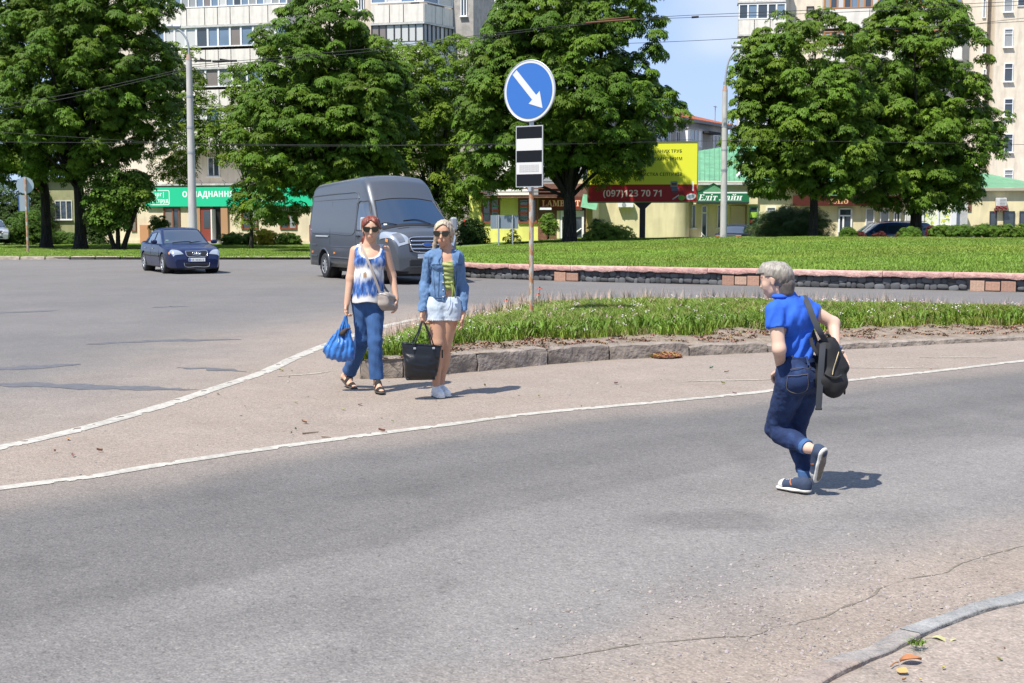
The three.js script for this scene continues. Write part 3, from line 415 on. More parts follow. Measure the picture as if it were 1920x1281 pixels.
function woody(base, r, fork, tips, limbs, bend = 0.05, flare = 1.35, flareH = 0.6) {   // one tapered, slightly bent trunk with limbs that reach into the crown
  const gs = []; const top = V3(base.x, fork, base.z), n = 12, m = 14;
  const g = gridGeo(m, n, (u, v) => { const h = Math.pow(v, 1.2), y = lerp(base.y - 1.0, fork * 1.0, h), a = u * Math.PI * 2, yy = y - base.y, rad = r * lerp(1, 0.72, h) * (1 + (flare - 1) * Math.exp(-Math.max(0, yy) / flareH * 2.2)) * (1 + 0.10 * Math.sin(a * 5 + 1) * Math.exp(-Math.max(0, yy)) + (vn(Math.cos(a) * 2 + 7, y * 1.3, Math.sin(a) * 2) - 0.5) * 0.14); return V3(base.x + Math.cos(a) * rad + Math.sin(h * 3) * bend, y, base.z - Math.sin(a) * rad); }, (q, u, v) => [u * 2, v * (fork - base.y) * 0.8]);
  gs.push(g);
  const t0 = V3(base.x + Math.sin(3) * bend, fork - 0.35, base.z), step = Math.max(1, Math.floor(tips.length / limbs));
  for (let i = 0; i < tips.length && limbs > 0; i += step) { const e = tips[i], mid = t0.clone().lerp(e, 0.45).add(V3(rr(-0.3, 0.3), rr(0.2, 0.9), rr(-0.3, 0.3))), R0 = r * rr(0.22, 0.42); const cv = new THREE.QuadraticBezierCurve3(t0, mid, e); gs.push(gridGeo(6, 8, (u, v) => { const p = cv.getPoint(v), tg = cv.getTangent(v), s = V3(0, 0, 1).cross(tg).normalize(), b = tg.clone().cross(s), rad = R0 * lerp(1, 0.15, v), a = u * Math.PI * 2; return p.addScaledVector(s, Math.cos(a) * rad).addScaledVector(b, Math.sin(a) * rad); }, (q, u, v) => [u, v * 3])); }
  { const main = new THREE.QuadraticBezierCurve3(t0, t0.clone().add(V3(0.1, 2, 0)), tips.length ? tips.reduce((a, b) => (b.y > a.y ? b : a)) : t0.clone().add(V3(0, 2, 0))); gs.push(gridGeo(8, 10, (u, v) => { const p = main.getPoint(v), rad = r * 0.7 * lerp(1, 0.1, v), a = u * Math.PI * 2; return p.add(V3(Math.cos(a) * rad, 0, -Math.sin(a) * rad)); }, (q, u, v) => [u, v * 4])); }
  return join(gs);
}
function tree(name, label, o) {
  reseed(o.seed); const d = o.d, g = grp(), bp = At(o.base[0], o.base[1], d), base = V3(bp.x, bp.y, bp.z);
  g.position.copy(base);
  const lobes = o.lobes.map(([px, py, hw, hh, dz = 0, rz]) => { const c = At(px, py, d - dz); return { x: c.x, y: c.y, z: c.z, rx: hw * PXM(d), ry: hh * PXM(d), rz: rz ?? hw * PXM(d) * 0.92 }; });
  const { out, tips } = foliage(base, lobes, o);
  const tg = o.stems ? join(o.stems.map(([dx, dz, h, rr0, k]) => { const cv = new THREE.QuadraticBezierCurve3(V3(base.x + dx * 0.15, base.y - 0.1, base.z), V3(base.x + dx * 0.5, base.y + h * 0.5, base.z + dz * 0.5), V3(base.x + dx, base.y + h, base.z + dz)); return gridGeo(8, 10, (u, v) => { const p = cv.getPoint(v), rad = rr0 * lerp(1.15, 0.6, v), a = u * Math.PI * 2; return p.add(V3(Math.cos(a) * rad, 0, -Math.sin(a) * rad)); }, (q, u, v) => [u, v * 3]); })) : woody(base, o.r, At(o.base[0], o.fork, d).y, tips, o.limbs ?? 14, o.bend, o.flare, o.flareH);
  tg.translate(-base.x, -base.y, -base.z); part(g, o.stems ? 'stem' : 'trunk', tg, o.bark ?? M.bark);
  out.forEach(([m]) => { m.elements[12] -= base.x; m.elements[13] -= base.y; m.elements[14] -= base.z; });
  g.add(crownOf(out, o)); return put(g, name, label, o.cat ?? 'tree', o.group);
}
const CH = [0.074, 0.145, 0.013], MP = [0.125, 0.215, 0.022];
const chest = { leaf: LEAF.chestnut, R: 0.70, per: 54, flat: 0.66, col: CH, inner: 0.38 };
tree('chestnut_tree', 'huge chestnut with the pale grey trunk, between the black trunk and the forked shrub', { ...chest, seed: 11, d: 71, base: [150, 467], fork: 345, r: 0.36, clumps: 400, lobes: [[160, 120, 172, 170], [110, 232, 150, 92], [258, 185, 86, 100], [195, 20, 120, 100]], limbs: 22 });
tree('chestnut_tree', 'chestnut with the black shaded trunk just right of the round sign', { ...chest, seed: 12, d: 74.5, base: [86, 464], fork: 335, r: 0.33, clumps: 230, lobes: [[10, 130, 150, 180], [20, 290, 120, 70], [60, 20, 120, 100]], limbs: 12, tone: 0.9 });
tree('chestnut_tree', 'broad chestnut rising behind the grey van', { ...chest, seed: 13, d: 66, base: [612, 470], fork: 375, r: 0.36, clumps: 400, lobes: [[605, 175, 138, 160], [605, 85, 112, 78], [700, 200, 80, 100], [590, 255, 158, 95], [640, 215, 140, 110], [520, 350, 48, 62], [640, 330, 110, 40]], limbs: 20 });
tree('chestnut_tree', 'tall chestnut with a dark trunk, between the striped sign and the billboard', { ...chest, seed: 14, d: 62, base: [1066, 463], fork: 360, r: 0.37, clumps: 450, lobes: [[1075, 130, 165, 175], [1080, 205, 184, 95], [975, 225, 112, 115], [1115, 283, 95, 55], [920, 310, 62, 62], [1080, 20, 135, 75], [945, 140, 62, 72], [1000, 60, 70, 70]], limbs: 24 });
tree('chestnut_tree', 'chestnut with the slender trunk, left one of the pair before the green roof', { ...chest, seed: 15, d: 62, base: [1523, 449], fork: 345, r: 0.235, clumps: 270, lobes: [[1510, 165, 118, 130], [1470, 245, 98, 80], [1545, 255, 110, 90], [1440, 130, 60, 60], [1455, 320, 70, 45], [1560, 330, 80, 40]], limbs: 18, flare: 1.15, col: [0.086, 0.160, 0.015], scale: 0.95, inner: 0.3 });
tree('chestnut_tree', 'chestnut with the thick dark trunk behind the blue minivan', { ...chest, seed: 16, d: 65, base: [1715, 447], fork: 365, r: 0.33, clumps: 330, lobes: [[1715, 140, 128, 135], [1735, 235, 124, 95], [1660, 250, 105, 90], [1775, 270, 84, 75], [1700, 340, 115, 50], [1725, 50, 85, 55], [1772, 350, 66, 40]], limbs: 20, col: [0.086, 0.160, 0.015], scale: 0.95, inner: 0.3 });
const maple = { leaf: LEAF.maple, mat: M_leafSoft, R: 0.75, per: 58, flat: 0.8, col: MP, inner: 0.35, scale: 1.35, bark: M.barkPale };
tree('maple_tree', 'lighter green maple filling the gap between the two big chestnuts behind the van', { ...maple, seed: 21, d: 77, base: [815, 462], fork: 400, r: 0.2, clumps: 330, lobes: [[790, 200, 95, 110], [760, 150, 45, 65], [860, 160, 60, 85], [830, 280, 95, 90], [860, 370, 55, 55], [740, 280, 60, 80]], limbs: 14 });
tree('maple_tree', 'thin light green maple showing behind the tram pole', { ...maple, seed: 22, d: 80, base: [361, 456], fork: 330, r: 0.11, clumps: 95, per: 44, lobes: [[345, 150, 40, 60], [350, 240, 45, 60], [395, 245, 38, 60], [330, 315, 40, 40]], limbs: 6, inner: 0.5 });
tree('maple_tree', 'light green maple leaves at the left flank of the chestnut behind the van', { ...maple, seed: 23, d: 72, base: [470, 456], fork: 370, r: 0.1, clumps: 60, lobes: [[460, 180, 32, 55], [448, 265, 34, 50], [480, 380, 42, 40]], limbs: 8 });
tree('shrub_tree', 'forked dark shrub tree with sunlit light green leaves by the cream shop corner', { ...maple, seed: 24, d: 69.6, base: [222, 467], clumps: 85, per: 42, scale: 1.6, col: [0.09, 0.17, 0.02], lobes: [[195, 375, 32, 42], [228, 362, 36, 34], [254, 348, 22, 30], [212, 405, 26, 24]], stems: [[-1.2, 0.1, 2.9, 0.13], [-0.1, -0.3, 3.2, 0.12], [1.5, 0.1, 3.1, 0.14]], bark: M.bark, cat: 'shrub' });
function bush(name, label, px, py, d, hw, hh, o = {}) {
  reseed(o.seed ?? Math.round(px * 3 + py)); const g = grp(), b = At(px, py, d); g.position.copy(b); const s = PXM(d), lobes = [];
  const n = o.n ?? 5; for (let i = 0; i < n; i++) { const a = n > 1 ? (i / (n - 1) - 0.5) * 1.5 : 0; lobes.push({ x: a * hw * s * 0.7, y: hh * s * rr(0.75, 1.05) * (1 - Math.abs(a) * (o.dome ?? 0.45)), z: rr(-0.3, 0.3) * hw * s, rx: hw * s * (o.lw ?? 0.45), ry: hh * s * 0.8, rz: hw * s * 0.5 }); }
  const { out } = foliage(V3(0, 0, 0), lobes, { leaf: o.leaf ?? LEAF.small, R: 0.26, per: 34, flat: 0.8, col: o.col ?? [0.075, 0.15, 0.022], inner: 0.3, clumps: o.clumps ?? 40, floor: 0.02, ...o });
  const st = []; for (let i = 0; i < 7; i++) { const a = rr(0, 6.28), r = rr(0.2, 0.7) * hw * s; st.push(rod(V3(Math.cos(a) * r * 0.2, -0.5, Math.sin(a) * r * 0.2), V3(Math.cos(a) * r, hh * s * rr(0.9, 1.5), Math.sin(a) * r * 0.7), 0.018, 5, 0.006)); }
  part(g, 'stem', join(st), M.barkPale); g.add(crownOf(out, { leaf: o.leaf ?? LEAF.small, mat: M_leafSoft, name: 'leaves' })); return put(g, name, label, o.cat ?? 'bush', o.group);
}
bush('juniper_bush', 'wide feathery juniper bush at the foot of the slender chestnut trunk', 1482, 456, 66, 78, 38, { leaf: LEAF.needle, n: 8, clumps: 210, per: 60, R: 0.5, col: [0.095, 0.165, 0.055], flat: 0.6, lw: 0.32 });
bush('leafy_bush', 'round light green bush on the lawn between the chestnut trunk and the billboard post', 1142, 464, 64, 46, 24, { clumps: 110, col: [0.16, 0.27, 0.04], R: 0.34, scale: 1.4 });
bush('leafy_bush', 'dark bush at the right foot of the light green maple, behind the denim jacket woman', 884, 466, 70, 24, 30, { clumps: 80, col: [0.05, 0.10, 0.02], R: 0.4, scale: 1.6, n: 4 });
bush('leafy_bush', 'dark green clipped bush left of the shop window, right of the red door', 438, 459, 83, 26, 11, { clumps: 70, scale: 1.2 });
bush('leafy_bush', 'yellow leaved bush in the middle of the shop front bed', 498, 459, 83, 20, 16, { clumps: 60, col: [0.30, 0.30, 0.03], scale: 1.2 });
bush('leafy_bush', 'dark green dome bush at the right end of the shop front bed', 540, 459, 83, 22, 12, { clumps: 60, scale: 1.2 });
bush('leafy_bush', 'slim upright bush standing between the clipped bush and the yellow bush', 468, 459, 83.5, 7, 15, { clumps: 22, n: 2, scale: 1.2 });
bush('leafy_bush', 'shaded bush on the lawn left of the black chestnut trunk', 55, 459, 84, 40, 34, { clumps: 110, R: 0.5, scale: 1.7 });
bush('leafy_bush', 'low bush below the shaded window, between the two left trunks', 118, 459, 86, 24, 12, { clumps: 60, R: 0.35, scale: 1.4 });
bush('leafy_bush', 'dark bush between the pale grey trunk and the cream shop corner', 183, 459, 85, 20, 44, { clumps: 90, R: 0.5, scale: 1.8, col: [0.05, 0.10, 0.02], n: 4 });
bush('sapling', 'small sapling with round crown in front of the cream shop window', 298, 432, 80, 13, 18, { clumps: 26, n: 2, cat: 'sapling', scale: 1.4, R: 0.3 });
bush('sapling', 'small bright sapling before the brown plank wall of the lime shop', 1028, 437, 71, 13, 20, { clumps: 30, n: 3, cat: 'sapling', scale: 1.4, R: 0.3, col: [0.12, 0.22, 0.03], dome: 0.2 });
bush('sapling', 'thin wispy sapling behind the right post of the grey info board', 960, 463, 63, 14, 18, { clumps: 16, n: 3, cat: 'sapling', scale: 1.1, R: 0.22, per: 16, col: [0.13, 0.2, 0.03] });
bush('sapling', 'narrow conifer sapling in the dark passage beside the cream wall', 1117, 460, 74, 9, 30, { clumps: 36, n: 2, cat: 'sapling', R: 0.26, leaf: LEAF.needle, col: [0.05, 0.1, 0.03], dome: 0 });
[[1612, 22, 'red barberry bush under the minivan window, left of the pair'], [1648, 26, 'red barberry bush before the minivan, at its middle'], [1690, 18, 'red barberry bush just left of the round hedge ball on the minivan'], [1860, 22, 'red barberry bush below the right hand air conditioner'], [1745, 14, 'small red barberry bush right behind the minivan tail']].forEach(([x, w, l], i) => bush('barberry_bush', l, x, 452 - (x > 1740 ? 9 : 0), 60.5, w * 0.42, 9, { clumps: 20, col: [0.10, 0.03, 0.028], n: 3, R: 0.17, scale: 1.1, group: 'red barberry bushes along the lawn crest' }));
[[1706, 19, 'ball shaped hedge bush in front of the minivan rear window'], [1770, 25, 'round hedge bush just right of the minivan'], [1808, 25, 'round hedge bush left of the red bush under the air conditioner'], [1850, 22, 'low hedge bush under the first dark window opening'], [1885, 24, 'low hedge bush left of the yellow bollard'], [1590, 12, 'small light green bush before the minivan bonnet'], [1925, 20, 'hedge bush cut by the right picture edge']].forEach(([x, w, l], i) => bush('hedge_bush', l, x, 450 - (x > 1740 ? 6 : 0), 60, w, 12, { clumps: 56, col: [0.10, 0.19, 0.025], n: 4, R: 0.2, dome: 0.25, scale: 1.0, group: 'clipped hedge bushes along the lawn crest' }));
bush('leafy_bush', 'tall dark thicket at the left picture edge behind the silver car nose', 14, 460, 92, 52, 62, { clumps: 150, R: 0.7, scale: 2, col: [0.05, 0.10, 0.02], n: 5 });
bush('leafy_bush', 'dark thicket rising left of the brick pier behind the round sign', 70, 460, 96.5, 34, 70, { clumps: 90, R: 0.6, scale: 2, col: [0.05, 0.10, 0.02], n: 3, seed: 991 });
// ------------------------------------------------------------------ buildings
const ik = new THREE.Matrix4();
class Frame {                                                          // a facade plane from the place behind pixel pxL at depth dL to pxR at dR; local x runs along it, z points out of it
  constructor(pxL, dL, pxR, dR, gy) {
    const a = At(pxL, 415, dL), b = At(pxR, 415, dR); this.g = grp(a.x, gy, a.z, Math.atan2(-(b.z - a.z), b.x - a.x)); this.g.updateMatrixWorld(); this.len = Math.hypot(b.x - a.x, b.z - a.z);
  }
  at(px, py, zl = 0) { const inv = this.g.matrixWorld.clone().invert(), o = V3(0, EYE, 0).applyMatrix4(inv), r = ray(px, py).add(V3(0, EYE, 0)).applyMatrix4(inv).sub(o); const t = (zl - o.z) / r.z; return V3(o.x + r.x * t, o.y + r.y * t, zl); }
  box(px0, py0, px1, py1, dz, zl = 0) {                                // a slab whose front face, at zl, covers that pixel rectangle (measured at its middle)
    const mx = (px0 + px1) / 2, my = (py0 + py1) / 2, x0 = this.at(px0, my, zl).x, x1 = this.at(px1, my, zl).x, y0 = this.at(mx, py1, zl).y, y1 = this.at(mx, py0, zl).y;
    return { x0, x1, y0, y1, w: x1 - x0, h: y1 - y0, geo: boxUV(new THREE.BoxGeometry(x1 - x0, y1 - y0, dz).translate((x0 + x1) / 2, (y0 + y1) / 2, zl - dz / 2)) };
  }
  part(name, px0, py0, px1, py1, dz, zl, mat, parent) { return part(parent ?? this.g, name, this.box(px0, py0, px1, py1, dz, zl).geo, mat); }
}
function slab(x0, y0, x1, y1, z0, z1) { return boxUV(new THREE.BoxGeometry(x1 - x0, y1 - y0, z1 - z0).translate((x0 + x1) / 2, (y0 + y1) / 2, (z0 + z1) / 2)); }
// a window in a local rectangle: a frame with mullions (part), panes behind (sub-parts); cols = mullion places 0..1
function windowAt(parent, x0, y0, x1, y1, z, o = {}) {
  const fw = o.fw ?? 0.06, fd = o.fd ?? 0.09, gs = [], cols = [0, ...(o.cols ?? []), 1], w = x1 - x0;
  gs.push(bx(w, fw, fd, (x0 + x1) / 2, y1 - fw / 2, z), bx(w, fw, fd, (x0 + x1) / 2, y0 + fw / 2, z), bx(fw, y1 - y0 - 2 * fw, fd, x0 + fw / 2, (y0 + y1) / 2, z), bx(fw, y1 - y0 - 2 * fw, fd, x1 - fw / 2, (y0 + y1) / 2, z));
  cols.slice(1, -1).forEach((c) => gs.push(bx(o.mw ?? fw, y1 - y0 - 2 * fw, fd * 0.96, x0 + c * w, (y0 + y1) / 2, z)));
  if (o.bar) gs.push(bx(w - 2 * fw, fw * 0.8, fd * 0.9, (x0 + x1) / 2, lerp(y0, y1, o.bar), z));
  const f = part(parent, 'window', join(gs), o.frame ?? M.white);
  for (let i = 0; i < cols.length - 1; i++) { const a = x0 + cols[i] * w + (i ? (o.mw ?? fw) / 2 : fw), b = x0 + cols[i + 1] * w - (i < cols.length - 2 ? (o.mw ?? fw) / 2 : fw), pm = Array.isArray(o.pane) ? o.pane[i % o.pane.length] : (o.pane ?? M.pane); part(f, 'pane', bx(b - a, y1 - y0 - 2 * fw, 0.02, (a + b) / 2, (y0 + y1) / 2, z - fd * 0.22), pm); }
  if (o.sill) part(f, 'sill', bx(w + 0.12, 0.05, 0.2, (x0 + x1) / 2, y0 - 0.027, z + 0.05), o.sillMat ?? M.white);
  return f;
}
const winPx = (F, px0, py0, px1, py1, zl, o) => { const b = F.box(px0, py0, px1, py1, 0.1, zl); return windowAt(o?.parent ?? F.g, b.x0, b.y0, b.x1, b.y1, zl + 0.03, o); };
// ---- tall apartment house on the left with glazed balconies and a shop floor
{
  const F = new Frame(290, 90.5, 700, 86.6, 0.1), g = F.g, Y = (px, py, z) => F.at(px, py, z).y, X = (px, z) => F.at(px, 200, z).x;
  const xA0 = X(289, 1.3), xA1 = X(541, 1.3), xB0 = X(697, 1.3), xB1 = X(795.7, 1.3);
  part(g, 'wall', slab(X(150, 0), 0, X(800, 0), 24, -8, 0), M.wallTile);
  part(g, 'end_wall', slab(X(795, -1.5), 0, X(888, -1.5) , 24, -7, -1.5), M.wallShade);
  const P = (x, z) => V3(x, 0, z);
  function run(a, b, floorsDef, opt) {                                 // glazed balcony storeys between two plan points, each with panels, slab and windows
    const L = a.distanceTo(b), s = grp(a.x, 0, a.z, Math.atan2(-(b.z - a.z), b.x - a.x)); s.name = 'balcony_front'; g.add(s);
    floorsDef.forEach((f) => {
      f.joints = f.joints ?? []; const js = [0, ...f.joints, 1];
      if (f.p1 !== undefined) { part(s, 'floor_slab', slab(-0.03, f.p0 - 0.13, L + 0.03, f.p0, -0.9, 0.06), M.whiteDull); for (let i = 0; i < js.length - 1; i++) part(s, 'balcony_panel', rb((js[i + 1] - js[i]) * L - 0.05, f.p1 - f.p0 - 0.03, 0.07, (js[i] + js[i + 1]) / 2 * L, (f.p0 + f.p1) / 2, -0.02, 0.012), f.mat ?? M.panelPale); part(s, 'joint_backing', slab(0, f.p0, L, f.p1, -0.12, -0.065), std([0.16, 0.12, 0.1])); }
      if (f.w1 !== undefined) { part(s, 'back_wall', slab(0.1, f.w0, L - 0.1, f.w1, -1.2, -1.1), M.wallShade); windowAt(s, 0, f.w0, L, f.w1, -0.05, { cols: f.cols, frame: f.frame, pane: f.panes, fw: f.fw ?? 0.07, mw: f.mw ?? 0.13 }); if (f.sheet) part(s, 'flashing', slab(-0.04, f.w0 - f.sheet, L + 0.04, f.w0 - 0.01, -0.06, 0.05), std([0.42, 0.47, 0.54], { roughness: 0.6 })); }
    });
    return s;
  }
  const N = (list, a, b) => list.map((p) => (p - a) / (b - a));
  const jA = N([321, 355, 389, 413, 436.6, 472, 506], 289, 541), cA = N([312, 331, 352, 372, 393.6, 413, 435, 455.5, 478, 497.5, 519], 289, 541), y = (py) => Y(400, py, 1.3);
  const c9 = Array.from({ length: 17 }, (_, i) => (i + 1) / 18), B = M.paneBlue, C = M.curtain, D = M.pane, W = M.curtainBrown, K = M.paneGrey;
  run(P(xA0, 1.3), P(xA1, 1.3), [
    { p0: y(-30), p1: y(-62), joints: jA }, { w0: y(13), w1: y(-26), cols: c9, panes: [B, B, K, B, K, K, B, W, B, C, B, D, B, K, B, C, K, B], mw: 0.09, frame: M.white },
    { p0: y(47), p1: y(14), joints: jA }, { w0: y(88), w1: y(49.5), cols: cA, panes: [B, C, C, C, D, B, B, W, B, C, C, B], frame: M.white },
    { p0: y(126), p1: y(93), joints: jA }, { w0: y(163), w1: y(128.5), cols: N([325, 355, 387.6, 412.5, 438, 465, 495, 520], 289, 541), panes: [C, K, W, W, K, D, B, C, K], frame: M.white },
    { p0: y(200), p1: y(168), joints: jA }, { w0: y(236), w1: y(202), cols: N([325, 355, 387.6, 412.5, 438, 465, 495, 520], 289, 541), panes: [C, B, C, B, C, K, B, C, K], frame: M.white },
    { p0: y(276), p1: y(240), joints: jA }], {});
  run(P(xA1, 1.3), P(xA1 + 0.45, 0), [[13, -26], [88, 49.5], [163, 128.5], [236, 202]].flatMap(([a, b]) => [{ p0: y(b) - 1.35 - 1.35, p1: y(a) - 0.05 }, { w0: y(a), w1: y(b), panes: [K], frame: M.white }]), {});
  run(P(xA0 - 0.02, 0), P(xA0, 1.3), [{ p0: y(47), p1: y(14) }, { p0: y(126), p1: y(93) }], {});
  const yb = (py) => Y(750, py, 1.3), jB = N([732, 758], 697, 795.7), cB = N([711.5, 725, 740, 753, 767, 780], 697, 795.7), cS = [1, 2, 3, 4, 5, 6].map((k) => k / 7), pB = [M.curtainBrown, M.curtainBrown, C, C, C, C, C], dk = M.frameDark;
  const fB = (side) => [{ w0: yb(5), w1: yb(-34), cols: side ? [0.5] : cB.filter((_, i) => i % 2), panes: [B, C, B, C], frame: M.white }, { p0: yb(42), p1: yb(8), joints: side ? [0.38, 0.62] : jB, mat: M.panelPale }, { w0: yb(79), w1: yb(44.5), cols: side ? cS : cB, panes: side ? [K, K, K, K, C] : pB, frame: dk, fw: 0.06, mw: 0.07, sheet: 0.34 }, { p0: yb(118), p1: yb(88), mat: M.panelPale }, { w0: yb(155), w1: yb(120.5), cols: side ? cS : cB, panes: [C, K, C], frame: dk, fw: 0.06, mw: 0.07 }, { p0: yb(196), p1: yb(158) }];
  run(P(xB0, 1.3), P(xB1, 1.3), fB(false), {}); run(P(xB1, 1.3), P(xB1 + 1.14, -1.5), fB(true), {});
  winPx(F, 672, -20, 683, 20, 0, { cols: [0.5], sill: true }); winPx(F, 864, -20, 876, 31, -1.5, { cols: [0.5], sill: true }); winPx(F, 390, 295, 412, 331, 0, { cols: [0.5], sill: true }); winPx(F, 455, 296, 477, 332, 0, { cols: [0.5], sill: true }); winPx(F, 545, 60, 560, 100, 0, { cols: [0.5], sill: true });
  { const dish = part(g, 'satellite_dish', new THREE.SphereGeometry(0.45, 18, 8, 0, 6.283, 0, 0.9).rotateX(-1.9), M.whiteDull); const q = F.at(665, 14, 0.25); dish.position.set(q.x, q.y, 0.05); }
  // the shop floor
  const zS = 1.7, top = Y(400, 388, zS);
  part(g, 'shop_wall', slab(X(191, zS), 0, X(600, zS), top, 0.05, zS), M.plasterCream); part(g, 'shop_roof', slab(X(190, zS) - 0.1, top + 1.45, X(600, zS) + 0.1, top + 1.58, 0, zS + 0.25), M.whiteDull); part(g, 'fascia_backing', slab(X(191, zS), top, X(600, zS), top + 1.45, 0.05, zS - 0.05), M.wallTile);
  const brown = M.frameBrown;
  winPx(F, 307, 389, 338, 431, zS, { cols: [0.58], frame: brown, fw: 0.1, pane: [W, D] }); winPx(F, 453, 388, 484, 430, zS, { cols: [0.55], frame: brown, fw: 0.1, bar: 0.45, pane: [D, K] }); winPx(F, 525, 398, 557, 430, zS, { cols: [0.5], frame: brown, fw: 0.1, pane: [D, K] }); winPx(F, 246, 402, 256, 434, zS, { frame: brown, pane: [W] });
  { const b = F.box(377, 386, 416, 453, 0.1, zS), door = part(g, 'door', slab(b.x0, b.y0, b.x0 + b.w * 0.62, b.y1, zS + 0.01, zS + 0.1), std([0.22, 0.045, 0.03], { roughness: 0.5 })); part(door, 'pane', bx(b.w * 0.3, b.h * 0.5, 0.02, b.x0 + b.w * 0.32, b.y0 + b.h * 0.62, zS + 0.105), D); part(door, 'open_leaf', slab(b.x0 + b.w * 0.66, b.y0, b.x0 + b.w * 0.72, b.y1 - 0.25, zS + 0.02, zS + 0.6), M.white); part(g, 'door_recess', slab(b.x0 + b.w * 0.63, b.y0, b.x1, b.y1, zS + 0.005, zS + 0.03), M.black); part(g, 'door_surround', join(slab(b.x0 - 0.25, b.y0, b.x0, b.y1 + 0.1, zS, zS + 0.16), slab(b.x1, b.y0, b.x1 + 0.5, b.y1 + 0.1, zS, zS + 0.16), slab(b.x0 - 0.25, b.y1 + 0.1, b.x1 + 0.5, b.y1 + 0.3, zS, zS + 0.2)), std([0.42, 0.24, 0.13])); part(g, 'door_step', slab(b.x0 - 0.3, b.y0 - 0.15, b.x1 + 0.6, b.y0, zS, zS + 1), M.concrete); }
  F.part('terracotta_panel', 262, 422, 278, 456, 0.25, zS + 0.26, std([0.50, 0.25, 0.13]));
  F.part('plinth', 191, 450, 600, 457, 0.2, zS + 0.08, M.plasterCream);
  // fascia sign
  const bs = F.box(272, 350.5, 610, 387, 0.12, zS + 0.22), W2 = 2048, H2 = Math.round(2048 * bs.h / bs.w), U = (px) => (F.at(px, 368, zS + 0.22).x - bs.x0) / bs.w * W2, Vv = (py) => (py - 350.5) / 36.5 * H2;
  const sign = canvasTex(W2, H2, (x, w, h) => {
    x.fillStyle = '#22c795'; x.fillRect(0, 0, w, h); x.strokeStyle = x.fillStyle = '#f4fbf8'; x.lineWidth = 7; x.beginPath(); x.roundRect(U(279), h * 0.16, U(317) - U(279), h * 0.74, 16); x.stroke();
    x.font = `bold ${h * 0.30}px sans-serif`; x.textBaseline = 'middle'; x.fillText('Торг', U(282), h * 0.36); x.fillText('Світруд', U(281.5), h * 0.68, U(315.5) - U(281.5)); x.lineWidth = 3; x.strokeRect(U(306), h * 0.24, 3, h * 0.3);
    x.font = `bold ${h * 0.43}px sans-serif`; x.fillText('ОБЛАДНАННЯ', U(341), h * 0.36, U(443) - U(341)); x.font = `italic bold ${h * 0.40}px sans-serif`; x.fillText('ДЛЯ', U(468), h * 0.3); x.font = `bold ${h * 0.34}px sans-serif`; x.fillText('ТОРГІВЛІ', U(478), h * 0.68);
  });
  const [sg, sm] = board(bs.w, bs.h, 0.12, std([0.95, 0.95, 0.95], { map: sign, roughness: 0.5 }), std([0.03, 0.5, 0.3])); part(g, 'shop_sign', sg.translate((bs.x0 + bs.x1) / 2, (bs.y0 + bs.y1) / 2, zS + 0.16), sm);
  for (let i = 0; i < 7; i++) part(g, 'sign_lamp_arm', rod(V3(bs.x0 + 0.8 + i * 1.7, bs.y1 + 0.15, zS - 0.4), V3(bs.x0 + 0.8 + i * 1.7, bs.y1 + 0.5, zS + 0.45), 0.025, 6), M.steelGrey);
  put(g, 'apartment_house', 'pale apartment house with glazed balconies above a cream shop under a green sign', 'building');
}
{ // pale block farther behind
  const F = new Frame(905, 118, 1010, 112, 0), g = F.g; part(g, 'wall', slab(0.8, 0, 7, 28, -6, 0), std([0.74, 0.72, 0.66])); part(g, 'gable_wall', slab(0, 0, 0.79, 28, -6, -0.3), M.wallShade); winPx(F, 952, -25, 968, 6, 0, { cols: [0.5] }); put(g, 'apartment_house', 'plain pale house end standing behind the top left of the middle chestnut', 'building');
}
{ // house in the shade behind the left trees
  const F = new Frame(60, 97, 200, 95, 0.1), g = F.g; part(g, 'wall', slab(0.9, 0, F.len + 1.5, 4.6, -6, 0), std([0.30, 0.30, 0.15], { map: rep(T.streak, 0.3) })); part(g, 'brick_pier', slab(0, 0, 0.89, 4.6, -6, 0.1), std([0.38, 0.17, 0.09], { map: rep(T.rough, 1) })); winPx(F, 104, 376, 136, 412, 0, { cols: [0.33, 0.66], frame: M.whiteDull, sill: true }); part(g, 'eave', slab(-0.3, 4.6, F.len + 1.8, 4.8, -6.3, 0.4), std([0.35, 0.36, 0.38])); part(g, 'roof', bx(F.len + 2.2, 0.12, 7, F.len / 2 + 0.6, 5.6, -2.8).applyMatrix4(new THREE.Matrix4()), M.steelGrey);
  part(g, 'gutter_pipe', rod(V3(F.len * 0.62, 0, 0.1), V3(F.len * 0.62, 4.6, 0.1), 0.06, 8), M.zinc);
  put(g, 'low_house', 'olive low house with a three part window in shade behind the left trunks', 'building');
}
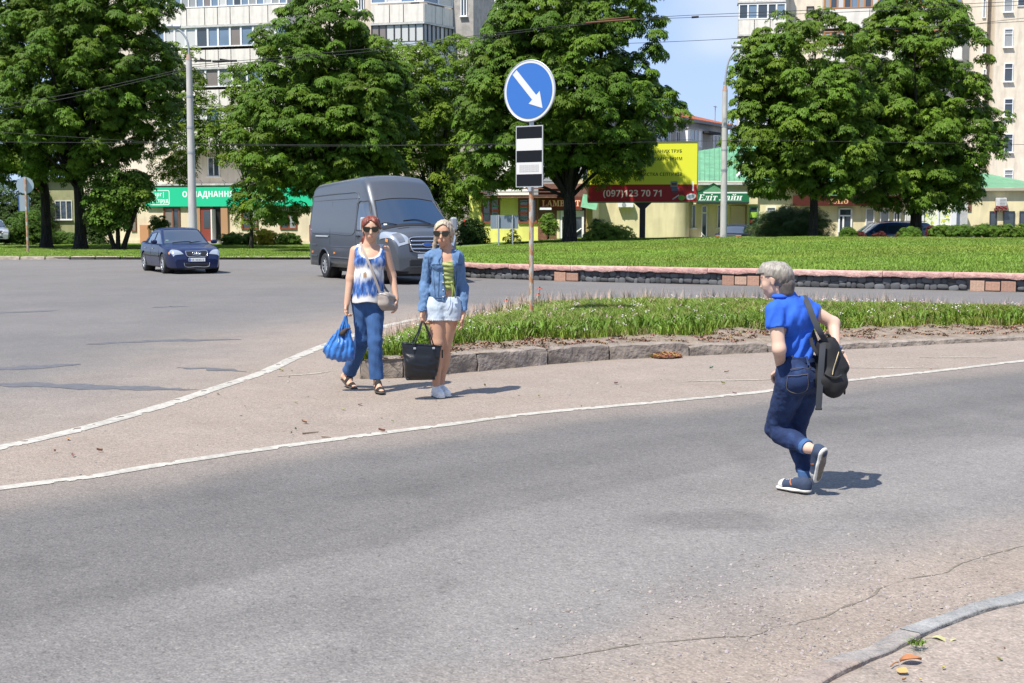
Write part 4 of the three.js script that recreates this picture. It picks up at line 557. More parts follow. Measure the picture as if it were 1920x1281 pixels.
// ---- tower on the right
{
  const F = new Frame(1384, 104, 1920, 101, 0.3), g = F.g, X = (px, z = 0) => F.at(px, 200, z).x, Y = (py, z = 0) => F.at(1800, py, z).y;
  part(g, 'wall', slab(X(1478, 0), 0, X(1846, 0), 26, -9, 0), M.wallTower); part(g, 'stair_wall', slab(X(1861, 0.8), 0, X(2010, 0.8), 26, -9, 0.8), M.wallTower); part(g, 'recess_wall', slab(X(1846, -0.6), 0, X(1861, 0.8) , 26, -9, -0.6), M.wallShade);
  for (const py of [71, 135.5, 202, 268, 335, 5, 401]) { winPx(F, 1882.5, py - 17, 1899.5, py + 18, 0.8, { pane: [M.paneBlue, M.pane, M.paneGrey][Math.abs(Math.round(py)) % 3], bar: 0.72, sill: true }); }
  for (const py of [20, 86, 152]) winPx(F, 1842.5, py - 22, 1849, py + 14, 0.02, { pane: M.paneGrey });
  winPx(F, 1908, -30, 1930, 12, 0.8, {});
  winPx(F, 1512, 12, 1526, 48, 0, { frame: M.frameDark, pane: M.curtainBrown });
  // left glazed bay
  const bay = (a, b, rows, cols, panes, frame, z, mat) => rows.forEach(([t, m, u]) => { const q = F.box(a, t, b, m, 1.3, z), pmid = F.box(a, m + 1, b, u, 1.3, z); part(g, 'balcony_side', slab(q.x0 + 0.02, pmid.y0, q.x0 + 0.08, q.y1, 0, z - 0.1), M.whiteDull); part(g, 'balcony_side', slab(q.x1 - 0.08, pmid.y0, q.x1 - 0.02, q.y1, 0, z - 0.1), M.whiteDull); part(g, 'floor_slab', slab(q.x0 - 0.04, pmid.y0 - 0.12, q.x1 + 0.04, pmid.y0, 0, z + 0.04), M.whiteDull); windowAt(g, q.x0, q.y0, q.x1, q.y1, z - 0.05, { cols, pane: panes, frame, fw: 0.1, mw: 0.12 }); const n = 3; for (let i = 0; i < n; i++) part(g, 'balcony_panel', rb(pmid.w / n - 0.05, pmid.h, 0.08, pmid.x0 + pmid.w * (i + 0.5) / n, (pmid.y0 + pmid.y1) / 2, z - 0.04, 0.012), mat); part(g, 'back_wall', slab(q.x0 + 0.1, q.y0, q.x1 - 0.1, q.y1, z - 1.2, z - 1.1), M.wallShade); });
  bay(1385, 1474, [[6, 36, 64], [72, 102, 131], [139, 168, 197], [205, 234, 260], [270, 300, 330], [-60, -30, 2]], [0.2, 0.4, 0.62, 0.8], [M.pane, M.paneBlue, M.pane, M.pane, M.paneBlue], M.white, 1.4, M.panelPale);
  part(g, 'bay_wall', slab(X(1387, 0), 0, X(1480, 0), 26, -6, -0.05), M.wallTower);
  bay(1545, 1805, [[-22, 14, 48], [56, 84, 112]], Array.from({ length: 19 }, (_, i) => (i + 1) / 20), [M.paneGrey, M.pane, M.curtain, M.pane, M.paneBlue], M.frameWood, 1.3, M.panelPale);
  put(g, 'apartment_tower', 'cream apartment tower with a column of small windows at the right edge', 'building');
}
// ---- grey house with red roof in the distance
{
  const F = new Frame(1225, 122, 1362, 138, 0.3), g = F.g, e0 = F.at(1228, 219).y, e1 = F.at(1350, 238).y, top = (e0 + e1) / 2;
  part(g, 'wall', slab(-3, 0, F.len, top, -7, 0), M.wallGrey); part(g, 'cornice', slab(-3.2, top, F.len + 0.2, top + 0.28, -7.2, 0.45), std([0.25, 0.24, 0.23]));
  const r0 = F.at(1290, 216, -4), roof = gridGeo(12, 6, (u, v) => V3(lerp(F.at(1290, 220, 0).x, F.len + 3, u), top + 0.3 + v * 1.5, 0.3 - v * 6), (q) => [q.x, q.z]); part(g, 'roof', roof, M.roofRed); part(g, 'roof_underside', slab(F.at(1290, 220, 0).x, top + 0.1, F.len + 3, top + 0.29, -6, -0.5), M.wallGrey);
  for (let i = 0; i < 16; i++) part(g, 'roof_tile_ridge', rod(V3(lerp(F.at(1291, 220, 0).x, F.len + 2.9, i / 15), top + 0.33, 0.3), V3(lerp(F.at(1291, 220, 0).x, F.len + 2.9, i / 15), top + 1.83, -5.7), 0.06, 5), M.roofRed);
  { const q = F.at(1279, 215, -1); part(g, 'chimney', slab(q.x - 0.35, top, q.x + 0.35, top + 1.25, -1.4, -0.7), M.brownTile); part(g, 'chimney_cap', slab(q.x - 0.45, top + 1.25, q.x + 0.45, top + 1.4, -1.5, -0.6), M.wallGrey); }
  { const q = F.at(1341, 210, -2); part(g, 'antenna', join(rod(V3(q.x, top + 0.3, -2), V3(q.x, top + 2.6, -2), 0.05, 6), rod(V3(q.x - 0.5, top + 2.5, -2), V3(q.x + 0.5, top + 2.5, -2), 0.04, 6)), M.steelGrey); }
  winPx(F, 1267, 247, 1275, 270, 0, { cols: [0.5] }); winPx(F, 1232, 246, 1256, 270, 0.6, { cols: [0.3, 0.6], pane: M.paneBlue }); { const b = F.box(1290, 243, 1317, 274, 1, 0.9); part(g, 'balcony_box', slab(b.x0, b.y0 - 1, b.x1, b.y0, 0, 0.9), M.whiteDull); windowAt(g, b.x0, b.y0, b.x1, b.y1, 0.85, { cols: [0.25, 0.5, 0.75], pane: [M.curtain, M.paneBlue, M.paneBlue, M.curtain] }); part(g, 'balcony_roof', slab(b.x0 - 0.1, b.y1, b.x1 + 0.1, b.y1 + 0.15, 0, 1), M.wallGrey); part(g, 'balcony_side', slab(b.x0, b.y0, b.x0 + 0.08, b.y1, 0, 0.8), M.white); }
  winPx(F, 1336, 254, 1349, 284, 0, { cols: [0.5] }); { const b = F.box(1329, 247, 1352, 251, 1.1, 1.1); part(g, 'balcony_canopy', b.geo, M.blackMatt); }
  part(g, 'gutter_pipe', rod(V3(F.at(1285, 250, 0.12).x, 0, 0.12), V3(F.at(1285, 250, 0.12).x, top, 0.12), 0.09, 8), M.frameDark); part(g, 'gutter_pipe', rod(V3(F.len - 0.5, 0, 0.12), V3(F.len - 0.5, top, 0.12), 0.09, 8), M.frameDark);
  part(g, 'side_wing', slab(F.len, 0, F.len + 6, top - 1, -8, -1.5), M.wallGrey); part(g, 'side_wing_roof', gridGeo(2, 2, (u, v) => V3(lerp(F.len - 0.2, F.len + 6, u), top - 1 + v * 1.5, -1.3 - v * 4), (q) => [q.x, q.z]), M.roofRed);
  put(g, 'old_house', 'distant grey house with a red tiled roof above the billboard', 'building');
}
// ---- row of low shops on the right
const G_SHOP = 0.04;
{ // lime shop with brown awning
  const F = new Frame(880, 75.5, 1100, 74, G_SHOP), g = F.g, X = (px, z = 0) => F.at(px, 420, z).x, Y = (py, z = 0) => F.at(980, py, z).y;
  part(g, 'wall', slab(X(880), 0, X(1009), Y(366), -5, 0), M.lime); part(g, 'plinth', slab(X(880), 0, X(1009), Y(454.5), 0, 0.12), std([0.50, 0.27, 0.17]));
  for (const [a, b, c] of [[903, 937, [0.5]], [972, 993, []], [994.5, 1007.5, []]]) winPx(F, a, 372, b, 419, 0.02, { cols: c, frame: M.frameBrown, fw: 0.11, pane: [M.pane, M.pane] });
  F.part('wall_pier', 938.5, 370, 971, 406, 0.1, 0.1, M.lime);
  const neonG = std([0.03, 0.35, 0.16]), neonR = std([0.55, 0.12, 0.05]);
  for (const [a, b, y0, m] of [[975, 989, 378, 0], [975, 989, 386, 1], [975, 989, 392, 0], [975, 989, 400, 1], [976, 988, 408, 0], [923, 936, 386.5, 0], [923, 936, 395, 1], [923, 936, 401, 0], [907, 916, 401, 0]]) part(g, m ? 'window_poster' : 'window_lettering', m ? F.box(a, y0 - 2, b, y0 + 2.6, 0.02, 0.1).geo : join(Array.from({ length: 6 }, (_, i) => F.box(lerp(a, b, i / 6), y0 - 1.6 + (i % 2) * 0.5, lerp(a, b, (i + 0.75) / 6), y0 + 1.6 - ((i * 7) % 3) * 0.4, 0.03, 0.1).geo)), m ? neonR : neonG);
  const tile = []; for (let r = 0; r < 5; r++) for (let i = 0; i < 26; i++) tile.push(bx(0.185, 0.05, 0.36, X(898) + 0.1 + i * 0.195 - (r % 2) * 0.05, Y(370) + 0.1 + r * 0.2, 0.55 - r * 0.26).applyMatrix4(new THREE.Matrix4()));
  part(g, 'awning_roof', join(slab(X(897), Y(371.5), X(1048), Y(369), -0.4, 0.75), ...tile), M.brownTile);
  part(g, 'plank_wall', join(...Array.from({ length: 17 }, (_, i) => slab(X(1009), 0.55 + i * 0.105, X(1044), 0.55 + i * 0.105 + 0.095, -0.1, 0.06 + (i % 3) * 0.006))), std([0.25, 0.11, 0.07], { map: rep(T.rough, 1) })); part(g, 'plank_backing', slab(X(1009), 0, X(1100), Y(345), -4, -0.02), M.brownTile);
  part(g, 'corner_trim', F.box(1044, 395, 1049.5, 460, 0.2, 0.12).geo, std([0.66, 0.62, 0.36]));
  const bs = F.box(1013, 369, 1091, 394, 0.14, 0.3), sg = canvasTex(512, 164, (x, w, h) => { x.fillStyle = '#6b3526'; x.fillRect(0, 0, w, h); for (let i = 0; i < 400; i++) { x.fillStyle = `rgba(${90 + i % 40},50,35,0.15)`; x.fillRect(0, (i * 37) % h, w, 1); } x.font = `bold ${h * 0.62}px serif`; x.textBaseline = 'middle'; x.textAlign = 'center'; x.lineWidth = 9; x.strokeStyle = '#c7391f'; x.strokeText('LAMBERT', w / 2, h * 0.5, w * 0.92); x.fillStyle = '#f2d3a8'; x.fillText('LAMBERT', w / 2, h * 0.5, w * 0.92); });
  const [s1, s2] = board(bs.w, bs.h, 0.14, std([0.95, 0.95, 0.95], { map: sg }), M.brownTile); part(g, 'shop_sign', s1.translate((bs.x0 + bs.x1) / 2, (bs.y0 + bs.y1) / 2, 0.23), s2);
  F.part('light_box', 1012, 388.5, 1034, 393.5, 0.12, 0.46, std([0.75, 0.8, 0.85])); part(g, 'gable_wall', slab(X(1070, -0.5), 0, X(1108, -0.5), Y(336), -5, -0.5), M.plasterYellow);
  { const b = F.box(1051, 395, 1095, 463, 0.1, 0.05), d = part(g, 'door', join(slab(b.x0, 0, b.x0 + 0.1, b.y1, 0, 0.1), slab(b.x1 - 0.12, 0, b.x1, b.y1, 0, 0.1), slab(b.x0, b.y1 - 0.35, b.x1, b.y1, 0, 0.09), slab(b.x0, 0, b.x1, 0.35, 0, 0.09), slab((b.x0 + b.x1) / 2 - 0.07, 0.35, (b.x0 + b.x1) / 2 + 0.07, b.y1 - 0.35, 0, 0.09)), M.white); part(d, 'pane', slab(b.x0 + 0.1, 0.35, b.x1 - 0.12, b.y1 - 0.35, 0.01, 0.03), M.pane); part(d, 'handle', rod(V3(b.x0 + b.w * 0.6, 0.9, 0.1), V3(b.x0 + b.w * 0.9, 1.2, 0.1), 0.04, 6), M.white); }
  F.part('door_post', 1099, 392, 1110, 460, 0.3, 0.4, std([0.36, 0.28, 0.10]));
  { const a = F.at(1093, 372, 0.2); part(g, 'awning', gridGeo(4, 4, (u, v) => V3(a.x + u * 0.9, a.y + 0.25 - v * 0.75 - u * 0.18, 0.1 + v * 0.9), null), M.roofGreen); }
  put(g, 'shop', 'lime yellow shop with a brown tiled awning and plank wall behind the striped sign pole', 'building');
}
{ // cream shop row under the green roof
  const F = new Frame(1105, 78, 1800, 76, G_SHOP), g = F.g, X = (px, z = 0) => F.at(px, 400, z).x, Y = (py, z = 0) => F.at(1400, py, z).y, ye = Y(346, 0.5);
  part(g, 'wall', slab(X(1108), 0, X(1262), ye, -6, 0.4), M.plasterYellow);
  part(g, 'rounded_corner', boxUV(new THREE.CylinderGeometry(1.0, 1.0, ye, 20, 1, false, 0, Math.PI / 2).translate(X(1262), ye / 2, -0.6)), M.plasterYellow);
  part(g, 'wall_rear', slab(X(1262), 0, X(1403), ye, -6, -0.9), M.plasterYellow); part(g, 'wall_right', slab(X(1403), 0, X(1800), ye, -6, 0), M.plasterYellow); part(g, 'wall_band', slab(X(1300), Y(383), X(1420), ye, -0.85, 0.2), M.plasterYellow);
  part(g, 'drain_pipe', rod(V3(X(1279.5, 0.1), 0, 0.1), V3(X(1279.5, 0.1), ye, 0.1), 0.07, 8), M.whiteDull);
  for (const [a, b] of [[1282, 1290], [1297, 1305], [1345, 1352]]) winPx(F, a, 384, b, 428, -0.86, { fw: 0.05, sill: true });
  { const b = F.box(1315, 385, 1326, 452, 0.1, -0.8); const d = part(g, 'door', join(slab(b.x0, 0, b.x0 + 0.06, b.y1, -0.88, -0.78), slab(b.x1 - 0.06, 0, b.x1, b.y1, -0.88, -0.78), slab(b.x0, b.y1 - 0.06, b.x1, b.y1, -0.88, -0.78), slab(b.x0, b.y1 - 0.5, b.x1, b.y1 - 0.42, -0.88, -0.78)), M.white); part(d, 'pane', slab(b.x0, 0, b.x1, b.y1, -0.87, -0.85), M.pane); part(d, 'handle', rod(V3(b.x0, 0.9, -0.76), V3(b.x1, 0.6, -0.76), 0.03, 6), M.white); }
  F.part('shop_step', 1290, 452, 1350, 458, 1.6, 0.6, M.concrete);
  F.part('roller_blind', 1371, 386, 1397, 431, 0.1, -0.7, std([0.55, 0.46, 0.38]));
  winPx(F, 1404, 387, 1421, 432, 0.01, { frame: std([0.1, 0.3, 0.12]), pane: M.pane }); F.part('window_poster', 1406, 398, 1419, 408, 0.03, 0.1, std([0.3, 0.5, 0.05])); F.part('window_poster', 1406, 412, 1415, 418, 0.03, 0.1, std([0.5, 0.08, 0.05]));
  winPx(F, 1437, 388, 1455, 402, 0.01, { pane: M.paneGrey }); winPx(F, 1462, 388, 1486, 402, 0.01, { pane: M.paneGrey, cols: [0.5] });
  // roof
  const A = (px, py, d) => g.worldToLocal(At(px, py, d)); g.updateMatrixWorld();
  const e0 = A(1150, 344, 77), e1 = A(1309, 341.5, 77), e2 = A(1800, 346, 75.3), r0 = A(1180, 320, 80), r1 = A(1309, 283, 83.5), r2 = A(1440, 262, 86), r3 = A(1700, 262, 85), r4 = A(1780, 330, 80);
  const roofTop = gridGeo(60, 20, (u, v) => { const k = u * 3, i = Math.min(2, Math.floor(k)), t = k - i, E = [e0, e1, e1.clone().lerp(e2, 0.28), e2], R = [r0, r1, r2, r3]; const a = E[i].clone().lerp(E[i + 1], t), b = R[i].clone().lerp(R[i + 1], t); return a.lerp(b, v); }, (q) => [q.x, q.z]); part(g, 'roof', roofTop, M.roofGreen);
  for (let i = 0; i <= 44; i++) { const u = i / 44, k = u * 3, j = Math.min(2, Math.floor(k)), t = k - j, E = [e0, e1, e1.clone().lerp(e2, 0.28), e2], R = [r0, r1, r2, r3]; const a = E[j].clone().lerp(E[j + 1], t), b = R[j].clone().lerp(R[j + 1], t); part(g, 'roof_seam', rod(a.add(V3(0, 0.015, 0)), b.add(V3(0, 0.015, 0)), 0.022, 4), M.roofGreen); }
  part(g, 'gutter', join(rod(e0, e1, 0.09, 6), rod(e1, e2, 0.09, 6)), std([0.40, 0.38, 0.30])); part(g, 'eave_soffit', slab(X(1150), ye - 0.02, X(1800), ye + 0.1, -3, 0.55), M.whiteDull);
  // dormer
  { const bl = A(1378, 341, 77.8), br = A(1455, 341, 77.8), tl = A(1405, 288, 79.4), tr = A(1448, 288, 79.4); part(g, 'dormer_wall', gridGeo(2, 2, (u, v) => bl.clone().lerp(br, u).lerp(tl.clone().lerp(tr, u), v).add(V3(0.3 * (1 - u), 0.1, -0.35)), null), M.white); part(g, 'dormer_board', join(rod(bl, tl, 0.11, 6), rod(br, tr, 0.11, 6), rod(tl.clone().add(V3(-0.6, 0, 0)), tr.clone().add(V3(0.6, 0, 0)), 0.11, 6)), M.white); part(g, 'dormer_roof', gridGeo(2, 2, (u, v) => V3(lerp(tl.x - 0.7, tr.x + 0.7, u), tl.y + 0.12 - v * 0.2, lerp(tl.z + 0.2, tl.z - 4, v))), M.roofGreen); part(g, 'dormer_rail', join(...[0.2, 0.4, 0.6, 0.8, 1].map((t) => rod(bl.clone().lerp(br, t).add(V3(0, 0.05, 0.1)), bl.clone().lerp(br, t).add(V3(0, 1.05, 0.1)), 0.025, 5)), rod(bl.clone().lerp(br, 0.15).add(V3(0, 1.05, 0.1)), br.clone().add(V3(0, 1.05, 0.1)), 0.025, 5)), M.frameDark); }
  // porch gables and signs
  const gable = (px0, px1, pyb, pyt, z) => { const a = F.at(px0, pyb, z), b = F.at(px1, pyb, z), c = F.at((px0 + px1) / 2, pyt, z); part(g, 'porch_roof', join(gridGeo(2, 2, (u, v) => V3(lerp(a.x, c.x, u), lerp(a.y, c.y, u), lerp(z, -1.5, v))), gridGeo(2, 2, (u, v) => V3(lerp(c.x, b.x, u), lerp(c.y, b.y, u), lerp(z, -1.5, v)))), M.roofGreen); const s = new THREE.Shape([new THREE.Vector2(a.x, a.y), new THREE.Vector2(b.x, b.y), new THREE.Vector2(c.x, c.y)]); part(g, 'porch_gable', new THREE.ExtrudeGeometry(s, { depth: 0.05, bevelEnabled: false }).translate(0, 0, z - 0.12), M.roofGreen); };
  gable(1304, 1372, 362, 343, 1.1); gable(1540, 1592, 367, 352, 0.6);
  const signOn = (px0, py0, px1, py1, z, draw, side, thick = 0.2) => { const b = F.box(px0, py0, px1, py1, thick, z), t = canvasTex(512, Math.round(512 * b.h / b.w), draw), [a, m] = board(b.w, b.h, thick, std([0.95, 0.95, 0.95], { map: t, roughness: 0.5 }), side); part(g, 'shop_sign', a.translate((b.x0 + b.x1) / 2, (b.y0 + b.y1) / 2, z - thick / 2), m); };
  signOn(1307, 360, 1405, 379, 1.25, (x, w, h) => { x.fillStyle = '#1d6b45'; x.fillRect(0, 0, w, h); x.fillStyle = '#dfe7e2'; x.fillRect(w * 0.12, 0, w, h * 0.14); x.fillStyle = '#f7faf8'; x.font = `italic bold ${h * 0.82}px serif`; x.textBaseline = 'middle'; x.fillText('Еліт Лайн', w * 0.02, h * 0.55, w * 0.94); }, std([0.05, 0.2, 0.11]), 0.25); F.part('sign_underside', 1307, 379, 1405, 382, 1.9, 1.25, M.frameDark);
  const brownSign = std([0.16, 0.055, 0.035]);
  signOn(1487, 366, 1633, 386, 0.45, (x, w, h) => { x.fillStyle = '#4f2117'; x.fillRect(0, 0, w, h); x.fillStyle = '#e0ae7d'; x.font = `bold ${h * 0.8}px serif`; x.textBaseline = 'middle'; x.fillText('Хліб', w * 0.455, h * 0.52); }, brownSign); signOn(1635, 367, 1692, 387, 0.43, (x, w, h) => { x.fillStyle = '#4c1f16'; x.fillRect(0, 0, w, h); x.fillStyle = '#8d4d3b'; for (let i = 0; i < 3; i++) x.fillRect(w * 0.2, h * (0.25 + i * 0.2), w * 0.6, h * 0.07); }, brownSign);
  { const b = F.box(1572, 390, 1598, 440, 0.1, 0.08), d = part(g, 'door', join(slab(b.x0, 0, b.x0 + 0.09, b.y1, 0, 0.09), slab(b.x1 - 0.09, 0, b.x1, b.y1, 0, 0.09), slab(b.x0, b.y1 - 0.09, b.x1, b.y1, 0, 0.09), slab(b.x0, b.y1 - 0.5, b.x1, b.y1 - 0.42, 0, 0.09), slab(b.x0 + b.w * 0.3, 0, b.x0 + b.w * 0.42, b.y1 - 0.5, 0, 0.09), slab(b.x0, 0, b.x1, 0.4, 0, 0.085)), M.white); part(d, 'pane', slab(b.x0, 0.1, b.x1, b.y1, 0.01, 0.03), M.pane); }
  for (const [a, b] of [[1623, 1639], [1650, 1667]]) winPx(F, a, 391, b, 432, 0.01, { fw: 0.05, pane: [M.paneGrey] }); winPx(F, 1675, 398, 1688, 436, 0.01, { cols: [0.45], fw: 0.07 }); winPx(F, 1696, 395, 1712, 436, 0.01, { fw: 0.07, pane: M.curtain });
  const ac = (px0, py0, px1, py1, z) => { const b = F.box(px0, py0, px1, py1, 0.32, z + 0.36), u = part(g, 'air_conditioner', rb(b.w, b.h, 0.32, (b.x0 + b.x1) / 2, (b.y0 + b.y1) / 2, z + 0.2, 0.03), M.white); part(u, 'fan_grille', new THREE.CylinderGeometry(b.h * 0.4, b.h * 0.4, 0.02, 20).rotateX(Math.PI / 2).translate(b.x0 + b.w * 0.38, (b.y0 + b.y1) / 2, z + 0.365), M.steelGrey); part(u, 'bracket', join(slab(b.x0 + 0.1, b.y0 - 0.06, b.x0 + 0.15, b.y0, z, z + 0.36), slab(b.x1 - 0.15, b.y0 - 0.06, b.x1 - 0.1, b.y0, z, z + 0.36)), M.steelGrey); };
  ac(1159, 379, 1188, 389, 0.4); ac(1500, 349, 1512, 364, 0.05);
  put(g, 'shop', 'long cream shop row under a green sheet roof behind the billboard and bush', 'building');
}
{ // white framed display window and the yellow shop at the right edge
  const F = new Frame(1722, 72.5, 1798, 72.5, G_SHOP), g = F.g, b = F.box(1727, 330, 1794, 430, 0.2, 0), floral = canvasTex(256, 300, (x, w, h) => { x.fillStyle = '#e9ecd2'; x.fillRect(0, 0, w, h); let s = 5; const r = () => (s = (s * 16807) % 2147483647) / 2147483647; for (let i = 0; i < 160; i++) { x.fillStyle = ['#cfd24a', '#9fb84e', '#e6e04f', '#7fa05a', '#f5f3e4', '#5d8a58'][Math.floor(r() * 6)]; x.beginPath(); x.ellipse(r() * w, r() * h, 3 + r() * 15, 2 + r() * 6, r() * 3, 0, 7); x.fill(); } });
  part(g, 'frame', join(slab(b.x0, 0, b.x0 + 0.2, b.y1, -0.2, 0), slab(b.x1 - 0.3, 0, b.x1, b.y1, -0.2, 0.05), slab(b.x0, b.y0 - 0.05, b.x1, b.y0 + 0.15, -0.2, 0.02), slab((b.x0 + b.x1) / 2 - 0.05, b.y0, (b.x0 + b.x1) / 2 + 0.05, b.y1, -0.15, -0.02), slab(b.x0, b.y1 - 0.2, b.x1, b.y1, -0.19, 0.01)), M.white);
  part(g, 'printed_panel', slab(b.x0 + 0.05, b.y0, b.x1 - 0.05, b.y1 - 0.05, -0.14, -0.1), std([0.95, 0.95, 0.95], { map: rep(floral, 0.5, 0.4), roughness: 0.3 })); floral.wrapS = floral.wrapT = THREE.RepeatWrapping;
  part(g, 'side_wall', slab(b.x1, 0, b.x1 + 0.75, b.y1 - 0.4, -4, -0.3), M.whiteDull);
  put(g, 'display_window', 'white framed display window with a green floral print behind the thick chestnut trunk', 'display window');
  const F2 = new Frame(1800, 75, 1990, 74, G_SHOP), h = F2.g, X = (px, z = 0) => F2.at(px, 400, z).x, yt = F2.at(1880, 358, 0).y;
  part(h, 'wall', slab(X(1806), 0, X(2000), yt, -6, 0), M.plasterYellow); part(h, 'cornice', slab(X(1800), yt, X(2000), yt + 0.16, -6, 0.3), std([0.36, 0.33, 0.24]));
  part(h, 'roof', gridGeo(4, 4, (u, v) => V3(lerp(X(1800), X(1890) + 4, u), yt + 0.17 + v * 1.4 * (1 - u), 0.2 - v * 4)), M.roofGreen);
  for (const [a, c] of [[1855, 1868.5], [1881, 1902], [1911, 1930]]) winPx(F2, a, 396, c, 450, 0.01, { fw: 0.04, frame: M.frameDark, pane: M.pane });
  { const q = F2.box(1868, 371, 1888, 387, 0.3, 0.34), u = part(h, 'air_conditioner', rb(q.w, q.h, 0.3, (q.x0 + q.x1) / 2, (q.y0 + q.y1) / 2, 0.19, 0.03), M.whiteDull); part(u, 'vent_slat', join(...[0, 1, 2, 3, 4].map((i) => bx(q.w * 0.55, 0.02, 0.02, q.x0 + q.w * 0.62, q.y0 + 0.1 + i * q.h * 0.17, 0.345))), M.steelGrey); }
  { const q = F2.box(1866, 388, 1889, 393, 0.3, 0.34); part(h, 'flower_box', slab(q.x0, q.y0 - 0.05, q.x1, q.y0 + 0.08, 0.02, 0.3), M.brownTile); part(h, 'flowers', join(...Array.from({ length: 16 }, (_, i) => new THREE.IcosahedronGeometry(0.055, 0).translate(q.x0 + (i + 0.5) / 16 * q.w, q.y0 + 0.08 + (i % 3) * 0.04 - (i % 4 === 0 ? 0.2 : 0), 0.2 + (i % 2) * 0.1))), std([0.4, 0.03, 0.04])); }
  part(h, 'drain_pipe', rod(V3(X(1808), 0, 0.1), V3(X(1808), yt, 0.1), 0.07, 8), M.whiteDull); F2.part('notice_board', 1813, 365, 1822, 396, 0.06, 0.06, M.brownTile);
  put(h, 'shop', 'yellow flat roofed shop with dark openings at the right edge behind the hedge', 'building');
}
// ------------------------------------------------------------------ street furniture
function streetLamp(label, px, pyBase, pyTop, d, r0, r1, armPts, headAt, bands) {
  const b = At(px[0], pyBase, d), t = At(px[1], pyTop, d), g = grp(b.x, b.y, b.z), L = (x, y, dz = 0) => At(x, y, d - dz).sub(b);
  part(g, 'pole', gridGeo(18, 24, (u, v) => { const p = V3(0, -0.2, 0).lerp(t.clone().sub(b), v), a = u * Math.PI * 2, r = lerp(r0, r1, v); return p.add(V3(Math.cos(a) * r, 0, -Math.sin(a) * r)); }, (q, u, v) => [u, v * 6]), M.concretePole);
  part(g, 'pole_cap', new THREE.CylinderGeometry(r1 * 0.7, r1 * 1.05, 0.25, 14).translate(t.x - b.x, t.y - b.y + 0.1, t.z - b.z), M.rusty);
  part(g, 'arm', tube(armPts.map(([x, y]) => L(x, y)), 0.045, 24, 8), M.steelGrey);
  const h = L(...headAt[0]), e = L(...headAt[1]); const head = part(g, 'lamp_head', join(new THREE.SphereGeometry(0.5, 16, 10).scale(h.distanceTo(e) * 0.95, 0.2, 0.3).translate(0, 0, 0), new THREE.CylinderGeometry(0.1, 0.08, 0.3, 10).rotateZ(Math.PI / 2).translate(h.x < e.x ? -0.2 : 0.3, 0, 0)), M.zinc); head.position.copy(h.clone().lerp(e, 0.5)); part(head, 'lens', new THREE.SphereGeometry(0.4, 14, 8).scale(h.distanceTo(e) * 0.8, 0.18, 0.24).translate(0, -0.05, 0), M.paneGrey);
  bands.forEach((py) => { const k = (pyBase - py) / (pyBase - pyTop), p = V3(0, 0, 0).lerp(t.clone().sub(b), k), r = lerp(r0, r1, k) + 0.012; part(g, 'clamp_band', new THREE.CylinderGeometry(r, r, 0.09, 18).translate(p.x, p.y, p.z), M.steelGrey); });
  return put(g, 'street_lamp', label, 'street lamp');
}
streetLamp('tall concrete tram pole with curved lamp arm rising behind the dark blue saloon', [363, 354], 486, 112, 57, 0.205, 0.125, [[354, 113], [354, 95], [350, 75], [340, 60], [325, 51]], [[328, 50], [310, 49]], [238, 285, 180]);
streetLamp('slim concrete lamp post between the billboard and the left tree of the right pair', [1356.5, 1359.5], 456, 170, 60, 0.165, 0.12, [[1359.5, 172], [1361, 140], [1368, 110], [1380, 92]], [[1380, 91], [1392, 83]], [236, 318, 280]);
// overhead wires
{
  const wire = (label, pts, d, r = 0.012) => { const P = pts.map(([x, y, dd]) => At(x, y, dd ?? d)); put(new THREE.Mesh(tube(P, r, 60, 5), M.wire), 'overhead_wire', label, 'wire'); };
  wire('lower of two level trolley wires crossing the trees, ending at the rusty joint', [[-60, 266], [250, 268], [640, 272], [1000, 271], [1380, 264], [1980, 272]], 58, 0.010);
  wire('upper of two level trolley wires crossing the trees from left edge', [[-60, 244], [120, 256], [340, 269], [640, 274], [1000, 268], [1300, 262]], 59, 0.009);
  wire('topmost thin wire running from the tram pole up to the right corner', [[356, 122], [560, 104], [760, 84], [850, 72], [1000, 54], [1092, 44], [1250, 31], [1380, 25], [1930, 2]], 57);
  wire('second thin wire just under the topmost, over the middle chestnut', [[356, 126], [700, 96], [860, 74], [1000, 58], [1150, 40], [1290, 33], [1390, 30], [1930, 9]], 58);
  wire('single thin wire crossing the open sky below the upper pair', [[900, 92], [1100, 84], [1240, 79], [1385, 72], [1700, 52], [1960, 38]], 62, 0.012);
  wire('wire sloping down leftward from the tram pole across the left chestnut, upper', [[352, 127], [230, 155], [120, 178], [-40, 203]], 57);
  wire('wire sloping down leftward from the tram pole across the left chestnut, lower', [[352, 131], [230, 160], [120, 185], [-40, 212]], 57.5);
  wire('thin wire across the cream tower wall at the right edge', [[1790, 52], [1850, 42], [1960, 30]], 70, 0.012);
  const a = At(330, 108, 57), insul = (x0, y0, x1, y1) => join(rod(At(x0, y0, 56.9), At(x1, y1, 56.9), 0.05, 6), rod(At(x0 + (x1 - x0) * 0.3, y0 - 4, 56.9), At(x0 + (x1 - x0) * 0.7, y1, 56.9), 0.04, 6));
  put(new THREE.Mesh(join(insul(366, 114, 396, 114), insul(398, 115, 444, 114), rod(At(332, 110, 57), At(366, 115, 57), 0.02, 5)), M.blackMatt), 'wire_insulator', 'dark strain insulators on the wire right of the tram pole top', 'insulator');
  put(new THREE.Mesh(join(rod(At(1098, 43, 57), At(1192, 36, 57), 0.045, 6), rod(At(1120, 38, 57), At(1180, 32, 57), 0.03, 6)), std([0.13, 0.055, 0.03])), 'wire_insulator', 'rusty joint bar on the topmost wire above the middle chestnut', 'insulator');
  put(new THREE.Mesh(rod(At(1297, 32.5, 57.9), At(1310, 31.5, 57.9), 0.05, 6), M.blackMatt), 'wire_insulator', 'small dark clamp on the wire in the open sky', 'insulator');
}
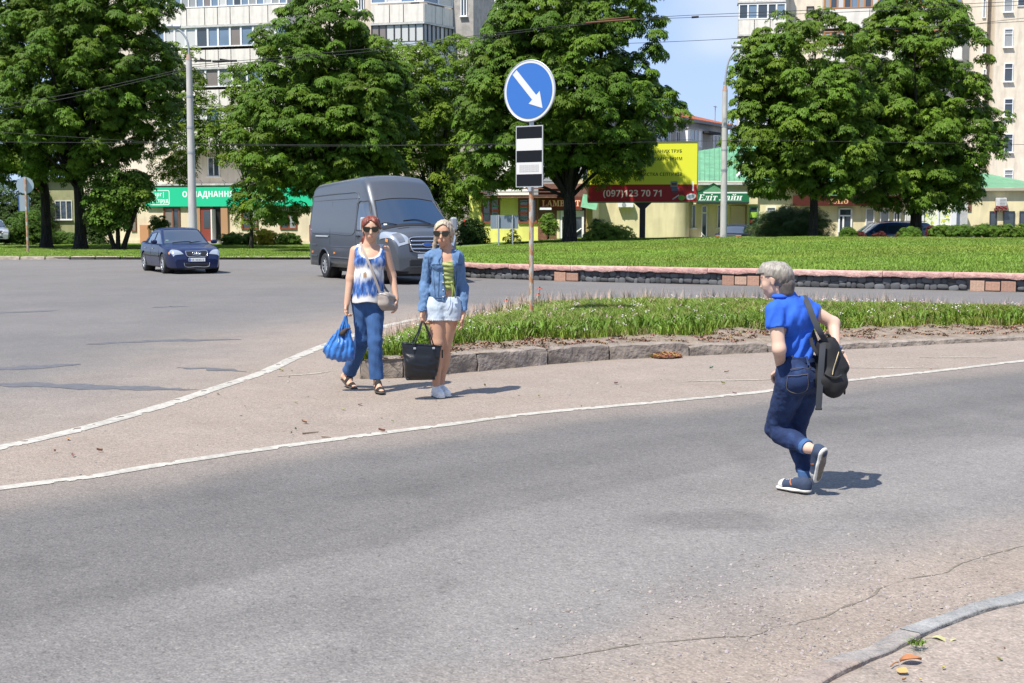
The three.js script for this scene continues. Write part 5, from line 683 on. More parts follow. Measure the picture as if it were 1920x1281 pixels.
// keep-right sign with striped plate
{
  const b = G(996, 597, 0.26), g = grp(b.x, b.y - 0.1, b.z, -0.6), H = (py) => At(996, py, -b.z).y - (b.y - 0.1);
  const yc = H(171), R = (H(114) - H(228)) / 2, y0 = H(351), y1 = H(236), w = 0.46;
  part(g, 'pole', new THREE.CylinderGeometry(0.034, 0.034, H(352) + 0.02, 14).translate(0, (H(352) + 0.02) / 2, 0), M.rusty);
  part(g, 'upper_pole', new THREE.CylinderGeometry(0.0335, 0.0335, H(118) - H(352) - 0.02, 14).translate(0, (H(118) + H(352) + 0.02) / 2, 0), M.zinc);
  const disc = part(g, 'sign_disc', new THREE.CylinderGeometry(R, R, 0.006, 72).rotateX(Math.PI / 2).translate(0, yc, 0.055), std([0.58, 0.585, 0.585], { roughness: 0.5 }));
  part(disc, 'rim', new THREE.TorusGeometry(R, 0.012, 8, 80).translate(0, yc, 0.05), M.zinc);
  part(disc, 'blue_face', new THREE.CylinderGeometry(R - 0.037, R - 0.037, 0.004, 72).rotateX(Math.PI / 2).translate(0, yc, 0.061), std([0.028, 0.130, 0.42], { roughness: 0.5 }));
  const s = new THREE.Shape(), L = R * 0.86, hw = 0.046, hd = L - 0.235, hh = 0.125; s.moveTo(-L, -hw); s.lineTo(hd, -hw); s.lineTo(hd, -hh); s.lineTo(L * 0.93, 0); s.lineTo(hd, hh); s.lineTo(hd, hw); s.lineTo(-L, hw); s.closePath();
  part(disc, 'arrow', new THREE.ExtrudeGeometry(s, { depth: 0.003, bevelEnabled: false }).rotateZ(-Math.PI * 0.265).translate(0, yc, 0.0632), std([0.58, 0.58, 0.565], { roughness: 0.5 }));
  const pl = part(g, 'marker_plate', bx(w, y1 - y0, 0.012, 0, (y0 + y1) / 2, 0.05), std([0.40, 0.41, 0.42], { roughness: 0.5 }));
  const hs = (y1 - y0 - 0.03) / 5; for (let i = 0; i < 5; i++) part(pl, i % 2 ? 'white_band' : 'black_band', bx(w - 0.03, hs - 0.001, 0.004, 0, y1 - 0.015 - hs * (i + 0.5), 0.058), i % 2 ? std([0.58, 0.57, 0.55], { roughness: 0.55 }) : phys([0.008, 0.009, 0.013], { roughness: 0.7, specularIntensity: 0.3 }));
  part(pl, 'sticker', bx(0.33, 0.10, 0.002, 0, y1 - 0.015 - hs * 3.5, 0.0615), std([0.55, 0.54, 0.53], { map: rep(T.rough, 3) }));
  part(g, 'clamp', join(bx(0.12, 0.04, 0.07, 0, yc + R * 0.5, 0.01), bx(0.12, 0.04, 0.07, 0, yc - R * 0.5, 0.01), bx(0.12, 0.04, 0.06, 0, y1 - 0.12, 0.01), bx(0.12, 0.04, 0.06, 0, y0 + 0.12, 0.01), bx(0.05, 0.06, 0.05, 0, y0 - 0.03, 0.03)), M.zinc);
  put(g, 'road_sign', 'round blue keep right sign over a black and white striped plate on rusty pole', 'road sign');
}
{ // round sign from behind, far left
  const b = At(52, 472, 64), g = grp(b.x, b.y, b.z, 0.45), H = (py) => At(52, py, 64).y - b.y;
  part(g, 'pole', rod(V3(0, -0.1, 0.05), V3(0, H(333), 0.05), 0.06, 10), M.rusty); part(g, 'sign_disc', new THREE.CylinderGeometry(0.41, 0.41, 0.02, 40).rotateX(Math.PI / 2).translate(-0.02, H(347.5), -0.03), std([0.40, 0.47, 0.54], { roughness: 0.45 })); part(g, 'lower_plate', bx(0.48, H(366) - H(396), 0.02, -0.10, (H(366) + H(396)) / 2, -0.03), std([0.38, 0.44, 0.50])); part(g, 'plate_edge', bx(0.02, H(366) - H(396), 0.05, -0.35, (H(366) + H(396)) / 2, -0.03), std([0.02, 0.06, 0.3]));
  put(g, 'road_sign', 'grey back of a round sign with small plate on a rusty pole, far left lawn', 'road sign');
}
{ // info board
  const d = 61, b = At(945, 467, d), g = grp(b.x, b.y, b.z, 0.05), H = (py) => At(945, py, d).y - b.y, X = (px) => (px - 945) * PXM(d);
  part(g, 'board', bx(X(972) - X(920), H(403.5) - H(429), 0.05, X(946), (H(403.5) + H(429)) / 2, -0.06), std([0.19, 0.23, 0.28], { roughness: 0.5 })); for (const px of [935, 961]) part(g, 'post', rod(V3(X(px), -0.1, 0.02), V3(X(px), H(403), 0.02), 0.036, 8), M.zinc); part(g, 'stiffener', join(bx(0.04, H(403.5) - H(429), 0.06, X(932), (H(403.5) + H(429)) / 2, -0.03), bx(0.04, H(403.5) - H(429), 0.06, X(958.5), (H(403.5) + H(429)) / 2, -0.03)), M.steelGrey);
  put(g, 'info_board', 'grey back of a wide sign on two posts before the lime shop wall', 'sign');
}
{ // billboard
  const F = new Frame(1103.5, 68.4, 1307, 67.6, 0.2), g = F.g, b = F.box(1103.5, 268, 1307, 378, 0.3, 0);
  const t = canvasTex(2048, 1104, (x, w, h) => {
    const Uu = (px) => (px - 1103.5) / 203.5 * w, Vy = (py) => (py - 268) / 110 * h; x.fillStyle = '#e6e93c'; x.fillRect(0, 0, w, h); x.fillStyle = '#a91420'; x.fillRect(0, Vy(346), w, h);
    x.fillStyle = '#2c3d10'; x.textBaseline = 'middle'; x.textAlign = 'right'; x.font = `bold 88px sans-serif`; x.fillText('ПРОЧИСТКА КАНАЛІЗАЦІЙНИХ ТРУБ', Uu(1279), Vy(284), w * 0.8); x.fillText('ГІДРОДИНАМІЧНИМ ТА МЕХАНІЧНИМ', Uu(1280), Vy(298), w * 0.82); x.fillText('СПОСОБОМ', Uu(1200), Vy(312), w * 0.3); x.fillText('ВИКАЧУВАННЯ ТА ЧИСТКА СЕПТИКІВ', Uu(1280), Vy(327), w * 0.83);
    x.textAlign = 'left'; x.fillStyle = '#f4e3d2'; x.font = `bold 172px sans-serif`; x.fillText('(097)123 70 71', Uu(1131), Vy(362.5), Uu(1244) - Uu(1131));
    x.fillStyle = '#8d9396'; x.fillRect(Uu(1258), Vy(340), 130, 110); x.fillStyle = '#6a4a3c'; x.fillRect(Uu(1260), Vy(343), 96, 50); x.fillStyle = '#5a6f86'; x.fillRect(Uu(1260), Vy(352), 130, 60); x.fillStyle = '#3b4350'; x.fillRect(Uu(1262), Vy(361), 96, 34); x.strokeStyle = '#c9ced2'; x.lineWidth = 22; x.beginPath(); x.moveTo(Uu(1262), Vy(374)); x.lineTo(Uu(1274), Vy(366)); x.stroke(); x.fillStyle = '#6fae3a'; x.beginPath(); x.ellipse(Uu(1279), Vy(371), 60, 52, 0, 0, 7); x.fill(); x.fillStyle = '#dfe5ea'; x.beginPath(); x.ellipse(Uu(1296), Vy(369), 96, 60, -0.2, 0, 7); x.fill(); x.fillStyle = '#8fa0b0'; x.beginPath(); x.ellipse(Uu(1296), Vy(369), 62, 36, -0.2, 0, 7); x.fill(); x.strokeStyle = '#e8eef2'; x.lineWidth = 30; x.beginPath(); x.moveTo(Uu(1300), Vy(358)); x.lineTo(Uu(1300), Vy(340)); x.stroke();
  });
  const [bg, bm] = board(b.w, b.h, 0.3, std([0.95, 0.95, 0.95], { map: t, roughness: 0.55 }), std([0.10, 0.11, 0.07])); part(g, 'panel', bg.translate((b.x0 + b.x1) / 2, (b.y0 + b.y1) / 2, -0.15), bm);
  part(g, 'frame', join(bx(b.w + 0.06, 0.07, 0.34, (b.x0 + b.x1) / 2, b.y1 + 0.03, -0.15), bx(b.w + 0.06, 0.07, 0.34, (b.x0 + b.x1) / 2, b.y0 - 0.03, -0.15), bx(0.06, b.h, 0.34, b.x0 - 0.03, (b.y0 + b.y1) / 2, -0.15), bx(0.06, b.h, 0.34, b.x1 + 0.03, (b.y0 + b.y1) / 2, -0.15)), std([0.20, 0.22, 0.08]));
  const c = F.at(1205, 378, -0.15), s = new THREE.Shape([[-0.5, 0], [0.5, 0], [0.16, -0.32], [-0.16, -0.32]].map(([x, y]) => new THREE.Vector2(x, y)));
  part(g, 'post', new THREE.BoxGeometry(0.3, c.y + 0.3, 0.26).translate(c.x, (c.y + 0.3) / 2 - 0.4, -0.15), M.black); part(g, 'bracket', new THREE.ExtrudeGeometry(s, { depth: 0.22, bevelEnabled: false }).translate(c.x, c.y - 0.04, -0.26), M.black);
  put(g, 'billboard', 'yellow and red advertising billboard on one black post, partly behind the middle chestnut', 'billboard');
}
{ // yellow bollard
  const b = At(1909, 450, 60), g = grp(b.x, b.y, b.z); part(g, 'post', join(cyl(0.10, 0.10, 0.55, 0, 0, 0), new THREE.SphereGeometry(0.1, 14, 8).translate(0, 0.55, 0)), std([0.75, 0.55, 0.03])); part(g, 'reflector', bx(0.08, 0.16, 0.05, 0.09, 0.5, 0.05), std([0.45, 0.03, 0.02])); put(g, 'bollard', 'small yellow bollard standing on the lawn crest at the right edge', 'bollard');
}
{ // fence of the terracotta planter by the maple: small red kiosk corner
  const b = At(871, 462, 72), g = grp(b.x, b.y, b.z); part(g, 'frame', join(bx(0.1, 1.5, 0.1, 0, 0.75, 0), bx(0.95, 0.1, 0.1, 0.45, 0.95, 0), bx(0.95, 0.1, 0.1, 0.45, 0.55, 0), bx(0.1, 1.0, 0.1, 0.9, 0.5, 0)), std([0.5, 0.06, 0.03])); part(g, 'panel', bx(0.8, 0.75, 0.04, 0.45, 0.5, -0.05), std([0.5, 0.2, 0.14])); put(g, 'advert_stand', 'small red framed stand half hidden behind the van front and dark bush', 'stand');
}
// poppies on the island
{
  const red = phys([0.55, 0.06, 0.02], { roughness: 0.6, transmission: 0.3, thickness: 0, side: THREE.DoubleSide });
  const petal = gridGeo(5, 4, (u, v) => { const a = (u - 0.5) * 1.5, r = v * 0.045; return V3(Math.sin(a) * r, 0.02 * v * v + Math.cos(u * 9) * 0.003 * v, Math.cos(a) * r); });
  [[1010, 552, 573, 'red poppy standing just right of the rusty sign pole'], [950, 563, 585, 'red poppy left of the rusty sign pole near the island rim'], [1012, 540, 565, 'red poppy highest above the grass, right of the sign pole']].forEach(([px, py, pb, l], i) => { const d = 20.5 - i * 0.5, t = At(px, py, d), g = grp(t.x, t.y - 0.42, t.z); part(g, 'stem', tube([V3(0.02, 0, 0), V3(0, 0.2, 0.01), V3(0, 0.42, 0)], 0.004, 8, 5), std([0.08, 0.14, 0.03])); for (let k = 0; k < 4; k++) part(g, 'petal', petal.clone().rotateX(0.75).rotateY(k * 1.571).translate(0, 0.42, 0), red); part(g, 'seed_head', new THREE.SphereGeometry(0.011, 8, 6).translate(0, 0.43, 0), M.black); put(g, 'poppy', l, 'flower', 'poppies'); });
}
// leaf pile by the kerb, loose leaves and twigs
{
  reseed(404); const leaf = gridGeo(3, 3, (u, v) => V3((u - 0.5) * 0.05 * Math.sin(Math.PI * clamp(v, 0.08, 0.95)), 0.014 * Math.pow(2 * u - 1, 2) + 0.01 * v * v, (v - 0.5) * 0.08));
  const c = G(1246, 670), L = []; for (let i = 0; i < 420; i++) { const a = rr(0, 6.283), r = Math.sqrt(rnd()); L.push([V3(c.x + Math.cos(a) * r * 0.2, 0.01 + (1 - r) * 0.06 * rnd(), c.z + Math.sin(a) * r * 0.22), rr(0.4, 1), rr(0.5, 1.8), RGB(rr(0.3, 0.5), rr(0.14, 0.3), rr(0.06, 0.14))]); }
  scatter(leaf, phys([1, 1, 1], { roughness: 0.8, side: THREE.DoubleSide }), L, 'fallen_leaves', 'small heap of reddish dry leaves on the apron against the island kerb', 'leaf heap');
  const bits = []; for (let i = 0; i < 130; i++) { const px = rr(0, 1920), py = rr(640, 930), p = G(px, py, 0.008); if (side(sA, p.x, p.z) > 0 && side(sB, p.x, p.z) < 0 && p.z > -14.5) bits.push([p, rr(0.2, 0.7), rr(0.4, 1.3), rnd() < 0.4 ? RGB(0.42, 0.42, 0.12) : RGB(rr(0.12, 0.4), rr(0.1, 0.3), rr(0.07, 0.16))]); } for (let i = 0; i < 12; i++) { const p = G(rr(1560, 1920), rr(1150, 1281), 0.024); if (side(sK, p.x, p.z) > 0.3) bits.push([p, rr(0.1, 0.32), rr(0.2, 0.6), RGB(rr(0.3, 0.5), rr(0.2, 0.34), 0.10)]); }
  scatter(leaf, phys([1, 1, 1], { roughness: 0.8, side: THREE.DoubleSide }), bits, 'leaves', 'single yellow and brown leaf scraps strewn on the dusty apron and footpath', 'leaf scraps');
  const orange = phys([0.36, 0.15, 0.06], { roughness: 0.75, side: THREE.DoubleSide });
  const lp = Z8([1262, 905]), b = G(lp[0], lp[1], 0.024), g = grp(b.x, b.y, b.z, 0.25); part(g, 'leaf_blade', gridGeo(14, 6, (u, v) => { const x = (u - 0.5) * 0.09, w = 0.024 * Math.sin(Math.PI * clamp(u, 0.04, 0.96)); return V3(x, 0.004 + 0.010 * Math.sin(Math.PI * u) + 0.010 * Math.pow(2 * v - 1, 2), (v - 0.5) * w * 2); }), orange); part(g, 'stalk', tube([V3(-0.05, 0.006, 0), V3(-0.075, 0.008, 0.012), V3(-0.1, 0.004, 0.03)], 0.0025, 8, 5), std([0.3, 0.13, 0.05])); put(g, 'dry_leaf', 'curled orange dry leaf lying on the footpath past the near kerb', 'leaf');
  const lp2 = Z8([1455, 772]), b2 = G(lp2[0], lp2[1], 0.024), g2 = grp(b2.x, b2.y, b2.z, -0.3); part(g2, 'leaf_blade', gridGeo(10, 5, (u, v) => V3((u - 0.5) * 0.09, 0.004 + 0.006 * Math.sin(u * 7), (v - 0.5) * 0.05 * Math.sin(Math.PI * clamp(u, 0.05, 0.95)))), phys([0.42, 0.39, 0.18], { roughness: 0.7, side: THREE.DoubleSide })); part(g2, 'stalk', tube([V3(-0.045, 0.004, 0), V3(-0.07, 0.004, 0.01)], 0.002, 4, 5), std([0.4, 0.36, 0.14])); put(g2, 'dry_leaf', 'flat pale yellow leaf lying beside the green weed on the footpath', 'leaf');
  const lp3 = Z8([1213, 962]), b3 = G(lp3[0], lp3[1], 0.024), g3 = grp(b3.x, b3.y, b3.z, 0.8); part(g3, 'leaf_blade', gridGeo(8, 4, (u, v) => V3((u - 0.5) * 0.042, 0.004 + 0.01 * u * u, (v - 0.5) * 0.045 * Math.sin(Math.PI * clamp(u, 0.05, 0.95)))), phys([0.42, 0.27, 0.09], { roughness: 0.7, side: THREE.DoubleSide })); put(g3, 'dry_leaf', 'small yellow brown leaf on the footpath below the curled orange leaf', 'leaf');
  const wp = Z8([1308, 798]), W = []; for (let i = 0; i < 5; i++) { const p = G(wp[0] + rr(-9, 9), wp[1] + rr(-2, 2), 0.045); W.push([p, rr(0.2, 0.4), rr(0.08, 0.14), green(rr(0.8, 1.1))]); } scatter(tuftGeo(14, 0.2, 0.016, 0.07, 0.9, 15), M_grass, W, 'weeds', 'tiny green weed tuft growing at the back edge of the near kerb', 'weed');
  const tw = (l, a, b, r) => put(new THREE.Mesh(rod(G(...a, 0.008), G(...b, 0.01), r, 5, r * 0.6), std([0.14, 0.10, 0.07])), 'twig', l, 'twig'); tw('brown twig lying on the dusty apron above the lower white line', [567, 813], [597, 810], 0.007); tw('short thin twig on the apron just below the longer twig', [603, 819], [620, 820], 0.005);
}
// ------------------------------------------------------------------ vehicles
const pieceLin = (pts) => (x) => { if (x <= pts[0][0]) return pts[0][1]; for (let i = 1; i < pts.length; i++) if (x <= pts[i][0]) { const t = (x - pts[i - 1][0]) / (pts[i][0] - pts[i - 1][0]); return lerp(pts[i - 1][1], pts[i][1], t); } return pts[pts.length - 1][1]; };
const smoothed = (f, w) => (x) => (f(x - w) + 2 * f(x - w / 2) + 3 * f(x) + 2 * f(x + w / 2) + f(x + w)) / 9;
function surface(top, bottom, W, rc, crown) {                          // S(z, v): v = 0 along the middle of the top, +-1 at the sills
  return (z, v) => {
    const s = Math.sign(v) || 1, a = Math.abs(v), yt = top(z), y0 = bottom(z), r = Math.min(rc(z), (yt - y0) * 0.6), ys = yt - r, w = W(z, ys), wt = Math.max(0.02, w - r);
    if (a <= 0.42) { const x = (a / 0.42) * wt; return V3(s * x, yt + crown(z) * (1 - (x / wt) ** 2), z); }
    if (a <= 0.6) { const t = (a - 0.42) / 0.18 * Math.PI / 2; return V3(s * (wt + Math.sin(t) * (w - wt)), ys + Math.cos(t) * r, z); }
    const t = (a - 0.6) / 0.4, y = lerp(ys, y0, t); return V3(s * W(z, y), y, z);
  };
}
function shell(S, zs, nv) {                                            // closed, welded body from the surface, with a floor and flat ends
  const p = [], idx = [], R = nv + 1, vs = Array.from({ length: R }, (_, i) => -1 + 2 * i / nv);
  zs.forEach((z) => vs.forEach((v) => { const q = S(z, v); p.push(q.x, q.y, q.z); }));
  for (let i = 0; i < zs.length - 1; i++) for (let j = 0; j < R; j++) { const a = i * R + j, b = i * R + (j + 1) % R, c = a + R, d = b + R; idx.push(a, b, d, a, d, c); }
  for (const [i, flip] of [[0, true], [zs.length - 1, false]]) { let cx = 0, cy = 0; for (let j = 0; j < R; j++) { cy += p[(i * R + j) * 3 + 1]; } const k = p.length / 3; p.push(0, cy / R, zs[i]); for (let j = 0; j < R; j++) { const a = i * R + j, b = i * R + (j + 1) % R; flip ? idx.push(k, b, a) : idx.push(k, a, b); } }
  const g = new THREE.BufferGeometry(); g.setAttribute('position', new THREE.Float32BufferAttribute(p, 3)); g.setIndex(idx); g.computeVertexNormals(); g.setAttribute('uv', new THREE.Float32BufferAttribute(new Float32Array(p.length / 3 * 2), 2));
  const n = g.attributes.normal; let up = 0; for (let j = 0; j < R; j++) up += n.getY(Math.floor(zs.length / 2) * R + Math.floor(R / 2)); if (up < 0) { const ix = g.index.array; for (let i = 0; i < ix.length; i += 3) { const t = ix[i]; ix[i] = ix[i + 1]; ix[i + 1] = t; } g.computeVertexNormals(); }
  return g;
}
function patch(S, nu, nv, f, off = 0.006) {                            // a piece of the surface lifted by off; f(u, v) -> [z, v]
  return gridGeo(nu, nv, (u, w) => { const [z, v] = f(u, w), q = S(z, v), e = 0.01, a = S(z + e, v).sub(S(z - e, v)), b = S(z, v + e).sub(S(z, v - e)), n = a.cross(b).normalize(), c = V3(q.x, 0.3, 0); if (n.y < -0.05 || n.dot(V3(q.x, Math.max(0.1, q.y - 0.9), q.z * 0.2)) < 0) n.negate(); return q.addScaledVector(n, off); });
}
const evaluator = new Evaluator(); evaluator.attributes = ['position', 'normal', 'uv'];
function carve(geo, cuts) { let b = new Brush(geo); b.updateMatrixWorld(); for (const c of cuts) { const k = new Brush(c); k.updateMatrixWorld(); b = evaluator.evaluate(b, k, SUBTRACTION); } return b.geometry; }
function wheel(parent, x, y, z, r, w, spokes, rimM) {
  const s = Math.sign(x), t = part(parent, 'wheel', new THREE.LatheGeometry([[r * 0.64, -w / 2], [r * 0.9, -w / 2], [r * 0.98, -w * 0.38], [r, -w * 0.2], [r, w * 0.2], [r * 0.98, w * 0.38], [r * 0.9, w / 2], [r * 0.64, w / 2], [r * 0.62, 0], [r * 0.64, -w / 2]].map(([a, b]) => new THREE.Vector2(a, b)), 40).rotateZ(-Math.PI / 2), M.rubber); t.position.set(x, y, z);
  const gs = [new THREE.CylinderGeometry(r * 0.2, r * 0.2, 0.05, 20).rotateZ(Math.PI / 2).translate(s * w * 0.32, 0, 0), new THREE.TorusGeometry(r * 0.62, r * 0.035, 8, 40).rotateY(Math.PI / 2).translate(s * w * 0.44, 0, 0)];
  for (let i = 0; i < spokes; i++) gs.push(rb(0.03, r * 0.5, r * 0.15, 0, r * 0.38, 0, 0.01).rotateX(i / spokes * Math.PI * 2).translate(s * w * 0.36, 0, 0));
  part(t, 'rim', join(gs), rimM); part(t, 'brake_disc', new THREE.CylinderGeometry(r * 0.6, r * 0.6, 0.03, 28).rotateZ(Math.PI / 2).translate(s * w * 0.1, 0, 0), M.blackMatt);
}
const strip = (pts, r) => tube(pts, r, pts.length * 4, 6);
const chrome = std([0.62, 0.63, 0.65], { metalness: 0.9, roughness: 0.18 }), lampGlass = phys([0.46, 0.49, 0.52], { roughness: 0.12, clearcoat: 1, metalness: 0.5 }), amber = phys([0.70, 0.24, 0.03], { roughness: 0.2, clearcoat: 1 }), carGlass = phys([0.020, 0.036, 0.064], { roughness: 0.03, ior: 1.6, clearcoat: 1, clearcoatRoughness: 0.02 });
// ---- grey high-roof van
{
  const k = 1.075, paint = phys([0.092, 0.100, 0.112], { metalness: 0.5, roughness: 0.36, clearcoat: 0.55, clearcoatRoughness: 0.1 }), g = grp(-3.68, 0, -36.4, 0.475); g.scale.set(k, k * 0.962, k);
  const topF = smoothed(pieceLin([[-2.99, 2.35], [-2.93, 2.58], [-2.7, 2.66], [-1, 2.73], [0.5, 2.78], [0.85, 2.74], [1.12, 2.60], [1.50, 2.14], [2.26, 1.42], [2.36, 1.37], [2.72, 1.27], [2.86, 1.16], [2.94, 1.0], [2.99, 0.72]]), 0.07);
  const Wv = (z, y) => (1.03 - 0.15 * ss(1.2, 2.75, y)) * (1 - 0.025 * ss(0.75, 0.3, y)) - 0.30 * Math.pow(clamp((z - 2.1) / 0.9), 2.2) - 0.03 * Math.pow(clamp((-z - 2.8) / 0.2), 2) - 0.10 * ss(0.9, 2.2, z) * ss(1.3, 2.3, y);
  const S = surface(topF, () => 0.34, Wv, (z) => lerp(0.22, 0.16, ss(1, 2.6, z)), (z) => lerp(0.05, 0.10, ss(0.8, 2.6, z)));
  const zs = [...Array.from({ length: 30 }, (_, i) => lerp(-2.99, 0.4, i / 30)), ...Array.from({ length: 46 }, (_, i) => lerp(0.4, 2.99, i / 45))];
  const arch = (z, r, s) => new THREE.CylinderGeometry(r, r, 0.5, 40).rotateZ(Math.PI / 2).translate(s * 1.0, 0.36, z);
  const body = part(g, 'body', carve(shell(S, zs, 72), [-1, 1].flatMap((s) => [arch(2.02, 0.46, s), arch(-1.73, 0.46, s)])), paint);
  part(g, 'underbody', bx(1.5, 0.3, 5.6, 0, 0.36, -0.05), M.blackMatt);
  for (const s of [-1, 1]) for (const z of [2.02, -1.73]) { wheel(g, s * 0.9, 0.35, z, 0.35, 0.22, 10, std([0.26, 0.27, 0.28], { metalness: 0.4, roughness: 0.5 })); part(g, 'wheel_arch', new THREE.TorusGeometry(0.47, 0.025, 8, 28, Math.PI * 1.04).rotateZ(-0.06).rotateY(Math.PI / 2).translate(s * (Wv(z, 0.75) - 0.008), 0.36, z), paint); part(g, 'arch_liner', new THREE.CylinderGeometry(0.45, 0.45, 0.3, 24, 1, true, 0, Math.PI).rotateZ(Math.PI / 2).rotateX(Math.PI).translate(s * 0.8, 0.36, z), M.black); }
  part(g, 'windscreen', patch(S, 20, 20, (u, w) => { const z = lerp(1.54, 2.27, u); return [z, lerp(-1, 1, w) * lerp(0.445, 0.47, u)]; }, 0.008), carGlass);
  part(g, 'windscreen_seal', strip([[1.51, -0.46], [1.51, -0.2], [1.51, 0.2], [1.51, 0.46]].map(([z, v]) => S(z, v)), 0.016), M.black); for (const s of [-1, 1]) part(g, 'windscreen_seal', strip([1.51, 1.75, 2.02, 2.28].map((z) => S(z, s * lerp(0.455, 0.48, (z - 1.51) / 0.77)).add(V3(0, 0.01, 0))), 0.018), M.black);
  part(g, 'cowl', patch(S, 4, 20, (u, w) => [lerp(2.235, 2.33, u), lerp(-0.45, 0.45, w)], 0.012), M.black); for (const a of [-0.25, 0.2]) part(g, 'wiper', strip([S(2.26, a).add(V3(0, 0.03, 0.01)), S(2.15, a - 0.16).add(V3(0, 0.025, 0.012)), S(2.16, a - 0.34).add(V3(0, 0.02, 0.01))], 0.011), M.black);
  for (const a of [-0.2, 0.2]) part(g, 'bonnet_vent', patch(S, 2, 8, (u, w) => [lerp(2.42, 2.46, u), a + lerp(-0.075, 0.075, w)], 0.004), M.black);
  const sideP = (s, z, y, off = 0.006) => V3(s * (Wv(z, y) + off), y, z);
  for (const s of [-1, 1]) {
    part(g, 'side_window', gridGeo(10, 10, (u, v) => { const y = lerp(1.37, 2.06, v), z1 = lerp(2.06, 1.46, ss(0, 1, v)); return sideP(s, lerp(0.86, z1, u), y, 0.007); }), carGlass);
    part(g, 'window_frame', strip([[0.84, 1.36], [0.84, 2.1], [1.44, 2.11], [2.08, 1.36], [0.84, 1.36]].map(([z, y]) => sideP(s, z, y, 0.004)).flatMap((q, i, a) => (i ? [a[i - 1].clone().lerp(q, 0.5), q] : [q])), 0.014), M.frameDark);
    const line = (name, pts, r, mat, off = 0.0) => part(g, name, strip(pts.map(([z, y]) => sideP(s, z, y, off)), r), mat);
    line('roof_moulding', [[-2.9, 2.30], [-2, 2.33], [-1, 2.35], [0, 2.36], [0.55, 2.36], [0.72, 2.31], [0.8, 2.2]], 0.022, paint); line('roof_moulding', [[-2.9, 2.16], [-1, 2.19], [0.6, 2.20]], 0.012, paint);
    line('panel_moulding', [[-2.86, 2.05], [-2.88, 1.5], [-2.8, 1.32], [-2.5, 1.27], [-1.2, 1.26], [0.62, 1.26], [0.7, 1.32], [0.7, 2.08]], 0.013, paint); line('door_seam', [[0.78, 2.25], [0.78, 1.4], [0.78, 0.45]], 0.008, M.black, -0.003); line('door_seam', [[-1.2, 2.15], [-1.2, 1.3], [-1.2, 0.95]], 0.007, M.black, -0.003); line('door_rail', [[-2.35, 1.17], [-1.8, 1.17], [-1.3, 1.17]], 0.026, M.steelGrey, 0.0); line('waist_moulding', [[-2.9, 0.93], [-2.3, 0.93]], 0.014, paint); line('waist_moulding', [[-1.15, 0.9], [0, 0.9], [1.5, 0.92]], 0.014, paint); line('sill_moulding', [[-2.9, 0.62], [-2.25, 0.62]], 0.018, paint); line('sill_moulding', [[-1.2, 0.6], [0.2, 0.6], [1.5, 0.6]], 0.018, paint);
    part(g, 'door_handle', rb(0.03, 0.05, 0.2, s * (Wv(0.95, 1.22) + 0.02), 1.2, 0.98, 0.012), M.black);
    for (const [z, y] of [[-2.65, 0.72], [-0.85, 0.72], [0.4, 0.72]]) part(g, 'side_marker', rb(0.02, 0.055, 0.11, s * (Wv(z, y) + 0.006), y, z, 0.008), amber);
    part(g, 'headlight', patch(S, 12, 12, (u, w) => { const z = lerp(2.40, 2.925, u), hi = lerp(0.60, 0.50, u), lo = lerp(0.52, 0.27, Math.pow(u, 0.8)); return [z, s * lerp(lo, hi + 0.10 * (1 - u) * 0.3, w)]; }, 0.012), lampGlass);
    part(g, 'headlight_insert', patch(S, 6, 6, (u, w) => [lerp(2.70, 2.90, u), s * lerp(0.36, 0.47, w)], 0.018), std([0.25, 0.26, 0.28], { metalness: 0.6, roughness: 0.3 }));
    part(g, 'indicator', patch(S, 4, 4, (u, w) => [lerp(2.62, 2.70, u), s * lerp(0.58, 0.625, w)], 0.016), amber);
    part(g, 'fog_lamp', rb(0.34, 0.15, 0.06, s * 0.58, 0.60, 2.93, 0.03), M.black).rotation.y = 0; part(g, 'fog_lens', new THREE.CylinderGeometry(0.055, 0.055, 0.03, 18).rotateX(Math.PI / 2).translate(s * 0.56, 0.60, 2.965), lampGlass);
    const mir = part(g, 'mirror', join(rb(0.17, 0.36, 0.12, s * 1.22, 1.52, 1.86, 0.05), rod(V3(s * 0.98, 1.42, 1.8), V3(s * 1.2, 1.46, 1.85), 0.035, 8)), M.steelGrey); part(mir, 'mirror_glass', rb(0.13, 0.3, 0.02, s * 1.22, 1.53, 1.795, 0.02), carGlass);
  }
  const gr = part(g, 'grille', rb(0.94, 0.36, 0.06, 0, 0, 0, 0.06), M.black); gr.position.set(0, 1.0, 2.955); gr.rotation.x = -0.2; gr.scale.set(1, 1, 1);
  part(gr, 'grille_bar', join([-0.1, 0, 0.1].map((y) => rb(0.86, 0.035, 0.04, 0, y, 0.03, 0.014))), chrome); part(gr, 'grille_surround', strip([[-0.47, 0.14], [-0.42, 0.18], [0.42, 0.18], [0.47, 0.14], [0.40, -0.15], [0.34, -0.18], [-0.34, -0.18], [-0.40, -0.15], [-0.47, 0.14]].map(([x, y]) => V3(x, y, 0.03)), 0.014), chrome);
  const em = part(gr, 'emblem', new THREE.SphereGeometry(0.5, 24, 12).scale(0.25, 0.10, 0.03).translate(0, 0.0, 0.055), std([0.02, 0.07, 0.28], { roughness: 0.2 })); part(em, 'emblem_rim', new THREE.TorusGeometry(0.5, 0.04, 8, 32).scale(0.25, 0.10, 0.25).translate(0, 0, 0.06), chrome);
  part(g, 'bumper_intake', rb(0.95, 0.16, 0.05, 0, 0.56, 2.985, 0.04), M.black); part(g, 'number_plate', rb(0.52, 0.11, 0.015, 0, 0.72, 3.0, 0.008), M.white); part(g, 'bumper_lip', gridGeo(24, 3, (u, v) => { const a = lerp(-1, 1, u), z = 3.0 - 0.55 * Math.pow(Math.abs(a), 5); return V3(a * 0.92, lerp(0.28, 0.42, v), z + 0.012); }), M.blackMatt);
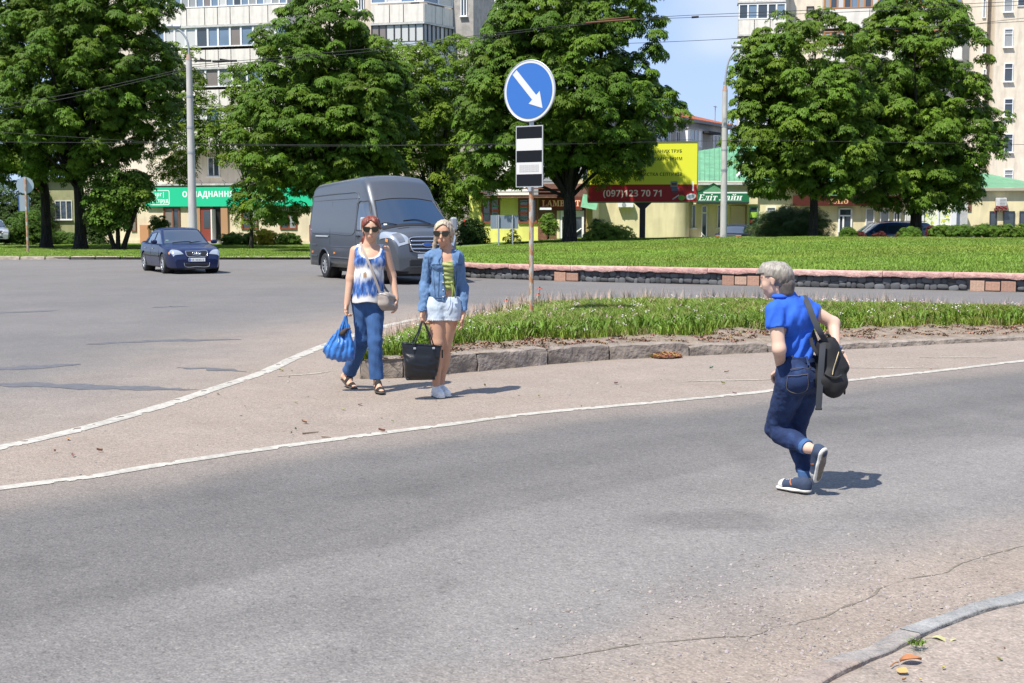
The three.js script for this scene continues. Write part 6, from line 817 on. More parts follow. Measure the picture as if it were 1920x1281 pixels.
  part(g, 'tail_light', join(rb(0.05, 0.5, 0.1, -0.99, 1.25, -2.96, 0.02), rb(0.05, 0.5, 0.1, 0.99, 1.25, -2.96, 0.02)), std([0.4, 0.02, 0.02])); part(g, 'windscreen_sticker', patch(S, 2, 2, (u, w) => [lerp(2.16, 2.2, u), lerp(-0.40, -0.36, w)], 0.012), M.white);
  put(g, 'van', 'dark grey high roof panel van driving past behind the two women', 'van');
}
// ---- saloon car
function saloon(paint, o = {}) {
  const g = new THREE.Group();
  const low = smoothed(pieceLin([[-2.27, 0.55], [-2.24, 0.86], [-2.1, 0.97], [-1.5, 1.0], [-1.2, 0.95], [0.9, 0.93], [1.0, 0.92], [1.9, 0.79], [2.12, 0.72], [2.22, 0.6], [2.27, 0.42]]), 0.05);
  const W = (z, y) => (0.885 - 0.06 * Math.pow(Math.abs(y - 0.58) / 0.42, 2)) - 0.20 * Math.pow(clamp((z - 1.35) / 0.92), 2.2) - 0.15 * Math.pow(clamp((-z - 1.5) / 0.77), 2.2);
  const S = surface(low, () => 0.19, W, () => 0.09, (z) => lerp(0.02, 0.035, ss(0.9, 2, z)));
  const zs = Array.from({ length: 70 }, (_, i) => { const t = i / 69; return lerp(-2.27, 2.27, 0.5 - 0.5 * Math.cos(Math.PI * t) * (1 - 0.0)); });
  const arch = (z, s) => new THREE.CylinderGeometry(0.365, 0.365, 0.4, 36).rotateZ(Math.PI / 2).translate(s * 0.85, 0.32, z);
  part(g, 'body', carve(shell(S, zs, 60), [-1, 1].flatMap((s) => [arch(1.36, s), arch(-1.3, s)])), paint); part(g, 'underbody', bx(1.3, 0.2, 4.0, 0, 0.26, 0), M.blackMatt);
  const roof = smoothed(pieceLin([[-1.72, 0.96], [-1.0, 1.36], [-0.5, 1.42], [-0.1, 1.43], [0.2, 1.395], [1.0, 0.92]]), 0.12), WG = (z, y) => lerp(0.79, 0.575, clamp((y - 0.92) / 0.5)) - 0.05 * ss(0.2, 1.0, z) - 0.05 * ss(-0.9, -1.7, z);
  const SG = surface(roof, () => 0.88, WG, (z) => 0.10, () => 0.02), gz = Array.from({ length: 40 }, (_, i) => lerp(-1.72, 1.0, i / 39));
  part(g, 'glasshouse', shell(SG, gz, 48), carGlass);
  part(g, 'roof', patch(SG, 20, 20, (u, w) => [lerp(-1.02, 0.22, u), lerp(-0.56, 0.56, w)], 0.009), paint);
  for (const s of [-1, 1]) {
    part(g, 'pillar', patch(SG, 12, 3, (u, w) => { const z = lerp(0.2, 0.99, u); return [z, s * lerp(0.44, 0.60, w)]; }, 0.010), paint); part(g, 'pillar', patch(SG, 12, 5, (u, w) => [lerp(-0.95, -1.70, u), s * lerp(0.43, lerp(0.7, 0.98, u), w)], 0.010), paint); part(g, 'pillar', patch(SG, 3, 8, (u, w) => [lerp(-0.26, -0.16, u), s * lerp(0.56, 1, w)], 0.008), M.black); part(g, 'roof_rail', patch(SG, 20, 2, (u, w) => [lerp(-1.1, 0.3, u), s * lerp(0.55, 0.635, w)], 0.011), paint);
    const ln = (name, pts, r, m) => part(g, name, strip(pts.map(([z, y]) => V3(s * (W(z, y) + 0.002), y, z)), r), m);
    ln('rub_strip', [[-0.95, 0.55], [0, 0.55], [0.96, 0.55]], 0.022, M.blackMatt); ln('door_seam', [[0.92, 0.9], [0.95, 0.6], [0.9, 0.28]], 0.005, M.black); ln('door_seam', [[-0.2, 0.9], [-0.2, 0.6], [-0.2, 0.28]], 0.005, M.black); ln('sill', [[-0.95, 0.22], [0, 0.22], [0.98, 0.22]], 0.03, M.blackMatt);
    for (const z of [0.05, -1.0]) part(g, 'door_handle', rb(0.03, 0.03, 0.17, s * (W(z, 0.78) + 0.012), 0.78, z, 0.01), chrome);
    part(g, 'mirror', rb(0.2, 0.13, 0.13, s * 0.97, 0.99, 0.7, 0.05), paint);
    const hl = part(g, 'headlight', patch(S, 10, 8, (u, w) => { const z = lerp(2.0, 2.205, u); return [z, s * lerp(lerp(0.40, 0.27, u), lerp(0.61, 0.56, u), w)]; }, 0.010), lampGlass); part(hl, 'indicator', patch(S, 4, 4, (u, w) => [lerp(1.96, 2.04, u), s * lerp(0.58, 0.64, w)], 0.012), amber);
    part(g, 'fog_lamp', rb(0.28, 0.07, 0.05, s * 0.52, 0.34, 2.225, 0.02), M.black); part(g, 'tail_light', rb(0.34, 0.15, 0.08, s * 0.55, 0.80, -2.22, 0.03), std([0.35, 0.015, 0.015], { roughness: 0.2 })); for (const z of [1.36, -1.3]) { wheel(g, s * 0.775, 0.318, z, 0.318, 0.205, 7, std([0.55, 0.56, 0.58], { metalness: 0.7, roughness: 0.3 })); part(g, 'arch_liner', new THREE.CylinderGeometry(0.36, 0.36, 0.24, 24, 1, true, 0, Math.PI).rotateZ(Math.PI / 2).rotateX(Math.PI).translate(s * 0.68, 0.32, z), M.black); }
  }
  const gr = part(g, 'grille', rb(0.66, 0.15, 0.04, 0, 0, 0, 0.02), M.black); gr.position.set(0, 0.635, 2.225); gr.rotation.x = -0.42;
  part(gr, 'grille_surround', strip([[-0.34, 0.085], [0, 0.085], [0.34, 0.085], [0.30, -0.085], [0, -0.085], [-0.30, -0.085], [-0.34, 0.085]].map(([x, y]) => V3(x, y, 0.018)), 0.012), chrome);
  if (o.rings) part(gr, 'emblem', join([-1.5, -0.5, 0.5, 1.5].map((k) => new THREE.TorusGeometry(0.042, 0.009, 8, 24).translate(k * 0.058, 0, 0.035))), chrome);
  part(g, 'bumper_grille', rb(0.72, 0.10, 0.04, 0, 0.30, 2.265, 0.02), M.black); part(g, 'bumper_trim', strip([[-0.4, 0.36], [-0.37, 0.24], [0, 0.235], [0.37, 0.24], [0.4, 0.36]].map(([x, y]) => V3(x, y, 2.275)), 0.008), M.zinc);
  const np = part(g, 'number_plate', rb(0.52, 0.112, 0.012, 0, 0.45, 2.285, 0.006), M.white); part(np, 'plate_band', bx(0.05, 0.1, 0.004, -0.23, 0.45, 2.2925), std([0.03, 0.12, 0.5])); part(np, 'plate_characters', join(...[-0.16, -0.11, -0.03, 0.02, 0.07, 0.12, 0.19].map((x) => bx(0.026, 0.06, 0.003, x, 0.45, 2.292))), M.steelGrey);
  part(g, 'bumper_lip', gridGeo(16, 2, (u, v) => { const a = lerp(-1, 1, u); return V3(a * 0.74, lerp(0.15, 0.23, v), 2.27 - 0.42 * Math.pow(Math.abs(a), 5) + 0.01); }), M.blackMatt); part(g, 'wiper', join(strip([V3(-0.45, 0.97, 1.0), V3(-0.1, 1.0, 0.93), V3(0.15, 1.0, 0.92)], 0.01), strip([V3(0.1, 0.97, 1.0), V3(0.4, 1.0, 0.9), V3(0.55, 1.0, 0.86)], 0.01)), M.black); part(g, 'windscreen_sticker', bx(0.09, 0.05, 0.004, -0.58, 1.035, 0.83).rotateX(0), std([0.4, 0.6, 0.5]));
  return g;
}
{
  const navy = phys([0.005, 0.012, 0.052], { metalness: 0.0, roughness: 0.35, specularIntensity: 0.5, clearcoat: 0.45, clearcoatRoughness: 0.05 }), car = saloon(navy, { rings: true }); car.position.set(-10.95, 0, -42.2); car.rotation.y = 0.49; put(car, 'car', 'dark blue saloon car with a chrome framed grille driving on the left road', 'car');
  const silver = saloon(phys([0.45, 0.47, 0.49], { metalness: 0.3, roughness: 0.3, clearcoat: 1 })), p = At(-14, 453, 84); silver.position.copy(p); silver.rotation.y = 0.5; put(silver, 'car', 'pale silver car nose showing at the left edge under the trees', 'car');
  const dark = saloon(phys([0.008, 0.013, 0.026], { metalness: 0, roughness: 0.5, specularIntensity: 0.4 })), q = At(1385, 457, 70); dark.position.set(q.x, 0.03, q.z); dark.rotation.y = Math.PI - 0.42; dark.rotation.order = 'YXZ'; put(dark, 'car', 'dark blue grey parked car seen from behind at the foot of the slim lamp post', 'car');
}
{ // blue minivan behind the lawn crest
  const paint = phys([0.014, 0.055, 0.15], { metalness: 0.2, roughness: 0.25, clearcoat: 1 }), q = At(1662, 455, 69), g = grp(q.x, 0.03, q.z, -Math.PI / 2 + 0.12); g.scale.set(0.98, 0.88, 0.98);
  const top = smoothed(pieceLin([[-2.32, 1.2], [-2.25, 1.62], [-2.0, 1.76], [0, 1.80], [0.7, 1.74], [1.55, 1.12], [2.3, 0.86], [2.42, 0.5]]), 0.1), W = (z, y) => 0.91 - 0.16 * ss(0.9, 1.75, y) - 0.18 * Math.pow(clamp((z - 1.5) / 0.92), 2), S = surface(top, () => 0.25, W, () => 0.13, () => 0.03), zs = Array.from({ length: 50 }, (_, i) => lerp(-2.32, 2.42, i / 49));
  part(g, 'body', carve(shell(S, zs, 56), [-1, 1].flatMap((s) => [1.5, -1.4].map((z) => new THREE.CylinderGeometry(0.37, 0.37, 0.4, 30).rotateZ(Math.PI / 2).translate(s * 0.88, 0.33, z)))), paint);
  part(g, 'windscreen', patch(S, 10, 12, (u, w) => [lerp(0.78, 1.5, u), lerp(-0.44, 0.44, w)], 0.008), phys([0.25, 0.3, 0.34], { roughness: 0.05, clearcoat: 1 }));
  for (const s of [-1, 1]) { for (const [a, b, c] of [[0.35, 1.0, 0.42], [-0.75, 0.27, 0], [-2.0, -0.85, 0]]) part(g, 'side_window', gridGeo(6, 6, (u, v) => { const y = lerp(1.12, 1.58, v), z = lerp(a, b - c * v * (b > 0.9 ? 1.1 : 0) + (b > 0.9 ? 0.25 * (1 - v) : 0), u); return V3(s * (W(z, y) + 0.007), y, z); }), carGlass); for (const z of [1.5, -1.4]) wheel(g, s * 0.8, 0.33, z, 0.33, 0.21, 7, M.zinc); part(g, 'roof_rail', strip([V3(s * 0.6, 1.84, 0.4), V3(s * 0.6, 1.85, -0.8), V3(s * 0.6, 1.83, -2)], 0.02), M.black); part(g, 'mirror', rb(0.2, 0.15, 0.12, s * 1.0, 1.15, 1.15, 0.05), paint); part(g, 'headlight', rb(0.3, 0.14, 0.2, s * 0.6, 0.82, 2.25, 0.05), lampGlass); part(g, 'tail_light', rb(0.06, 0.4, 0.1, s * 0.78, 1.2, -2.27, 0.02), std([0.4, 0.02, 0.02])); }
  put(g, 'minivan', 'dark blue minivan parked behind the lawn crest and the hedge balls', 'minivan');
}
// ------------------------------------------------------------------ people: one smooth distance field per figure and per garment, meshed by surface nets
const cap = (a, b, ra, rb = ra, n = null, k = 1) => ({ a, b, ra, rb, n, k });
function field(prims, K) {
  const P = prims.map((p) => { const bx0 = p.b.x - p.a.x, by0 = p.b.y - p.a.y, bz0 = p.b.z - p.a.z; return { ax: p.a.x, ay: p.a.y, az: p.a.z, bx: bx0, by: by0, bz: bz0, l: 1 / Math.max(1e-9, bx0 * bx0 + by0 * by0 + bz0 * bz0), ra: p.ra, rb: p.rb, n: p.n, k: p.k, f: p.k < 1 ? (p.k + 1) / 2 : 1 }; });
  return (x, y, z) => {
    let d = 1e3;
    for (let i = 0; i < P.length; i++) {
      const p = P[i], px = x - p.ax, py = y - p.ay, pz = z - p.az; let t = (px * p.bx + py * p.by + pz * p.bz) * p.l; t = t < 0 ? 0 : t > 1 ? 1 : t;
      const wx = px - p.bx * t, wy = py - p.by * t, wz = pz - p.bz * t; let q = wx * wx + wy * wy + wz * wz; const r = p.ra + (p.rb - p.ra) * t;
      if (p.n) { const c = wx * p.n.x + wy * p.n.y + wz * p.n.z; q += c * c * (1 / (p.k * p.k) - 1); }
      const e = (Math.sqrt(q) - r) * p.f, h = K - Math.abs(d - e);
      d = Math.min(d, e); if (h > 0) d -= h * h / (4 * K);
    }
    return d;
  };
}
function boundsOf(prims, m) { const lo = V3(1e9, 1e9, 1e9), hi = V3(-1e9, -1e9, -1e9); for (const p of prims) for (const [q, r] of [[p.a, p.ra], [p.b, p.rb]]) { lo.min(q.clone().addScalar(-r - m)); hi.max(q.clone().addScalar(r + m)); } return [lo, hi]; }
function nets(f, lo, hi, h, col) {
  const nx = Math.ceil((hi.x - lo.x) / h) + 1, ny = Math.ceil((hi.y - lo.y) / h) + 1, nz = Math.ceil((hi.z - lo.z) / h) + 1, F = new Float32Array(nx * ny * nz), id = new Int32Array(nx * ny * nz).fill(-1), sx = 1, sy = nx, sz = nx * ny;
  for (let k = 0, o = 0; k < nz; k++) for (let j = 0; j < ny; j++) for (let i = 0; i < nx; i++, o++) F[o] = f(lo.x + i * h, lo.y + j * h, lo.z + k * h);
  const p = [], idx = [], E = [[0, 1], [2, 3], [4, 5], [6, 7], [0, 2], [1, 3], [4, 6], [5, 7], [0, 4], [1, 5], [2, 6], [3, 7]], off = [0, sx, sy, sx + sy, sz, sx + sz, sy + sz, sx + sy + sz];
  for (let k = 0; k < nz - 1; k++) for (let j = 0; j < ny - 1; j++) for (let i = 0; i < nx - 1; i++) {
    const o = i + j * sy + k * sz; let m = 0; for (let c = 0; c < 8; c++) if (F[o + off[c]] < 0) m |= 1 << c; if (m === 0 || m === 255) continue;
    let x = 0, y = 0, z = 0, n = 0; for (const [a, b] of E) { const fa = F[o + off[a]], fb = F[o + off[b]]; if ((fa < 0) === (fb < 0)) continue; const t = fa / (fa - fb); x += (a & 1) + ((b & 1) - (a & 1)) * t; y += ((a >> 1) & 1) + (((b >> 1) & 1) - ((a >> 1) & 1)) * t; z += (a >> 2) + ((b >> 2) - (a >> 2)) * t; n++; }
    id[o] = p.length / 3; p.push(lo.x + (i + x / n) * h, lo.y + (j + y / n) * h, lo.z + (k + z / n) * h);
  }
  const quad = (a, b, c, d, s) => { if (a < 0 || b < 0 || c < 0 || d < 0) return; s ? idx.push(a, b, c, a, c, d) : idx.push(a, c, b, a, d, c); };
  for (let k = 1; k < nz - 1; k++) for (let j = 1; j < ny - 1; j++) for (let i = 1; i < nx - 1; i++) {
    const o = i + j * sy + k * sz, s = F[o] < 0;
    if (s !== F[o + sx] < 0) quad(id[o - sy - sz], id[o - sz], id[o], id[o - sy], s); if (s !== F[o + sy] < 0) quad(id[o - sx - sz], id[o - sx], id[o], id[o - sz], s); if (s !== F[o + sz] < 0) quad(id[o - sx - sy], id[o - sy], id[o], id[o - sx], s);
  }
  const N = new Float32Array(p.length), C = col ? new Float32Array(p.length) : null, e = h * 0.5;
  for (let i = 0; i < p.length; i += 3) { const x = p[i], y = p[i + 1], z = p[i + 2]; let a = f(x + e, y, z) - f(x - e, y, z), b = f(x, y + e, z) - f(x, y - e, z), c = f(x, y, z + e) - f(x, y, z - e); const l = Math.hypot(a, b, c) || 1; N[i] = a / l; N[i + 1] = b / l; N[i + 2] = c / l; if (C) { const q = col(x, y, z, N[i], N[i + 1], N[i + 2]); C[i] = q[0]; C[i + 1] = q[1]; C[i + 2] = q[2]; } }
  const g = new THREE.BufferGeometry(); g.setAttribute('position', new THREE.Float32BufferAttribute(p, 3)); g.setAttribute('normal', new THREE.BufferAttribute(N, 3)); if (C) g.setAttribute('color', new THREE.BufferAttribute(C, 3)); g.setIndex(idx); return g;
}
const solid = (prims, K, h, col, mod) => { const f = field(prims, K), [lo, hi] = boundsOf(prims, 0.03); return nets(mod ? (x, y, z) => mod(f(x, y, z), x, y, z) : f, lo, hi, h, col); };
const grow = (prims, e) => prims.map((p) => ({ ...p, ra: p.ra + e, rb: p.rb + e }));
const mergeC = (...gs) => { const t = gs.map((g) => { const q = g.toNonIndexed(); for (const k of Object.keys(q.attributes)) if (!['position', 'normal', 'color'].includes(k)) q.deleteAttribute(k); return q; }); return mergeGeometries(t); };
const unit = (x, y, z) => V3(x, y, z).normalize();
function headPrims(c, f, r, u, neck, s = 1) {
  const P = (a, b, d) => c.clone().addScaledVector(r, a * s).addScaledVector(u, b * s).addScaledVector(f, d * s), S = (q) => q * s;
  return [cap(P(0, 0.03, -0.03), P(0, 0.032, 0.018), S(0.085), S(0.083), r, 0.9), cap(P(0, -0.015, 0.03), P(0, -0.06, 0.038), S(0.062), S(0.048), r, 0.95), cap(P(0, -0.06, 0.02), P(0, -0.093, 0.055), S(0.047), S(0.023)), cap(P(0, 0.004, 0.088), P(0, -0.032, 0.106), S(0.008), S(0.012)), cap(P(-0.03, 0.024, 0.078), P(0.03, 0.024, 0.078), S(0.013)), cap(P(-0.036, -0.024, 0.06), P(-0.03, -0.04, 0.062), S(0.026)), cap(P(0.036, -0.024, 0.06), P(0.03, -0.04, 0.062), S(0.026)), cap(P(-0.016, -0.062, 0.080), P(0.016, -0.062, 0.080), S(0.0085)), cap(P(-0.013, -0.070, 0.078), P(0.013, -0.070, 0.078), S(0.008)),
    cap(P(-0.079, 0.014, -0.006), P(-0.077, -0.022, 0.002), S(0.015), S(0.010), r, 0.5), cap(P(0.079, 0.014, -0.006), P(0.077, -0.022, 0.002), S(0.015), S(0.010), r, 0.5), cap(P(0, -0.05, -0.02), neck, S(0.054), S(0.060))];
}
function handPrims(w, dir, nrm, side, curl, s = 1) {                   // palm, four unequal fingers with two bends, thumb from the side of the palm
  const sv = dir.clone().cross(nrm).normalize().multiplyScalar(side), P = (a, b, c) => w.clone().addScaledVector(dir, a * s).addScaledVector(sv, b * s).addScaledVector(nrm, c * s), out = [cap(P(-0.01, 0, 0), P(0.02, 0, 0), 0.026 * s, 0.028 * s, nrm, 0.75), cap(P(0.03, -0.006, 0), P(0.07, -0.004, 0), 0.034 * s, 0.038 * s, nrm, 0.42)];
  [[-0.029, 0.030], [-0.010, 0.036], [0.009, 0.038], [0.027, 0.034]].forEach(([o, l], i) => { let p = P(0.082, o, 0), a = curl * 0.5; for (let k = 0; k < 3; k++) { const L = l * [1, 0.72, 0.55][k] * s, q = p.clone().addScaledVector(dir, Math.cos(a) * L).addScaledVector(nrm, Math.sin(a) * L); out.push(cap(p, q, (0.0092 - k * 0.0008) * s, (0.0088 - k * 0.0010) * s)); p = q; a += curl * 0.62; } });
  const t0 = P(0.02, 0.028, 0.004), t1 = P(0.052, 0.05, 0.014), t2 = P(0.080, 0.046, 0.026), t3 = P(0.098, 0.036, 0.034); out.push(cap(t0, t1, 0.0135 * s, 0.0115 * s), cap(t1, t2, 0.0112 * s, 0.0100 * s), cap(t2, t3, 0.0098 * s, 0.0082 * s)); return out;
}
const skinCol = (base, lips) => (x, y, z) => { const n = (fbm(x * 30, y * 30, z * 30, 2) - 0.5) * 0.12; let c = base.map((q, i) => q * (1 + n * [0.7, 1, 1][i])); if (lips) { const e = Math.hypot((x - lips.x) / 0.022, (y - lips.y) / 0.009, (z - lips.z) / 0.03); if (e < 1) c = [c[0] * 0.88, c[1] * 0.66, c[2] * 0.68]; const b = y - lips.y; if (b > 0.089 && b < 0.101 && Math.abs(x - lips.x) > 0.012 && Math.hypot(x - lips.x, z - lips.z) < 0.06) c = [c[0] * 0.45, c[1] * 0.38, c[2] * 0.36]; } return c; };
const M_skin = phys([1, 1, 1], { vertexColors: true, roughness: 0.48, specularIntensity: 0.5 }), M_cloth = std([1, 1, 1], { vertexColors: true, roughness: 0.9 }), M_hair = phys([1, 1, 1], { vertexColors: true, roughness: 0.5, specularIntensity: 0.7 }), M_leather = phys([1, 1, 1], { vertexColors: true, roughness: 0.42, clearcoat: 0.25, clearcoatRoughness: 0.4 });
const dye = (c, amp = 0.35, fr = 60) => (x, y, z) => { const n = 1 + (fbm(x * fr, y * fr * 0.4, z * fr, 3) - 0.5) * amp; return c.map((q) => q * n); };
function sweep(pts, wdir, w, t, n = 4) {                               // flat strap along points
  const c = new THREE.CatmullRomCurve3(pts), L = pts.length * n;
  return gridGeo(4, L, (u, v) => { const p = c.getPoint(v), tg = c.getTangent(v), wd = (typeof wdir === 'function' ? wdir(v) : wdir).clone().addScaledVector(tg, -tg.dot(typeof wdir === 'function' ? wdir(v) : wdir)).normalize(), nn = tg.clone().cross(wd), k = Math.round(u * 4) % 4, a = [[-1, -1], [1, -1], [1, 1], [-1, 1]][k]; return p.addScaledVector(wd, a[0] * w / 2).addScaledVector(nn, a[1] * t / 2); });
}
function sunglasses(parent, c, f, r, u, s = 1) {
  const g = new THREE.Group(), m = new THREE.Matrix4().makeBasis(r, u, f).setPosition(c); m.decompose(g.position, g.quaternion, g.scale); g.scale.multiplyScalar(s); g.name = 'sunglasses'; parent.add(g);
  const lens = (x) => { const sh = new THREE.Shape(), q = [[-0.032, 0.016], [0.0, 0.020], [0.032, 0.018], [0.030, -0.008], [0.014, -0.023], [-0.012, -0.023], [-0.030, -0.010]].map(([a, b]) => new THREE.Vector2(a * Math.sign(x), b)); sh.setFromPoints(new THREE.SplineCurve([...q, q[0]]).getPoints(28)); return sh; };
  const dark = phys([0.012, 0.011, 0.011], { roughness: 0.06, clearcoat: 1 }), fr = std([0.014, 0.011, 0.010], { roughness: 0.3 });
  for (const x of [-0.036, 0.036]) { part(g, 'lens', new THREE.ExtrudeGeometry(lens(x), { depth: 0.003, bevelEnabled: true, bevelSize: 0.003, bevelThickness: 0.003, bevelSegments: 2 }).translate(x, 0.003, 0.094), dark); part(g, 'temple', rod(V3(x * 1.95, 0.014, 0.088), V3(x * 2.2, 0.006, -0.02), 0.0035, 6), fr); part(g, 'hinge', rb(0.012, 0.014, 0.012, x * 1.92, 0.014, 0.090, 0.003), fr); }
  part(g, 'bridge', rod(V3(-0.010, 0.012, 0.099), V3(0.010, 0.012, 0.099), 0.004, 8), fr); return g;
}
const strands = (x, y, z, k = 90) => (fbm(x * k, y * k * 0.25, z * k, 3) - 0.5);
const UP = V3(0, 1, 0);
// ---- woman with red hair, blue bag
{
  const D = 12.4, J = (x, y, dz = 0) => At(x, y, D - dz), g = new THREE.Group();
  const f = unit(0.10, -0.02, 0.99), r = unit(0.99, 0, -0.10), u = r.clone().cross(f).negate().y < 0 ? r.clone().cross(f) : r.clone().cross(f).negate(), zf = V3(0, 0, 1), hc = J(695.5, 431, 0.03), neck = J(693, 461, 0);
  const skin = [0.52, 0.315, 0.215];
  const armR = [cap(J(666, 471, 0), J(657, 522, 0.02), 0.052, 0.043), cap(J(657, 522, 0.02), J(650, 571, 0.08), 0.041, 0.027)], armL = [cap(J(722, 468, 0), J(735, 516, -0.04), 0.047, 0.040), cap(J(735, 516, -0.04), J(743, 561, 0.05), 0.038, 0.025)];
  const torso = [cap(J(677, 474, 0), J(710, 473, 0), 0.078, 0.074, zf, 0.9), cap(J(693, 490, 0.03), J(691, 535, 0.03), 0.123, 0.118, zf, 0.82), cap(J(679, 492, 0.06), J(707, 492, 0.06), 0.066, 0.066), cap(J(680, 568, 0), J(701, 568, 0), 0.092, 0.092, zf, 0.92)];
  const foot = (heel, ball, toe, ank) => [cap(ank, heel, 0.032, 0.030), cap(heel, ball, 0.028, 0.032, UP, 0.7), cap(ball, toe, 0.034, 0.022, UP, 0.5), cap(ank, ball, 0.030, 0.026)];
  const fL = [J(706, 722, 0.10), J(712, 731, 0.22), J(716, 733, 0.28), J(706, 708, 0.12)], fR = [J(645, 706, -0.30), J(657, 720, -0.22), J(665, 725, -0.16), J(653, 693, -0.27)];
  const body = [...headPrims(hc, f, r, u, neck, 1.0), cap(neck, J(693, 475, -0.01), 0.058, 0.075), ...torso, ...armR, ...armL, cap(J(681, 573, 0), J(679, 634, -0.06), 0.075, 0.05), cap(J(679, 634, -0.06), fR[3], 0.045, 0.03), cap(J(702, 573, 0), J(704, 641, 0.10), 0.075, 0.05), cap(J(704, 641, 0.10), fL[3], 0.045, 0.03), ...foot(...fL), ...foot(...fR)];
  const hR = handPrims(J(650, 571, 0.08), unit(-0.06, -0.97, 0.15), unit(0.9, 0, 0.3), 1, 1.35, 0.95), hL = handPrims(J(743, 561, 0.05), unit(0.05, -0.98, 0.2), unit(-0.95, 0, 0.2), -1, 0.75, 0.95), lips = hc.clone().addScaledVector(u, -0.066).addScaledVector(f, 0.09);
  part(g, 'body', mergeC(solid(body, 0.022, 0.0075, skinCol(skin, lips)), solid(hR, 0.008, 0.0035, skinCol(skin)), solid(hL, 0.008, 0.0035, skinCol(skin))), M_skin);
  // top
  const tp = [...grow(torso.slice(0, 3), 0.012), cap(J(691, 520, 0.03), J(690, 563, 0.025), 0.140, 0.155, zf, 0.86)], yHem = J(690, 566).y, yTop = J(690, 458).y, nk = J(694, 464, 0.10), aR = armR[0], aL = armL[0], armF = field([cap(aR.a.clone().add(V3(-0.04, 0.03, 0)), aR.b.clone().add(V3(-0.02, 0, 0)), 0.068, 0.06), cap(aL.a.clone().add(V3(0.045, 0.03, 0)), aL.b.clone().add(V3(0.02, 0, 0)), 0.064, 0.058)], 0.01);
  part(g, 'tank_top', solid(tp, 0.03, 0.0065, (x, y, z) => {
    const n = fbm(x * 22, y * 9, z * 22, 4), n2 = fbm(x * 60 + 3, y * 14, z * 60, 3), t = clamp((y - yHem) / (yTop - yHem)) + (n - 0.5) * 0.16 + Math.sin(x * 40 + z * 30) * 0.012; const W = [0.62, 0.61, 0.59], Bl = [0.030, 0.115, 0.36], Dk = [0.012, 0.038, 0.15];
    let k = Math.max(ss(0.06, 0.18, t) * (1 - ss(0.30, 0.50, t)), ss(0.54, 0.68, t) * (1 - ss(0.92, 0.99, t))); k = clamp(k + (n2 - 0.50) * 1.5 * (t > 0.1 && t < 0.9 ? 1 : 0)); const b = Bl.map((q, i) => lerp(q, Dk[i], ss(0.5, 0.68, n2)));
    let c = W.map((q, i) => lerp(q, b[i], k)); const spot = Math.min(V3(x, y, z).distanceTo(J(686, 515, 0.16)), V3(x, y, z).distanceTo(J(715, 462, 0.07))); if (spot < 0.012 + n2 * 0.03 && n2 > 0.5) c = [0.30, 0.19, 0.11];
    if (V3(x, y, z).distanceTo(nk) < 0.118) c = W; return c;
  }, (d, x, y, z) => Math.max(d + (fbm(x * 9, y * 5, z * 9, 3) - 0.5) * 0.014, yHem + Math.sin(x * 26) * 0.008 - y, y - yTop, 0.098 - Math.hypot(x - nk.x, (y - nk.y) * 0.95, (z - nk.z) * 0.8), -armF(x, y, z))), M_cloth);
  // trousers
  const lt = [cap(J(680, 562, 0), J(702, 562, 0), 0.116, 0.116, zf, 0.92), cap(J(680, 578, 0), J(681, 634, -0.05), 0.096, 0.076), cap(J(681, 634, -0.05), J(655, 697, -0.27), 0.076, 0.073), cap(J(702, 578, 0), J(703, 640, 0.10), 0.096, 0.072), cap(J(703, 640, 0.10), J(706, 712, 0.12), 0.072, 0.064)], yW = J(690, 551).y, hemN = unit(-0.42, -0.75, -0.4);
  const hemP = J(655, 700, -0.27), yHemL = J(706, 711, 0.12).y;
  part(g, 'trousers', solid(lt, 0.02, 0.0075, dye([0.030, 0.085, 0.215], 0.45, 30), (d, x, y, z) => Math.max(d + (fbm(x * 14, y * 5, z * 14, 3) - 0.5) * 0.022 + Math.sin((y + x * 0.6) * 55) * 0.0016, y - yW, (x - hemP.x) * hemN.x + (y - hemP.y) * hemN.y + (z - hemP.z) * hemN.z, x > J(690, 690).x ? yHemL - y : -1)), M_cloth);
  // sandals
  for (const [heel, ball, toe, ank] of [fL, fR]) {
    const dn = V3(0, -0.022, 0), s = part(g, 'sandal', solid([cap(heel.clone().add(dn).add(V3(0, -0.01, -0.02)), ball.clone().add(dn), 0.040, 0.047, UP, 0.32), cap(ball.clone().add(dn), toe.clone().add(dn).add(V3(0, 0.004, 0.012)), 0.047, 0.034, UP, 0.32)], 0.01, 0.006, dye([0.045, 0.036, 0.030], 0.3)), M_cloth);
    const ft = field(grow(foot(heel, ball, toe, ank), 0.006), 0.02), [lo, hi] = boundsOf(foot(heel, ball, toe, ank), 0.03), ax = toe.clone().sub(heel), L2 = ax.lengthSq();
    part(s, 'strap', nets((x, y, z) => { const t = ((x - heel.x) * ax.x + (y - heel.y) * ax.y + (z - heel.z) * ax.z) / L2, b = Math.min(Math.abs(t - 0.80) - 0.10, Math.abs(t - 0.42) - 0.10, Math.abs(y - ank.y + 0.006) - 0.014) * 0.15; return Math.max(ft(x, y, z), b); }, lo, hi, 0.005, dye([0.018, 0.016, 0.015], 0.2)), M_cloth);
  }
  // hair, pulled back from a parting, short tail at the nape
  const hs = [cap(hc.clone().addScaledVector(u, 0.036).addScaledVector(f, -0.032), hc.clone().addScaledVector(u, 0.040).addScaledVector(f, 0.018), 0.099, 0.095, r, 0.93)], tail = [cap(hc.clone().addScaledVector(u, -0.02).addScaledVector(f, -0.09).addScaledVector(r, -0.035), hc.clone().addScaledVector(u, -0.14).addScaledVector(f, -0.065).addScaledVector(r, -0.075), 0.035, 0.028)];
